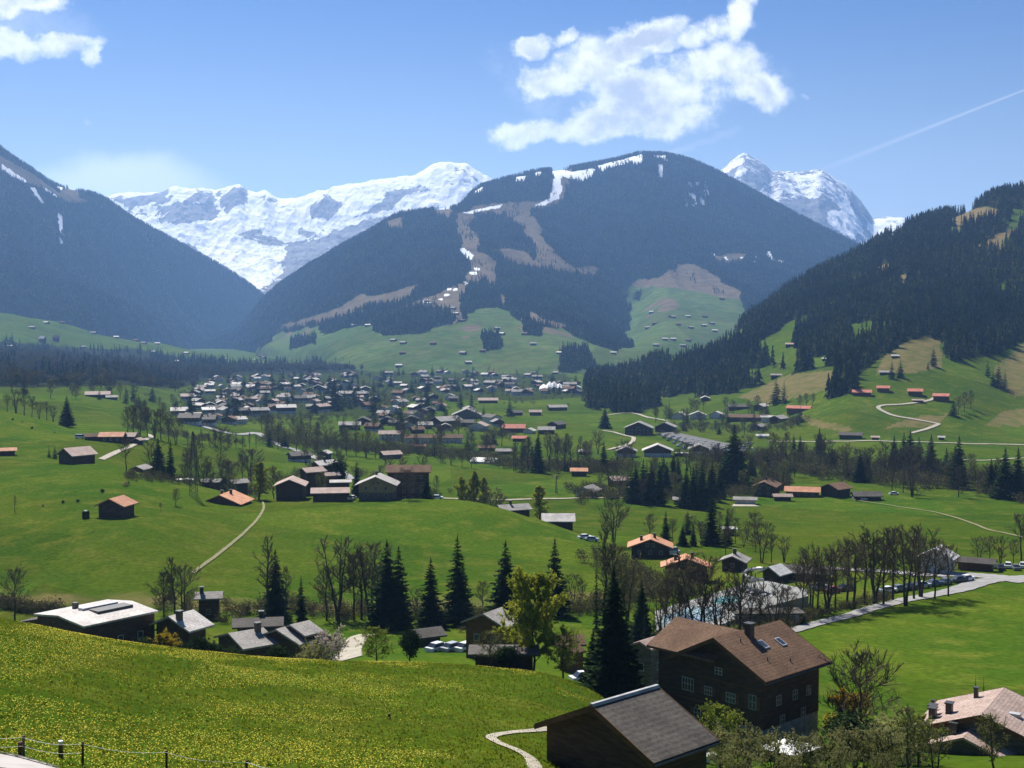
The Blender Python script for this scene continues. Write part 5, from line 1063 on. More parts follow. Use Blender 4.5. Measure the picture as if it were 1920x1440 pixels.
house(208, 829, 46, 34, 12, -12, 'orange', 'wood_dark', 'orange roofed farmhouse at the top of the farm track', cat='farmhouse', name='farmhouse', wins='f', ymin=330)
house(238, 829, 34, 30, 12, -18, 'pink', 'wood_dark', 'pinkish roofed house right of the orange roofed farmhouse', ymin=330)
house(176, 826, 40, 24, 7, 8, 'brown', 'wood_dark', 'low brown shed left of the orange roofed farmhouse', cat='shed', name='shed', ymin=330)
house(258, 833, 20, 18, 8, 60, 'pink', 'wood_dark', 'smallest roof of the hilltop farm, beside the track end', cat='shed', name='shed', ymin=330)
house(181, 745, 46, 26, 6, -2, 'pink', 'wood_dark', 'long pinkish roofed farm building on the far left meadow', cat='farmhouse', name='farmhouse', ymin=500)
house(208, 749, 22, 16, 4, 5, 'grey', 'wood_dark', 'small grey roofed shed right of the long pinkish farm building', cat='shed', name='shed', ymin=500)
house(8, 854, 40, 22, 5, 0, 'orange', 'wood_dark', 'barn with salmon roof cut by the left edge', cat='barn', name='barn', ymin=250)
house(262, 892, 44, 30, 14, 66, 'grey', 'wood_brown', 'brown house left of the pair of tall spruces', hb=1.5, Y=338, wins='l')
house_fit((452, 948), (375, 945), (467, 937), -58.6, -63, 'r', 'orange', 'wood_brown', 'low house with salmon gable roof sunk behind the knoll', t=.42, chimneys=((-1, 1.2), (1, -1.2)))
house(446, 916, 34, 28, 12, 25, 'grey', 'wood_dark', 'grey roofed house behind the low salmon roof', Y=335, hb=1.2)
house(405, 911, 26, 20, 9, 30, 'grey', 'wood_brown', 'small grey roofed house left of the tall yellow poplar tree', Y=345)
house(345, 905, 32, 16, 6, -5, 'white', 'plaster', 'white row of garages behind the power pylon', cat='garages', name='garage', Y=345, t=.12)
house(385, 909, 20, 18, 7, 15, 'grey', 'wood_dark', 'tiny grey roofed shed right of the power pylon', cat='shed', name='shed', Y=345)
house(1047, 1003, 62, 46, 28, 2, 'pale', 'wood_dark', 'dark timber barn with broad pale roof at the right end of the knoll', cat='barn', name='barn', Y=290, t=.5)
house(962, 968, 62, 40, 14, 22, 'grey', 'wood_dark', 'grey roofed house with black chimney tucked behind the knoll', Y=312, chimneys=((-1, 0),))
house_fit((1262, 1028), (1178, 1018), (1270, 1012), -62.0, -69, 'l', 'orange', 'wood_dark', 'dark chalet with orange tiled roof, upper of two below the round bare tree', t=.40, chimneys=((0, .8),), wins='f') if False else \
    house(1222, 1046, 60, 84, 22, 90, 'orange', 'wood_dark', 'dark chalet with orange tiled gable roof, farther of the orange pair', t=.38, og=1.2, oe=1.2, wins='l', chimneys=((0.5, -1.2), (-1, 2.5)), lod=1)
house(1290, 1092, 52, 94, 30, 92, 'orange', 'wood_brown', 'brown chalet with orange tiled gable roof, nearer of the orange pair', t=.36, og=1.2, oe=1.2, wins='l', chimneys=((0.5, -1.5), (-.6, 2.6)), lod=1)
house(1380, 1070, 50, 52, 20, 78, 'grey', 'wood_dark', 'dark house with grey roof and dormer right of the orange pair', chimneys=((0, 0),), wins='l')
house(1455, 1092, 44, 46, 20, 60, 'white', 'wood_dark', 'house whose steep pale roof glares beside the long dark roof', t=.6)
house(1512, 1088, 90, 50, 16, 0, 'dark', 'wood_dark', 'long dark roofed building left of the tall bare tree row', t=.42)
house(1765, 1075, 50, 66, 32, 78, 'white', 'plaster', 'tall pale house with glaring roof behind the bare tree row', wins='l', t=.55, hb=2)
house(1832, 1070, 72, 34, 18, -6, 'dark', 'wood_brown', 'dark red-brown barn right of the tall pale house', cat='barn', name='barn')
house(1440, 1170, 130, 30, 14, 14, 'dark', 'stone', 'long low grey building behind the swimming pool', cat='building', name='bath_building', t=.05)
house(1368, 1004, 24, 20, 10, 10, 'white', 'wood_brown', 'small hut with white flat roof beyond the conifers', cat='hut', name='hut', t=.05)
house(1100, 892, 32, 26, 11, 0, 'orange', 'wood_dark', 'lone hut with bright salmon roof on the valley floor', cat='hut', name='hut', ymin=350) if False else house(1086, 893, 33, 24, 11, 0, 'orange', 'wood_dark', 'lone hut with bright salmon roof on the valley floor', cat='hut', name='hut', ymin=330)
house(1095, 852, 21, 16, 6, 0, 'white', 'wood_brown', 'lone small hut with pale roof beside the thin tree row', cat='hut', name='hut', ymin=330)
house(1103, 931, 50, 40, 12, 70, 'grey', 'plaster', 'white walled house with grey gable at the end of the straight lane', ymin=300, wins='l')
house(1160, 912, 38, 30, 13, 25, 'pink', 'wood_brown', 'brown house with pale pinkish roof behind the white walled one', ymin=320)
house(1172, 925, 20, 16, 6, 10, 'grey', 'wood_dark', 'small grey shed right of the white walled house', cat='shed', name='shed', ymin=310)
house(1235, 857, 40, 58, 13, 90, 'pale', 'wood_brown', 'broad gabled chalet with white base, middle of three below the car park', hb=2.4, ymin=380, og=1.5, oe=1.5, t=.4)
house(1176, 857, 34, 40, 12, 88, 'grey', 'wood_brown', 'gabled chalet left of the broad white based one', hb=2.2, ymin=380)
house(1312, 853, 30, 40, 12, 95, 'grey', 'wood_brown', 'gabled chalet right of the broad white based one', hb=2.2, ymin=380)
house(1280, 856, 34, 14, 6, 0, 'white', 'wood_dark', 'low flat roofed link building beside the broad chalet', cat='building', name='building', ymin=380, t=.08)
house(1200, 816, 40, 54, 14, 85, 'grey', 'wood_dark', 'big dark chalet with zigzag grey roofs at the car park', ymin=420, wins='l')
house(1250, 810, 30, 40, 10, 80, 'grey', 'wood_dark', 'dark chalet right of the biggest one at the car park', ymin=420)
for i, (x, y, w_) in enumerate(((1276, 786, 26), (1310, 786, 30), (1345, 785, 26))):
    house(x, y, w_ * .8, w_ * 1.1, 8, (70, 90, 78)[i], 'pale', 'plaster', 'pale gabled school building, %s of three above the car park' % ('leftmost', 'middle', 'rightmost')[i], cat='building', name='building', ymin=470)
house(1405, 790, 78, 34, 8, -2, 'brown', 'wood_brown', 'very long brown roofed hall above the car park', cat='hall', name='hall', ymin=470, t=.3)
house(1450, 789, 44, 26, 7, -2, 'pale', 'plaster', 'pale hall joined to the long brown roofed hall', cat='hall', name='hall', ymin=480, t=.2)
house(1385, 768, 40, 20, 6, 10, 'dark', 'wood_dark', 'dark roof above the long brown roofed hall', ymin=520)
house(1428, 767, 34, 22, 6, 70, 'pale', 'wood_brown', 'pale gable behind the long brown roofed hall', ymin=520)
house(1500, 772, 46, 22, 7, -14, 'red', 'wood_brown', 'brown row house with reddish front right of the halls', ymin=500)
house(1462, 792, 34, 26, 8, 60, 'grey', 'wood_dark', 'grey gabled house below the reddish row house', ymin=480)
house(1424, 806, 34, 22, 7, 70, 'grey', 'wood_dark', 'dark gabled house under the long halls', ymin=450)
house(1430, 822, 24, 14, 3, 5, 'white', 'plaster', 'white shed among the conifers beside the car park', cat='shed', name='shed', ymin=440)
for a in ((1618, 742, 36, 22, 7, -2, 'red', 'long hut with red roof, leftmost on the right slope'), (1658, 735, 24, 20, 8, -4, 'red', 'hut with red roof above the long one on the right slope'),
          (1718, 742, 28, 22, 9, 0, 'red', 'red roofed chalet beside the winding farm road'), (1767, 752, 30, 22, 10, -6, 'red', 'red roofed barn right of the chalet on the farm road'),
          (1722, 755, 22, 8, 3, 0, 'pink', 'low pinkish shed in front of the red roofed chalet'), (1597, 823, 44, 24, 8, -4, 'dark', 'dark chalet beside the road at the slope foot'), (1642, 825, 16, 9, 4, 0, 'pink', 'small hut right of the dark roadside chalet'),
          (1766, 825, 13, 9, 4, 0, 'pale', 'tiny pale roofed hut below the winding farm road'), (1679, 671, 15, 10, 4, 10, 'pale', 'tiny pale roofed hut high on the right meadow'), (1663, 702, 26, 14, 4, 0, 'grey', 'grey roofed barn between spruces on the right slope'),
          (1482, 650, 18, 12, 5, 0, 'pink', 'hut with pinkish roof in the forest clearing'), (1547, 676, 12, 8, 3, 10, 'pale', 'tiny pale roof at the upper forest edge'), (1323, 752, 24, 18, 6, 90, 'pale', 'lone white fronted chalet on the slope above the school'),
          (1456, 708, 22, 12, 5, 8, 'grey', 'small grey roof between two dark spruces on the slope')):
    house(*a[:5], a[5], a[6], 'wood_brown' if a[6] == 'red' else 'wood_dark', a[7], ymin=520, name='hut', cat='hut')
house(1507, 932, 66, 36, 12, -2, 'orange', 'wood_brown', 'low farmhouse with wide rusty orange roof in the right farm group', cat='farmhouse', name='farmhouse', ymin=300, wins='f')
house(1570, 931, 46, 44, 16, 55, 'brown', 'wood_dark', 'dark farmhouse with brown gable in the right farm group', cat='farmhouse', name='farmhouse', ymin=300)
house(1627, 938, 54, 34, 9, 14, 'dark', 'wood_dark', 'dark roofed barn at the right end of the farm group', cat='barn', name='barn', ymin=300)
house(1468, 939, 36, 20, 6, 10, 'pink', 'wood_dark', 'low pinkish roofed shed left of the rusty orange roof', cat='shed', name='shed', ymin=300)
house(1440, 930, 64, 46, 20, 80, 'brown', 'wood_dark', 'tall dark chalet behind bare trees left of the farm group', ymin=310, wins='l', chimneys=((0, 0),))
house(1398, 945, 44, 18, 7, 0, 'grey', 'plaster', 'long pale house with forecourt left of the farm group', ymin=300)
house(1275, 945, 26, 16, 6, 0, 'grey', 'wood_dark', 'small roof between the two dark spruce clumps', ymin=300)
# river side of the town
MID = [(732, 826, 46, 28, 13, -2, 'pink', 'plaster', 'white walled hotel block with pinkish roof by the river'), (812, 832, 112, 26, 12, -2, 'brown', 'plaster', 'very long pale fronted building right of the white hotel block'), (655, 806, 42, 26, 10, -2, 'grey', 'wood_brown', 'grey roofed block behind the left river trees'),
       (875, 785, 50, 58, 7, 88, 'grey', 'wood_grey', 'broad grey gabled sports hall at the near edge of the town'), (836, 800, 56, 36, 12, 40, 'grey', 'wood_dark', 'large dark chalet left below the grey sports hall'), (771, 795, 32, 34, 9, 88, 'dark', 'wood_dark', 'dark gabled chalet behind the white hotel block'),
       (725, 795, 32, 30, 8, 88, 'dark', 'wood_dark', 'dark gabled chalet left of the twin spruces'), (680, 796, 30, 30, 8, 85, 'dark', 'wood_dark', 'dark gabled chalet above the grey roofed block'), (898, 808, 34, 34, 10, 75, 'pink', 'plaster', 'pale walled chalet below the grey sports hall'),
       (964, 811, 44, 32, 9, -4, 'red', 'wood_brown', 'long house with red roof on the valley meadow'), (974, 828, 28, 20, 7, -4, 'red', 'wood_brown', 'small red roofed house below the long red roofed one'), (1025, 814, 33, 26, 9, 0, 'grey', 'wood_dark', 'grey roofed house right of the two red roofed ones'),
       (993, 813, 24, 22, 6, 75, 'pale', 'plaster', 'small pale gable between the red and grey roofs'), (1044, 804, 34, 26, 9, 60, 'dark', 'wood_dark', 'dark gabled house behind the grey roof on the valley meadow'), (1004, 779, 24, 18, 7, 0, 'pink', 'wood_dark', 'lone barn with dull pink roof in the meadow'),
       (968, 779, 22, 18, 6, 30, 'dark', 'wood_dark', 'lone dark barn left of the dull pink roofed one'), (1045, 770, 36, 20, 7, 15, 'grey', 'wood_dark', 'dark double chalet at the forest side of the meadow'), (915, 756, 38, 20, 6, 0, 'pink', 'wood_dark', 'long barn with pinkish roof at the town edge'), (850, 753, 18, 14, 7, 0, 'dark', 'wood_dark', 'small dark barn left of the long pinkish roofed one'),
       (731, 860, 40, 28, 9, 25, 'pink', 'wood_dark', 'pinkish roofed barn right of the river road'), (912, 845, 32, 20, 6, 0, 'brown', 'wood_brown', 'brown house left of the white ice rink roof'), (946, 852, 34, 20, 7, 0, 'grey', 'wood_brown', 'grey house right of the white ice rink roof'), (804, 775, 26, 26, 7, 88, 'dark', 'wood_dark', 'dark gable at the near edge of the town meadow'),
       (783, 842, 30, 14, 6, 0, 'red', 'wood_brown', 'low reddish shed in front of the very long building')]
for a in MID: house(*a[:8], a[8], ymin=330, name='building' if 'building' in a[8] or 'hotel' in a[8] or 'hall' in a[8] else 'chalet', cat='building' if ('building' in a[8] or 'hotel' in a[8] or 'hall' in a[8]) else ('barn' if 'barn' in a[8] else 'house'), wins='f' if a[5] < 20 and a[7] == 'plaster' else '')
# ice rink roof
p = at(912, 868, 330); r = empty('rink_roof', p, radians(-22)); k = mpp(p); n = 8; L = 52 * k; w_ = 12
V = [(x, -w_ / 2 + w_ * i / n, 1.2 + 2.0 * sin(pi * i / n)) for x in (-L / 2, L / 2) for i in range(n + 1)]
MB().add(V, [(i, i + 1, n + 2 + i, n + 1 + i) for i in range(n)] + [tuple(range(n + 1)), tuple(range(2 * n + 1, n, -1))]).obj('roof', RM['white'], r)
MB().box(-L / 2, L / 2, -w_ / 2, w_ / 2, -1.5, 1.2).obj('wall', M['metal_pale'], r); tag(r, 'white curved rink roof among the river trees', 'hall')
# white festival tent with peaks
p = at(1033, 733, 600); k = mpp(p); r = empty('festival_tent', p); m_ = MB(); w_ = 44 * k
pk_ = [(-.30, .62), (-.05, .95), (.14, 1.0), (.36, .72)]; nx = 40; ny = 6; V = []; d_ = 22
for j in range(ny + 1):
    for i in range(nx + 1):
        u = i / nx - .5; v_ = j / ny - .5; hh = max(0.0, *[pz * (1 - min(1, sqrt(((u - px_) / .26) ** 2 + (v_ / .62) ** 2))) ** .8 for px_, pz in pk_]); V.append((u * w_, v_ * d_, 3.0 + 24 * k * .62 * hh * (1 if abs(u) < .5 else 0)))
m_.add(V, [(j * (nx + 1) + i, j * (nx + 1) + i + 1, (j + 1) * (nx + 1) + i + 1, (j + 1) * (nx + 1) + i) for j in range(ny) for i in range(nx)]); m_.obj('canopy', M['white'], r)
MB().box(-w_ / 2 + .3, w_ / 2 - .3, -d_ / 2 + .3, d_ / 2 - .3, -2, 3.0).obj('wall', M['white'], r); tag(r, 'big white festival tent with pointed peaks at the town edge', 'tent')
# swimming pool
def slab(name, poly, z, th, mat, parent=None):
    n = len(poly); V = [(x, y, z - th) for x, y in poly] + [(x, y, z) for x, y in poly]; return MB().add(V, [tuple(range(n - 1, -1, -1)), tuple(range(n, 2 * n))] + [(i, (i + 1) % n, n + (i + 1) % n, n + i) for i in range(n)]).obj(name, M[mat], parent)
M['deck'] = mat_noise('pale_pool_deck', (.20, .20, .19), (.28, .28, .27), .3, .8); M['water'] = mat_noise('pool_cover', (.22, .32, .34), (.30, .40, .42), .2, .3, .5); M['teal'] = mat_noise('teal_water', (.10, .32, .30), (.16, .40, .38), .3, .2, .5)
zp = max(at(x_, y_, 130).z for x_, y_ in ((1232, 1186), (1300, 1182), (1262, 1138), (1400, 1100), (1512, 1112), (1360, 1168), (1440, 1138))) + .1; po = empty('swimming_pool', onz(1300, 1155, zp))
def lp(pts, z=zp): return [tuple((onz(x, y, z) - po.location).xy) for x, y in pts]
slab('deck', lp([(1228, 1150), (1262, 1138), (1330, 1118), (1400, 1096), (1440, 1092), (1512, 1108), (1516, 1120), (1440, 1140), (1360, 1172), (1300, 1184), (1232, 1188)]), .35, 3.5, 'deck', po)
slab('basin', lp([(1240, 1160), (1298, 1142), (1350, 1142), (1356, 1160), (1300, 1176), (1244, 1182)]), .42, .5, 'water', po)
slab('basin', lp([(1335, 1128), (1358, 1122), (1384, 1122), (1380, 1132), (1345, 1136)]), .42, .5, 'teal', po)
tag(po, 'open air swimming pool with pale deck behind the big chalet', 'pool')
po2 = po
sl_ = empty('water_slide', onz(1412, 1112, zp)); seg = []
for i in range(26): a = i * .5; seg.append((2.2 * cos(a) * (1 - i * .01), 2.2 * sin(a), 5.2 - i * .19))
m_ = MB(); [m_.bar(seg[i], seg[i + 1], .38, .38, 6) for i in range(25)]; m_.obj('chute', M['metal_pale'], sl_); m_ = MB()
for x, y in ((2.2, 0), (-2.2, 0), (0, 2.2), (0, -2.2)): m_.bar((x, y, -1), (x, y, 4.6), .12)
m_.obj('support', M['metal_dark'], sl_); tag(sl_, 'pale spiral water slide at the pool', 'water slide')
# power pylons
def pylon(px, py, hpx, label, ymin=30):
    p = at(px, py, ymin); H = hpx * mpp(p); r = empty('power_pylon', p); m_ = MB(); w = H * .055
    def leg(t): return w * (1 - t * .82)
    for sx in (-1, 1):
        for sy in (-1, 1):
            for i in range(8): a, b = i / 8, (i + 1) / 8; m_.bar((sx * leg(a), sy * leg(a), H * a - (1 if i == 0 else 0)), (sx * leg(b), sy * leg(b), H * b), .11, .11, 4)
    for i in range(12):
        a, b = i / 12, (i + 1) / 12
        for sy in (-1, 1):
            m_.bar((-leg(a), sy * leg(a), H * a), (leg(b), sy * leg(b), H * b), .06, .06, 3); m_.bar((leg(a), sy * leg(a), H * a), (-leg(b), sy * leg(b), H * b), .06, .06, 3)
    m_.obj('lattice', M['metal_dark'], r)
    for t, aw in ((.80, .16), (.90, .12)):
        a_ = MB(); a_.bar((-H * aw, 0, H * t), (H * aw, 0, H * t), .12, .12, 4); a_.bar((-H * aw, 0, H * t), (0, 0, H * (t + .05)), .07, .07, 3); a_.bar((H * aw, 0, H * t), (0, 0, H * (t + .05)), .07, .07, 3); a_.obj('crossarm', M['metal_dark'], r)
    tag(r, label, 'pylon')
pylon(363, 930, 122, 'tall lattice power pylon on the left slope'); pylon(1043, 925, 34, 'small lattice power pylon on the valley meadow', 330)
# ------------------------------------------------------------------ the electric fence and posts at the bottom left
fr = empty('wire_fence', at(155, 1436, 25)); base = Vector(fr.location); tops = []
for i, (px, py, hp) in enumerate(((-70, 1402, 34), (44, 1418, 40), (155, 1436, 46), (312, 1452, 46), (462, 1470, 46), (615, 1490, 46))):
    p = at(px, py, 25); H = hp * mpp(p); q = p - base; MB().bar((q.x, q.y, q.z - .4), (q.x + .02, q.y, q.z + H), .06, .055, 7).obj('post', M['wood_grey'] if i == 1 else M['wood_dark'], fr); tops.append(Vector((q.x, q.y, q.z + H)))
for dz in (-.06, -.45):
    m_ = MB(); tt = tops if dz > -.1 else tops[:3]
    for a, b in zip(tt[:-1], tt[1:]):
        pr = None
        for k in range(9):
            t = k / 8; c = a + (b - a) * t + Vector((0, -.07, dz - .16 * sin(pi * t)))
            if pr is not None: m_.bar(pr, c, .009, .009, 4)
            pr = c
    m_.obj('wire', M['white'], fr)
tag(fr, 'wire pasture fence with dark posts along the near meadow', 'fence')
def stake(px, py, hp, label, cap=True):
    p = at(px, py, 25); H = hp * mpp(p); r = empty('wooden_post', p); MB().bar((0, 0, -.4), (0, 0, H * .86), .11, .10, 8).obj('shaft', M['wood_brown'], r)
    if cap: MB().bar((0, 0, H * .86), (0, 0, H), .115, .11, 8).obj('cap', M['white'], r)
    tag(r, label, 'post')
stake(114, 1420, 32, 'short thick brown post with white top beside the road corner'); stake(38, 1416, 30, 'thin leaning stake left of the fence post', False); stake(730, 1348, 12, 'lone little stake in the middle of the flower meadow', False)
# ------------------------------------------------------------------ single trees, near to far
# foreground right
for i, (x, y, h, yy, kd) in enumerate(((1352, 1440, 70, 74, 'blossoming'), (1400, 1440, 72, 72, 'blossoming'), (1450, 1445, 62, 70, 'blossoming'), (1502, 1446, 66, 70, 'blossoming'), (1552, 1446, 70, 71, 'blossoming'), (1602, 1446, 74, 72, 'blossoming'), (1655, 1450, 84, 72, 'blossoming'), (1385, 1500, 92, 60, 'blossoming'), (1480, 1505, 88, 60, 'blossoming'), (1570, 1505, 96, 60, 'blossoming'), (1660, 1505, 90, 60, 'blossoming'))):
    tree(kd, x, y, h, 'sparse budding bush below the big dark chalet, %s from the left of the %s row' % (ORD[i if i < 7 else i - 7], 'back' if i < 7 else 'front'), 'bush', 'budding bushes along the bottom edge', name='budding_bush', Y=yy, wide=.95)
tree('fresh', 1352, 1396, 78, 'yellow-green leafing bush in front of the big dark chalet wall', 'bush', name='leafing_bush', Y=84, wide=1.0)
tree('orange_bush', 1592, 1358, 56, 'bush with orange yellow tops at the right corner of the big dark chalet', 'bush', name='flowering_bush', Y=98)
tree('thuja', 1590, 1372, 50, 'dark round hedge bush under the orange yellow one', 'bush', name='hedge_bush', Y=94, wide=1.9)
tree('bare_round', 1612, 1345, 132, 'wide leafless tree with upward branches right of the big dark chalet', Y=97, v=0)
tree('budding', 1700, 1420, 100, 'budding tree with leaning dark trunk left of the many-chimneyed house', Y=82)
tree('olive_shrub', 1668, 1385, 52, 'olive green shrub between the leafless tree and the many-chimneyed house', 'shrub', Y=90)
tree('fresh', 1722, 1385, 50, 'fresh green shrub beside the many-chimneyed house', 'shrub', Y=88, name='leafing_bush')
tree('thuja', 1640, 1420, 70, 'dark evergreen bush at the foot of the wide leafless tree', 'bush', name='hedge_bush', Y=84, wide=1.7)
tree('budding', 1752, 1470, 120, 'small budding tree in front of the many-chimneyed house, left one of two', Y=68, wide=1.1)
tree('budding', 1862, 1475, 142, 'small budding tree in front of the many-chimneyed house, right one of two', Y=68, wide=1.15)
tree('slim', 1829, 1292, 26, 'thin dark shrub left of the pair in the meadow behind the pink roof', 'shrub', name='young_cypress', Y=118)
tree('slim', 1844, 1292, 24, 'thin dark shrub right of the pair in the meadow behind the pink roof', 'shrub', name='young_cypress', Y=118)
# around the big conifer
tree('pine_dense', 1150, 1312, 250, 'massive dark conifer left of the big dark chalet', Y=104, wide=1.05)
tree('pine_dense', 1112, 1300, 120, 'lower dark conifer under the massive one', Y=108)
tree('slim', 1118, 1178, 140, 'very thin tall cypress left of the massive conifer', Y=160, v=0, wide=.7)
tree('pine_dense', 1203, 1196, 110, 'dark yew-like conifer above the small pinkish roofed house', Y=150, wide=.8)
tree('slim', 1208, 1215, 86, 'slim dark cypress behind the small pinkish roofed house', Y=130)
tree('slim', 1226, 1218, 82, 'slim dark cypress touching the roof of the big dark chalet', Y=130)
tree('bare_slim', 1135, 1120, 150, 'tall thin bare pole of a tree behind the massive conifer', Y=170)
tree('willow', 1000, 1232, 148, 'golden green willow in the middle foreground', Y=114, wide=.82, v=0)
tree('fresh', 1056, 1236, 62, 'yellow-green bush right of the golden willow', 'bush', Y=113, name='leafing_bush')
tree('budding', 920, 1250, 70, 'blossoming olive tree over the dark timber shed', Y=108, wide=1.5)
tree('thuja', 950, 1240, 36, 'dark reddish bush under the golden willow', 'bush', Y=111, name='hedge_bush', wide=1.8)
tree('fresh', 706, 1240, 68, 'small rounded leafing tree on the lawn beside the driveway', Y=119, wide=1.05)
tree('thuja', 768, 1232, 64, 'dark cone shaped thuja right of the rounded leafing tree', Y=121, wide=1.0)
tree('blossom_bush', 606, 1232, 30, 'pale pink blossoming bush left of the driveway', 'bush', Y=112, name='blossoming_bush')
tree('blossom_bush', 618, 1205, 20, 'upper pale blossoming bush left of the driveway', 'bush', Y=128, name='blossoming_bush')
tree('olive_shrub', 585, 1236, 28, 'olive shrub beside the pale pink blossoming bush', 'shrub', Y=110)
tree('orange_bush', 312, 1222, 32, 'orange-brown bush between the pale grey roofs', 'bush', Y=110, name='flowering_bush')
for i, (x, y, h, w) in enumerate(((275, 1218, 30, 1.6), (345, 1226, 30, 1.4), (372, 1228, 46, 1.1), (398, 1232, 38, 1.5), (430, 1236, 30, 1.6), (520, 1238, 36, 1.3))):
    tree('thuja', x, y, h, 'dark evergreen garden bush at the edge of the flower meadow, %s from the left' % ORD[i], 'bush', 'dark garden bushes beyond the flower meadow', name='evergreen_bush', Y=108, wide=w)
# trees between the flower meadow and the knoll
row('bare', [(28, 1135, 74), (330, 1152, 120, 'bare_slim'), (345, 1150, 95), (308, 1150, 84)], 'leafless tree at the left foot of the knoll, {o} from the left', 'leafless trees at the left foot of the knoll', Y=178)
tree('spruce', 517, 1158, 128, 'dark spruce with leafless trees at both sides, left of the stream row', Y=185, wide=1.0)
tree('bare_slim', 502, 1152, 160, 'tall leafless tree touching the left side of the leftmost spruce', Y=184)
tree('bare_slim', 536, 1156, 105, 'thin leafless tree touching the right side of the leftmost spruce', Y=183)
tree('spruce', 565, 1172, 92, 'short slim spruce between the leftmost spruce and the bare trees', Y=176, wide=.75)
row('bare', [(612, 1150, 95), (634, 1140, 140), (664, 1150, 118), (678, 1155, 128), (694, 1152, 140), (708, 1156, 110)], 'tall bare tree of the group in front of the knoll, {o} from the left', 'bare trees in front of the knoll', Y=185)
row('spruce', [(726, 1178, 165), (748, 1176, 152), (808, 1180, 134), (858, 1188, 184), (948, 1160, 146), (1040, 1192, 182)], 'tall dark spruce in the row in front of the knoll, {o} from the left', 'tall spruces in front of the knoll', Y=176)
tree('spruce', 868, 1176, 118, 'shorter spruce leaning on the tallest one of the row', Y=182)
row('bare', [(780, 1160, 60), (905, 1150, 62), (985, 1150, 58), (1075, 1150, 76), (1092, 1142, 60)], 'low brown bare tree between the tall spruces, {o} from the left', 'low bare trees between the tall spruces', Y=186)
# around the pool
row('bare', [(1240, 1188, 92), (1262, 1200, 120), (1283, 1200, 112), (1308, 1204, 172), (1322, 1200, 150), (1345, 1196, 118), (1366, 1200, 100), (1384, 1206, 150), (1400, 1198, 112), (1425, 1192, 90), (1452, 1186, 100), (1478, 1180, 84)], 'bare tree between the pool and the big dark chalet, {o} from the left', 'bare trees around the pool', Y=150)
row('bare', [(1503, 1158, 118), (1522, 1150, 128), (1534, 1156, 122), (1552, 1150, 134), (1566, 1148, 124), (1588, 1138, 138), (1602, 1140, 128), (1622, 1134, 146), (1640, 1132, 150), (1656, 1134, 132), (1674, 1126, 148), (1698, 1136, 156), (1714, 1124, 130), (1726, 1120, 138), (1752, 1122, 116), (1778, 1118, 104)], 'tall bare tree in the long row along the right road, {o} from the left', 'tall bare trees along the right road', ymin=150)
row('budding', [(1150, 1108, 96), (1176, 1120, 80), (1246, 1110, 50), (1274, 1108, 46)], 'greenish budding tree on the slope left of the pool, {o} from the left', 'greenish trees left of the pool', Y=170)
row('bare', [(1835, 1058, 54), (1855, 1060, 60), (1876, 1060, 58), (1915, 1052, 96), (1900, 1060, 50)], 'leafless tree around the red-brown barn, {o} from the left', 'leafless trees around the red-brown barn', ymin=150)
row('bare', [(1428, 1062, 86), (1446, 1062, 66), (1470, 1060, 56)], 'bare tree behind the glaring pale roof, {o} from the left', 'bare trees behind the glaring roof', Y=235)
tree('bare_round', 1151, 1048, 112, 'big round leafless tree right of the pale roofed barn', Y=262, v=1, wide=.85)
row('spruce', [(1248, 1020, 62), (1280, 1034, 52), (1300, 1040, 56), (1334, 1014, 82), (1363, 1030, 72)], 'dark conifer behind the orange roofed pair, {o} from the left', 'dark conifers behind the orange pair', Y=262)
row('bare', [(1218, 1006, 44), (1262, 1022, 52), (1316, 1030, 50), (1350, 1040, 60)], 'brown bare tree among the conifers behind the orange pair, {o} from the left', 'bare trees behind the orange pair', Y=266)
# middle of the valley
row('spruce', [(1192, 944, 76), (1206, 944, 84), (1221, 946, 80), (1236, 948, 84), (1250, 930, 66)], 'spruce of the dense dark clump left of the white van yard, {o} from the left', 'left dark spruce clump', ymin=300)
row('spruce', [(1244, 905, 52), (1262, 908, 56), (1272, 906, 48)], 'spruce standing behind the left dark clump, {o} from the left', 'spruces behind the left clump', ymin=320)
row('spruce', [(1286, 952, 76), (1300, 955, 82), (1316, 955, 86), (1330, 950, 70)], 'spruce of the right dense dark clump, {o} from the left', 'right dark spruce clump', ymin=290)
tree('spruce', 1376, 918, 124, 'tallest big dark spruce in the middle of the valley', ymin=300, wide=1.15, v=2)
tree('spruce', 1360, 915, 80, 'dark spruce touching the left side of the tallest valley spruce', ymin=300)
row('spruce', [(1335, 940, 74), (1350, 935, 66), (1408, 892, 44), (1432, 890, 40), (1466, 860, 34), (1488, 858, 44)], 'smaller dark spruce around the tallest valley spruce, {o} from the left', 'smaller spruces around the tallest one', ymin=300)
row('budding', [(1176, 938, 52), (1268, 940, 58), (1342, 920, 56), (1395, 925, 46), (1415, 935, 40), (1226, 895, 40), (1318, 870, 36)], 'greenish bare tree among the valley spruces, {o} from the left', 'greenish trees among the valley spruces', ymin=300)
row('bare', [(1345, 868, 38), (1385, 860, 40), (1405, 852, 36), (1440, 905, 40), (1455, 915, 42), (1300, 860, 30)], 'brown bare tree between car park and farm group, {o} from the left', 'bare trees between car park and farm group', ymin=320)
tree('bare_round', 765, 940, 62, 'round bare tree with full dark crown right of the ochre farmhouse', Y=300, v=0, wide=1.0)
tree('spruce', 800, 938, 44, 'short wide dark conifer right of the round bare tree', Y=302, wide=1.3)
tree('spruce', 668, 910, 46, 'slim spruce behind the left side of the ochre farmhouse', Y=330, wide=.7)
tree('thuja', 632, 880, 30, 'dark rounded tree beside the road above the knoll farm', Y=350, name='rounded_tree')
tree('budding', 602, 918, 36, 'olive tree between the knoll barns', Y=322)
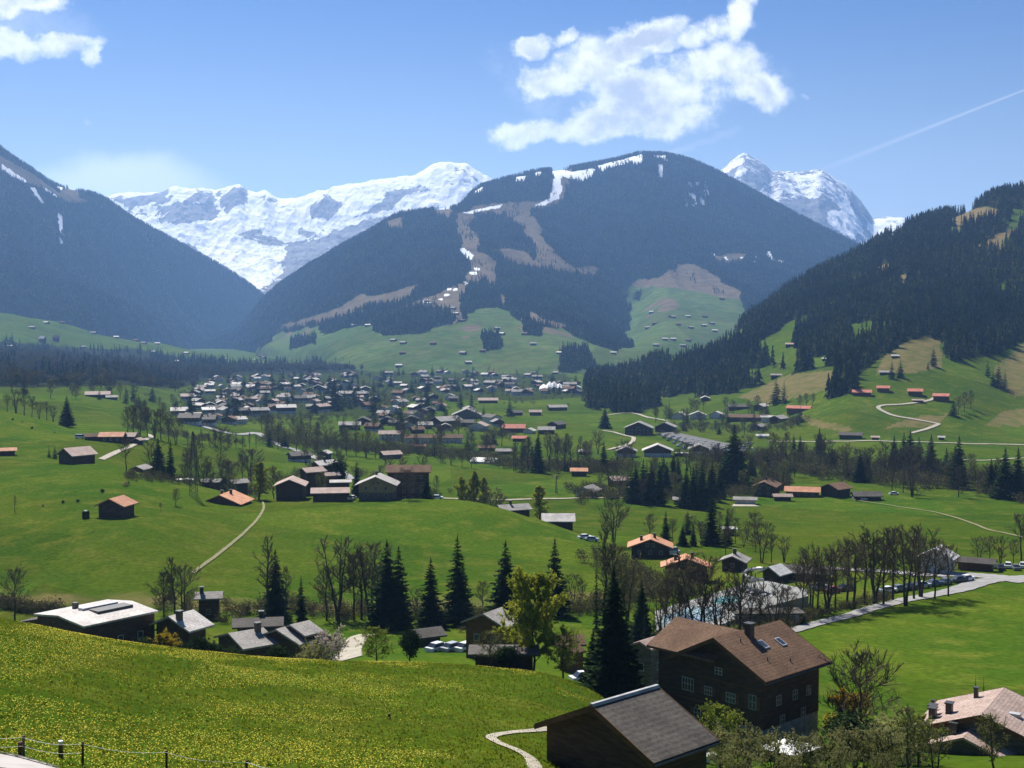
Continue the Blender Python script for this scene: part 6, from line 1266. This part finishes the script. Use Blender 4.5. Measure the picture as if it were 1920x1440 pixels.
tree('poplar', 485, 936, 74, 'tall yellow-green poplar at the left end of the knoll', Y=303, wide=1.5, v=0)
tree('budding', 512, 905, 34, 'grey-green tree right of the tall poplar', Y=330)
row('poplar', [(868, 950, 62), (888, 954, 78), (906, 955, 66)], 'yellowish twiggy poplar behind the right knoll edge, {o} from the left', 'yellowish poplars behind the knoll', Y=330, v=0)
row('budding', [(924, 955, 44), (942, 958, 36)], 'low olive tree right of the yellowish poplars, {o} from the left', 'low olive trees behind the knoll', Y=318)
tree('poplar', 1014, 985, 80, 'yellow-green poplar behind the pale roofed barn', Y=305, wide=1.5, v=0)
row('bare_slim', [(966, 882, 66), (978, 884, 60), (990, 884, 72), (1002, 885, 64), (1030, 884, 74), (1045, 884, 66), (1058, 884, 78), (1070, 884, 62), (1084, 884, 56), (1105, 883, 50), (1158, 882, 54), (1172, 882, 48), (1186, 882, 52)], 'thin bare tree in the row across the valley floor, {o} from the left', 'thin bare trees across the valley floor', ymin=350)
tree('spruce', 1009, 886, 80, 'slim spruce in the row of thin bare trees', ymin=350, wide=.75)
tree('spruce', 1132, 884, 58, 'dark spruce between the two lone huts', ymin=350)
tree('spruce', 1134, 804, 42, 'dark spruce beside the bend of the short lane', ymin=420, wide=1.2)
row('budding', [(504, 838, 44), (522, 842, 50), (540, 842, 44), (556, 846, 52), (575, 846, 58), (594, 848, 48), (614, 850, 56), (632, 852, 46), (650, 853, 54), (668, 855, 48), (686, 858, 50), (704, 860, 42), (826, 868, 34), (846, 872, 36), (866, 876, 38), (884, 878, 34), (800, 866, 30)], 'greenish river tree in the row left of the hotel block, {o} from the left', 'greenish trees along the river', ymin=360)
row('spruce_mid', [(505, 838, 38), (716, 806, 30), (746, 806, 30), (752, 806, 28), (838, 783, 18), (876, 846, 32), (926, 834, 28), (618, 740, 44), (628, 770, 62), (608, 768, 44), (590, 775, 30)], 'single dark spruce at the near side of the town, {o} from the left', 'single spruces at the near side of the town', ymin=380)
row('bare_slim', [(352, 838, 34), (366, 840, 30), (380, 838, 36), (392, 838, 30), (404, 838, 34), (430, 840, 30), (442, 842, 34), (455, 842, 28), (468, 842, 34), (480, 842, 30)], 'thin green-tinted bare tree in the line left of the town road, {o} from the left', 'thin bare trees left of the town road', ymin=340)
row('bare', [(240, 804, 44), (250, 806, 50), (262, 808, 46), (276, 810, 52), (290, 812, 46), (302, 814, 50), (316, 816, 42), (330, 818, 36)], 'bare tree in the brown cluster behind the farm track, {o} from the left', 'bare trees behind the farm track', Y=440)
tree('bare_round', 415, 862, 62, 'lone round bare tree with shadow on the green slope', ymin=300, v=2)
row('bare', [(14, 782, 46), (30, 786, 58), (46, 790, 64), (60, 792, 52), (74, 796, 44), (88, 798, 48), (100, 800, 40)], 'leafless tree in the hollow behind the left meadow edge, {o} from the left', 'leafless trees behind the left meadow edge', Y=470)
tree('spruce', 126, 806, 64, 'broad dark spruce behind the hilltop farm', Y=450, wide=1.3)
tree('spruce', 297, 896, 76, 'left one of the pair of tall spruces on the left slope', Y=325, wide=1.0)
tree('spruce', 320, 900, 76, 'right one of the pair of tall spruces on the left slope', Y=322, wide=.8)
row('spruce_mid', [(92, 858, 22), (103, 860, 26)], 'small dark conifer left of the weathered barn, {o} of two', 'small conifers left of the weathered barn', ymin=250)
tree('budding', 330, 948, 34, 'small bare tree on the slope left of the low salmon roof', ymin=230, wide=1.2)
tree('bare', 301, 958, 16, 'crooked little tree right of the salmon roofed barn', ymin=230)
tree('bare_slim', 28, 960, 36, 'thin pale bare tree on the left meadow', ymin=200)
for i, (x, y, h) in enumerate(((24, 788, 5), (42, 792, 4), (60, 804, 5), (102, 812, 4), (192, 924, 9), (236, 912, 12), (240, 910, 9), (256, 903, 6), (118, 944, 7), (80, 950, 6), (146, 942, 7), (278, 878, 12))):
    tree('olive_shrub' if i % 2 else 'shrub', x, y, h * .8, 'small dark shrub dotted on the left meadow, %s counted from the top' % ORD[i] if i < 4 else 'small dark shrub on the slope above the salmon roofed barn, %s in line' % ORD[i - 4], 'shrub', 'small shrubs on the left slope', ymin=200)
tree('budding', 435, 905, 22, 'olive bush hiding the grey roofed house', Y=332)
tree('thuja', 425, 905, 22, 'dark bush left of the olive one by the grey roofed house', 'bush', Y=338, name='evergreen_bush')
row('bare', [(345, 900, 34), (395, 900, 36), (378, 896, 32)], 'brown bare tree beside the power pylon, {o} from the left', 'brown trees beside the pylon', Y=330)
# right hand river wood
SPR = [(1446, 870, 40), (1500, 862, 46), (1536, 866, 64), (1560, 880, 42), (1612, 905, 62), (1626, 900, 54), (1676, 890, 74), (1694, 892, 82), (1706, 890, 84), (1722, 896, 78), (1745, 898, 84), (1774, 905, 66), (1797, 916, 100), (1790, 905, 70), (1858, 925, 66), (1866, 920, 58), (1884, 935, 96), (1908, 936, 98), (1925, 940, 70)]
row('spruce', SPR, 'dark spruce standing out of the right river wood, {o} from the left', 'spruces in the right river wood', ymin=380)
g = np.random.default_rng(81); BR = []
for i in range(34):
    x = 1448 + i * 14.2 + g.uniform(-4, 4); BR.append((x, 882 + (x - 1440) * .085 + g.uniform(-8, 8), g.uniform(42, 74), 'bare' if g.uniform() < .6 else 'budding'))
for b_ in BR: tree(b_[3], b_[0], b_[1], b_[2], 'leafless tree in the brown right river wood, %s from the left' % ORD[BR.index(b_)], 'tree', 'leafless trees of the right river wood', ymin=380, name='bare_tree')
row('bare', [(1672, 920, 58, 'bare_slim'), (1694, 924, 54, 'bare_slim'), (1710, 932, 70), (1797, 932, 60)], 'tall bare tree in front of the right river wood, {o} from the left', 'bare trees in front of the right river wood', ymin=300)
row('spruce_mid', [(1455, 758, 50), (1470, 757, 44), (1672, 710, 36), (1688, 708, 34), (1750, 686, 38), (1740, 692, 16), (1852, 706, 34), (1872, 726, 44), (1884, 728, 34), (1788, 780, 34), (1862, 724, 30)], 'single spruce on the right slope, {o} from the left', 'single spruces on the right slope', ymin=560)
row('budding', [(1797, 775, 34), (1808, 772, 40), (1820, 766, 36), (1500, 768, 30), (1512, 764, 28), (1524, 760, 24)], 'grey-green bushy tree on the right slope, {o} from the left', 'bushy trees on the right slope', ymin=540)
# ------------------------------------------------------------------ town: far houses and their garden trees
g = np.random.default_rng(91)
town_polys = [([(330, 792), (345, 742), (400, 712), (480, 708), (640, 700), (720, 705), (730, 745), (700, 772), (560, 772), (470, 784), (440, 800), (380, 800)], 150, 6.5, 'western town'),
              ([(720, 703), (830, 698), (1010, 706), (1085, 722), (1085, 742), (990, 742), (850, 738), (740, 745)], 80, 6.5, 'eastern town'),
              ([(600, 772), (640, 764), (720, 752), (860, 748), (830, 772), (700, 776)], 12, 12, 'near town edge'),
              ([(690, 772), (860, 766), (960, 780), (930, 802), (860, 806), (800, 814), (690, 808)], 20, 9, 'river side town'),
              ([(470, 700), (480, 655), (620, 650), (640, 690), (560, 700)], 26, 9, 'upper town'),
              ([(840, 697), (860, 690), (1060, 694), (1060, 702), (900, 702)], 12, 8, 'far town fringe')]
rf = ['grey', 'pale', 'dark', 'brown', 'pink', 'white']; rfn = dict(grey='grey', pale='pale grey', dark='dark', brown='brown', pink='pinkish', white='sun-bleached white')  # roof and colour words for the labels; white is the palest roof
wl = ['wood_dark', 'wood_brown', 'plaster']; wln = dict(wood_dark='dark timber', wood_brown='brown timber', plaster='white')
PH = {}
def town_proto(r_, w_, k, gable):
    key = (r_, w_, k, gable)
    if key not in PH:
        PH[key] = [make_house('chalet', (14, 18, 11)[k], (12, 11, 10)[k], (5.4, 6.4, 4.2)[k], roof=r_, wall=w_, hb=2.2 if k < 2 else 0, og=1.2, oe=1.3, chimneys=((1.5, -1),) if k < 2 else (), wins='lf' if k == 0 else ''), False]
    e = PH[key]
    if not e[1]: e[1] = True; return e[0]
    return copy_tree(e[0])
placed = []; nh = 0
def free(p, d):
    for q in placed:
        if abs(q[0] - p.x) < d and abs(q[1] - p.y) < d * 1.15: return False
    return True
for o in list(C.objects):
    if o.parent is None and o.get('category') in ('house', 'chalet', 'barn', 'building', 'hall', 'tent', 'hut', 'hotel'): placed.append((o.location.x, o.location.y))
for poly, cnt, dmin, where in town_polys:
    xs = [q[0] for q in poly]; ys = [q[1] for q in poly]; made = 0; tries = 0
    while made < cnt and tries < 4000:
        tries += 1; x, y = g.uniform(min(xs), max(xs)), g.uniform(min(ys), max(ys))
        if not inside(poly, np.array([x]), np.array([y]))[0]: continue
        p = at(x, y, 500)
        if not free(p, dmin + 4.5): continue
        placed.append((p.x, p.y)); made += 1; nh += 1
        r_ = rf[g.choice(6, p=[.26, .16, .20, .22, .12, .04])]; w_ = wl[g.choice(3, p=[.5, .2, .3])]; k = int(g.choice(3, p=[.5, .25, .25])); gable = g.uniform() < .55
        o = town_proto(r_, w_, k, gable); o.location = p; s_ = g.uniform(.70, 1.02); o.scale = (s_, s_, s_)
        o.rotation_euler = (0, 0, -math.atan2(p.x, p.y) + (radians(90) if gable else 0) + g.normal(0, .28))
        tag(o, '%s %s chalet with %s roof in the %s' % (('mid-sized', 'large', 'small')[k], wln[w_], rfn[r_], where), 'house', 'chalets in the ' + where)
print('town houses', nh)
# trees between the town houses
nt = 0; tries = 0
allp = [p for p in town_polys]
while nt < 260 and tries < 5000:
    tries += 1; poly, cnt, dmin, where = allp[int(g.choice(6, p=[.40, .24, .06, .08, .17, .05]))]
    xs = [q[0] for q in poly]; ys = [q[1] for q in poly]; x, y = g.uniform(min(xs), max(xs)), g.uniform(min(ys), max(ys))
    if not inside(poly, np.array([x]), np.array([y]))[0]: continue
    p = at(x, y, 500)
    if not free(p, 5.5): continue
    placed.append((p.x, p.y)); nt += 1; kd = ['spruce_mid', 'bare', 'budding'][int(g.choice(3, p=[.62, .2, .18]))]
    nm = {'spruce_mid': 'dark spruce', 'bare': 'leafless brown tree', 'budding': 'budding greenish tree'}[kd]
    tree(kd, x, y, 0, '%s between chalets in the %s' % (nm, where), 'tree', '%ss in the %s' % (nm, where), pos=p, H=g.uniform(11, 24) if kd == 'spruce_mid' else g.uniform(9, 15))
FILL = [([(1080, 930), (1180, 900), (1300, 880), (1480, 880), (1480, 930), (1300, 950), (1180, 950)], 46, 'between the lane end and the farm group', 300), ([(480, 800), (560, 790), (900, 800), (960, 850), (880, 872), (700, 852), (520, 842)], 52, 'along the river below the town', 340),
        ([(0, 735), (230, 728), (330, 760), (345, 800), (262, 802), (240, 760), (100, 748)], 30, 'on the far left meadow', 500), ([(1180, 800), (1300, 768), (1480, 768), (1510, 800), (1400, 832), (1250, 802)], 34, 'around the car park halls', 420),
        ([(1275, 1000), (1345, 988), (1425, 1005), (1418, 1035), (1355, 1046), (1345, 1012), (1285, 1015)], 12, 'behind the orange roofed pair', 150), ([(225, 880), (330, 880), (480, 900), (500, 925), (400, 915), (300, 893)], 20, 'below the power pylon', 290),
        ([(960, 860), (1080, 840), (1200, 860), (1200, 884), (960, 884)], 20, 'on the valley floor by the lone huts', 340), ([(540, 905), (560, 870), (640, 860), (700, 870), (830, 910), (830, 930), (640, 905)], 14, 'behind the knoll farm', 305)]
for poly, cnt, where, ym in FILL:
    xs = [q[0] for q in poly]; ys = [q[1] for q in poly]; made = tries = 0
    while made < cnt and tries < 900:
        tries += 1; x, y = g.uniform(min(xs), max(xs)), g.uniform(min(ys), max(ys))
        if not inside(poly, np.array([x]), np.array([y]))[0]: continue
        p = at(x, y, ym)
        if not free(p, 7.5): continue
        placed.append((p.x, p.y)); made += 1; kd = ['bare', 'budding', 'spruce_mid', 'bare_round'][int(g.choice(4, p=[.36, .26, .2, .18]))]
        tree(kd, x, y, 0, '%s %s' % ({'bare': 'upright leafless tree', 'budding': 'greenish budding tree', 'spruce_mid': 'small dark spruce', 'bare_round': 'rounded brown leafless tree'}[kd], where), 'tree', {'bare': 'upright leafless trees ', 'budding': 'greenish budding trees ', 'spruce_mid': 'small dark spruces ', 'bare_round': 'rounded leafless trees '}[kd] + where, pos=p, H=g.uniform(8, 17) if ym > 200 else g.uniform(5, 9))
# huts scattered on the green slopes of the middle mountain and the left foothill
def mc_at(px, py):
    x, y, z = MC.hit(px, py, 1500, 4500); return Vector((x, y * KY, z))
hutL = [(855, 590), (866, 603), (850, 580), (941, 628), (983, 628), (868, 664), (878, 682), (812, 646), (755, 664), (756, 645), (748, 688), (738, 640), (728, 625), (1000, 647), (1050, 664), (1150, 664), (1058, 616), (932, 618), (1176, 594), (1222, 587), (1259, 595), (1272, 610), (1228, 608), (1215, 616), (1230, 649), (1322, 595), (1320, 612), (1280, 650), (1296, 616), (1354, 562), (1290, 640), (1262, 638), (1340, 622), (800, 566), (1262, 596), (1335, 608), (1247, 638), (690, 612), (663, 612), (1290, 595), (905, 660), (1091, 628)]
hp = None
for i, (x, y) in enumerate(sorted(hutL)):
    if y > 566 and not (x < 700 and y > 655): p = mc_at(x, y)
    else: p = mc_at(x, y)
    if hp is None: hp = [make_house('hut', 11, 8, 3.4, roof=q, wall='wood_dark', og=.7, oe=.8) for q in ('grey', 'pale', 'brown')]; used = [False] * 3
    j = i % 3; o = hp[j] if not used[j] else copy_tree(hp[j]); used[j] = True
    o.location = p; o.rotation_euler = (0, 0, g.uniform(-.6, .6)); s_ = .9 + .35 * (p.y / 3500); o.scale = (s_, s_, s_)
    side = 'left' if x < 1110 else 'right'
    tag(o, 'tiny hut with %s roof on the %s green mountain foot' % (('grey', 'pale', 'brown')[j], side), 'hut', 'tiny huts on the %s green mountain foot' % side)
for i, (x, y) in enumerate(((60, 616), (87, 607), (116, 607), (175, 626), (218, 634), (255, 640), (270, 645), (295, 646), (403, 648), (20, 652), (80, 642), (105, 640), (157, 652), (18, 662))):
    o = copy_tree(hp[i % 3]); p = at(x, y, 700 if y > 640 else 1800); o.location = p; s_ = 1.2 if i != 12 else .9; o.scale = (s_, s_, s_ * (2.4 if i in (10, 11) else 1)); o.rotation_euler = (0, 0, g.uniform(-.4, .4))
    tag(o, 'small %s roofed house on the far left foothill, %s from the left' % (('grey', 'pale', 'brown')[i % 3], ORD[i]) if i < 9 else 'house with %s roof looking out of the left wood, %s' % (('grey', 'pale', 'brown')[i % 3], ('nearest the edge', 'upper', 'tall towered', 'lower', 'lowest')[i - 9]), 'house', 'houses on the left foothill')
for i, (x, y) in enumerate(((72, 712), (90, 714), (150, 706), (225, 712), (262, 718), (296, 690), (288, 662), (300, 706), (40, 690), (120, 676), (180, 690), (210, 674), (330, 680), (380, 690), (420, 676), (350, 664), (240, 700), (450, 690))):
    o = copy_tree(hp[(i + 1) % 3]); p = at(x, y, 700); o.location = p; o.scale = (1.1, 1.1, 1.2); o.rotation_euler = (0, 0, g.uniform(-.4, .4)); tag(o, 'small roof among the trees of the left wood', 'house', 'small houses in the left wood')
# ------------------------------------------------------------------ cars
CM = [mat_noise('car_paint_' + n, c, tuple(x * .9 for x in c), 1, .3, .6) for n, c in (('white', (.75, .75, .75)), ('silver', (.42, .43, .45)), ('black', (.03, .03, .035)), ('blue', (.05, .09, .2)), ('red', (.35, .03, .03)), ('grey', (.15, .16, .17)))]
CN = ('white', 'silver', 'black', 'blue', 'red', 'grey')
def make_car(ci, van=False):
    r = empty('van' if van else 'parked_car', (0, 0, 0)); h1 = .95 if not van else 1.2; h2 = 1.48 if not van else 2.1
    body = MB(); body.prism([(-.86, .32), (.86, .32), (.88, .8), (.80, h1), (-.80, h1), (-.88, .8)], -2.15, 2.15)
    x = (-1.6, -1.0, .7, 1.35) if not van else (-2.1, -2.0, 1.2, 1.7)
    vs = [(x[0], -.76, h1), (x[0], .76, h1), (x[3], .76, h1), (x[3], -.76, h1), (x[1], -.6, h2), (x[1], .6, h2), (x[2], .6, h2), (x[2], -.6, h2)]
    body.add([(vs[4][0], -.62, h2 - .04), (vs[5][0], .62, h2 - .04), (x[2], .62, h2 - .04), (x[2], -.62, h2 - .04), (x[1], -.62, h2 + .04), (x[1], .62, h2 + .04), (x[2], .62, h2 + .04), (x[2], -.62, h2 + .04)], [(0, 1, 2, 3), (7, 6, 5, 4), (0, 4, 5, 1), (1, 5, 6, 2), (2, 6, 7, 3), (3, 7, 4, 0)])
    body.obj('body', CM[ci], r); MB().add(vs, [(0, 1, 5, 4), (1, 2, 6, 5), (2, 3, 7, 6), (3, 0, 4, 7)]).obj('windows', M['glass'], r)
    for sx in (-1.35, 1.35):
        for sy in (-.8, .8): MB().bar((sx, sy - .1, .33), (sx, sy + .1, .33), .33, .33, 12).obj('wheel', M['metal_dark'], r)
    return r
cp = {}
def car(px, py, ci, rz, label, group=None, ymin=60, Y=None, van=False):
    p = at(px, py, ymin, Y); k = (ci, van)
    if k not in cp: cp[k] = make_car(ci, van); o = cp[k]
    else: o = copy_tree(cp[k])
    o.location = p + Vector((0, 0, .05)); o.rotation_euler = (0, 0, radians(rz)); tag(o, label, 'car' if not van else 'van', group)
    return o
car(1206, 1248, 0, 20, 'white car half hidden right of the tiny brown hut', Y=116) if False else car(1098, 1248, 0, 20, 'white car half hidden right of the tiny brown hut', Y=116)
car(1307, 1345, 0, -60, 'white car between the charcoal barn roof and the big chalet', Y=86)
car(1096, 1003, 0, 20, 'white car beside the pale roofed barn', Y=270); car(1110, 1004, 1, -10, 'silver car behind the white one by the pale roofed barn', Y=268)
car(1260, 1040, 0, 15, 'white van in the gap between the orange roofs', ymin=160, van=True)
for i, x in enumerate((1664, 1684, 1706, 1728, 1750, 1772, 1798, 1812)):
    car(x, 1112 - (x - 1664) * .15, (0, 5, 2, 1, 3, 5, 2, 0)[i], 25 + 9 * (i % 3), '%s car parked by the right road, %s from the left' % (CN[(0, 5, 2, 1, 3, 5, 2, 0)[i]], ORD[i]), 'cars parked by the right road', ymin=150)
for i, x in enumerate((1846, 1860, 1876, 1890, 1905, 1918)):
    car(x, 1069 - (i % 2) * 4, (0, 1, 2, 0, 5, 0)[i], 80 - 12 * (i % 2), '%s car in the yard at the right edge, %s from the left' % (CN[(0, 1, 2, 0, 5, 0)[i]], ORD[i]), 'cars in the yard at the right edge', ymin=150)
for i, (x, y) in enumerate(((1585, 1108), (1560, 1112), (1536, 1106))): car(x, y, (2, 4, 1)[i], 30, '%s car between the tall bare trees and the pool' % CN[(2, 4, 1)[i]], ymin=150)
for i, (x, y) in enumerate(((796, 1206), (824, 1206), (850, 1208))): car(x + 24, y, (0, 1, 0, 0, 5, 0)[i], 50, '%s car in the row left of the brown timber house, %s from the left' % (CN[(0, 1, 0, 0, 5, 0)[i]], ORD[i]), 'cars left of the brown timber house', Y=142)
car(266, 829, 0, 25, 'white car on the farm track beside the farmhouse', ymin=300); car(150, 823, 0, 0, 'white van left of the hilltop farm', ymin=300, van=True); car(741, 928, 0, 70, 'small white car right of the ochre farmhouse', Y=303) if False else car(661, 930, 0, 80, 'small white car left of the ochre farmhouse', Y=302)
car(819, 936, 0, 0, 'white car right of the short wide conifer', Y=303); car(1676, 928, 0, 8, 'white car on the grass right of the farm group', ymin=300); car(1837, 912, 0, -20, 'white van in front of the right conifers', ymin=330, van=True)
for i, (x, y) in enumerate(((1608, 936), (1622, 938), (1640, 937))): car(x, y, 0, 10 * i, 'white car beside the dark roofed barn, %s from the left' % ORD[i], 'white cars at the right farm', ymin=300)
car(1146, 929, 1, 30, 'silver car in the yard at the lane end', ymin=300); car(1154, 934, 0, -20, 'white van in the yard at the lane end', ymin=300, van=True)
n = 0
for rr in range(6):
    for i in range(12 - rr % 2):
        x = 1236 + i * 12.5 + rr * 9 + g.uniform(-1.5, 1.5); y = 816 + i * 2.1 + rr * 5.4
        if x > 1395 or n >= 64: continue
        n += 1; ci = int(g.choice(6, p=[.3, .25, .15, .1, .05, .15])); car(x, y, ci, 62 + g.uniform(-6, 6), '%s car in the %s line of the big car park' % (CN[ci], ('farthest', 'second farthest', 'third farthest', 'third nearest', 'second nearest', 'nearest')[rr]), 'cars in the big car park', ymin=420)
for i, (x, y) in enumerate(((1345, 845), (1352, 848), (1360, 845), (1368, 850), (1384, 838), (1395, 842), (1410, 846), (1404, 835))): car(x, y, 0, g.uniform(0, 90), 'white van between the tall spruces right of the car park', 'white vans right of the car park', ymin=400, van=True)
flat_patch('car_park', [(1232, 814), (1262, 810), (1402, 840), (1392, 853), (1345, 849)], 'asphalt_dark', 'grey asphalt car park', .3, 420)
flat_patch('yard', [(1410, 946), (1375, 946), (1372, 950), (1425, 950)], 'gravel', 'pale gravel forecourt by the long pale house', .2, 290)
flat_patch('yard', [(576, 940), (592, 938), (590, 928), (580, 930)], 'gravel', 'pale yard between the two knoll barns', .3, 250) if False else None

# look-alikes: tell them apart by their order from left to right
sets = {}
for o in C.objects:
    if o.parent is None and o.get('label') and o.get('group'): sets.setdefault(o['label'], []).append(o)
for lb, os_ in sets.items():
    if 1 < len(os_) <= len(ORD):
        def key(o): x, y, z = o.location; return x / max(y, 1)
        for i, o in enumerate(sorted(os_, key=key)): o['label'] = lb + ', %s from the left' % ORD[i]
# ------------------------------------------------------------------ haze: even air round camera and scene
def haze():
    m = bpy.data.materials.new('valley_haze'); m.use_nodes = True; b = NB(m.node_tree); b.n.clear()
    p = b.new('ShaderNodeVolumePrincipled'); o = b.new('ShaderNodeOutputMaterial'); b.l.new(p.outputs[0], o.inputs['Volume'])
    p.inputs['Color'].default_value = (.29, .53, 1.0, 1); p.inputs['Density'].default_value = HAZE_D; p.inputs['Anisotropy'].default_value = .35
    x, y0, y1, z0, z1 = 13000, -400, 15200, -330, 1500
    V = [(sx * x, y, z) for z in (z0, z1) for y in (y0, y1) for sx in (-1, 1)]
    o = link('haze', mesh_np('haze', V, [[(0, 2, 3, 1), (4, 5, 7, 6), (0, 1, 5, 4), (2, 6, 7, 3), (0, 4, 6, 2), (1, 3, 7, 5)]], False, m)); tag(o, 'thin blue air haze filling the whole valley', kind='stuff')
HAZE_D = 6.4e-5
haze()
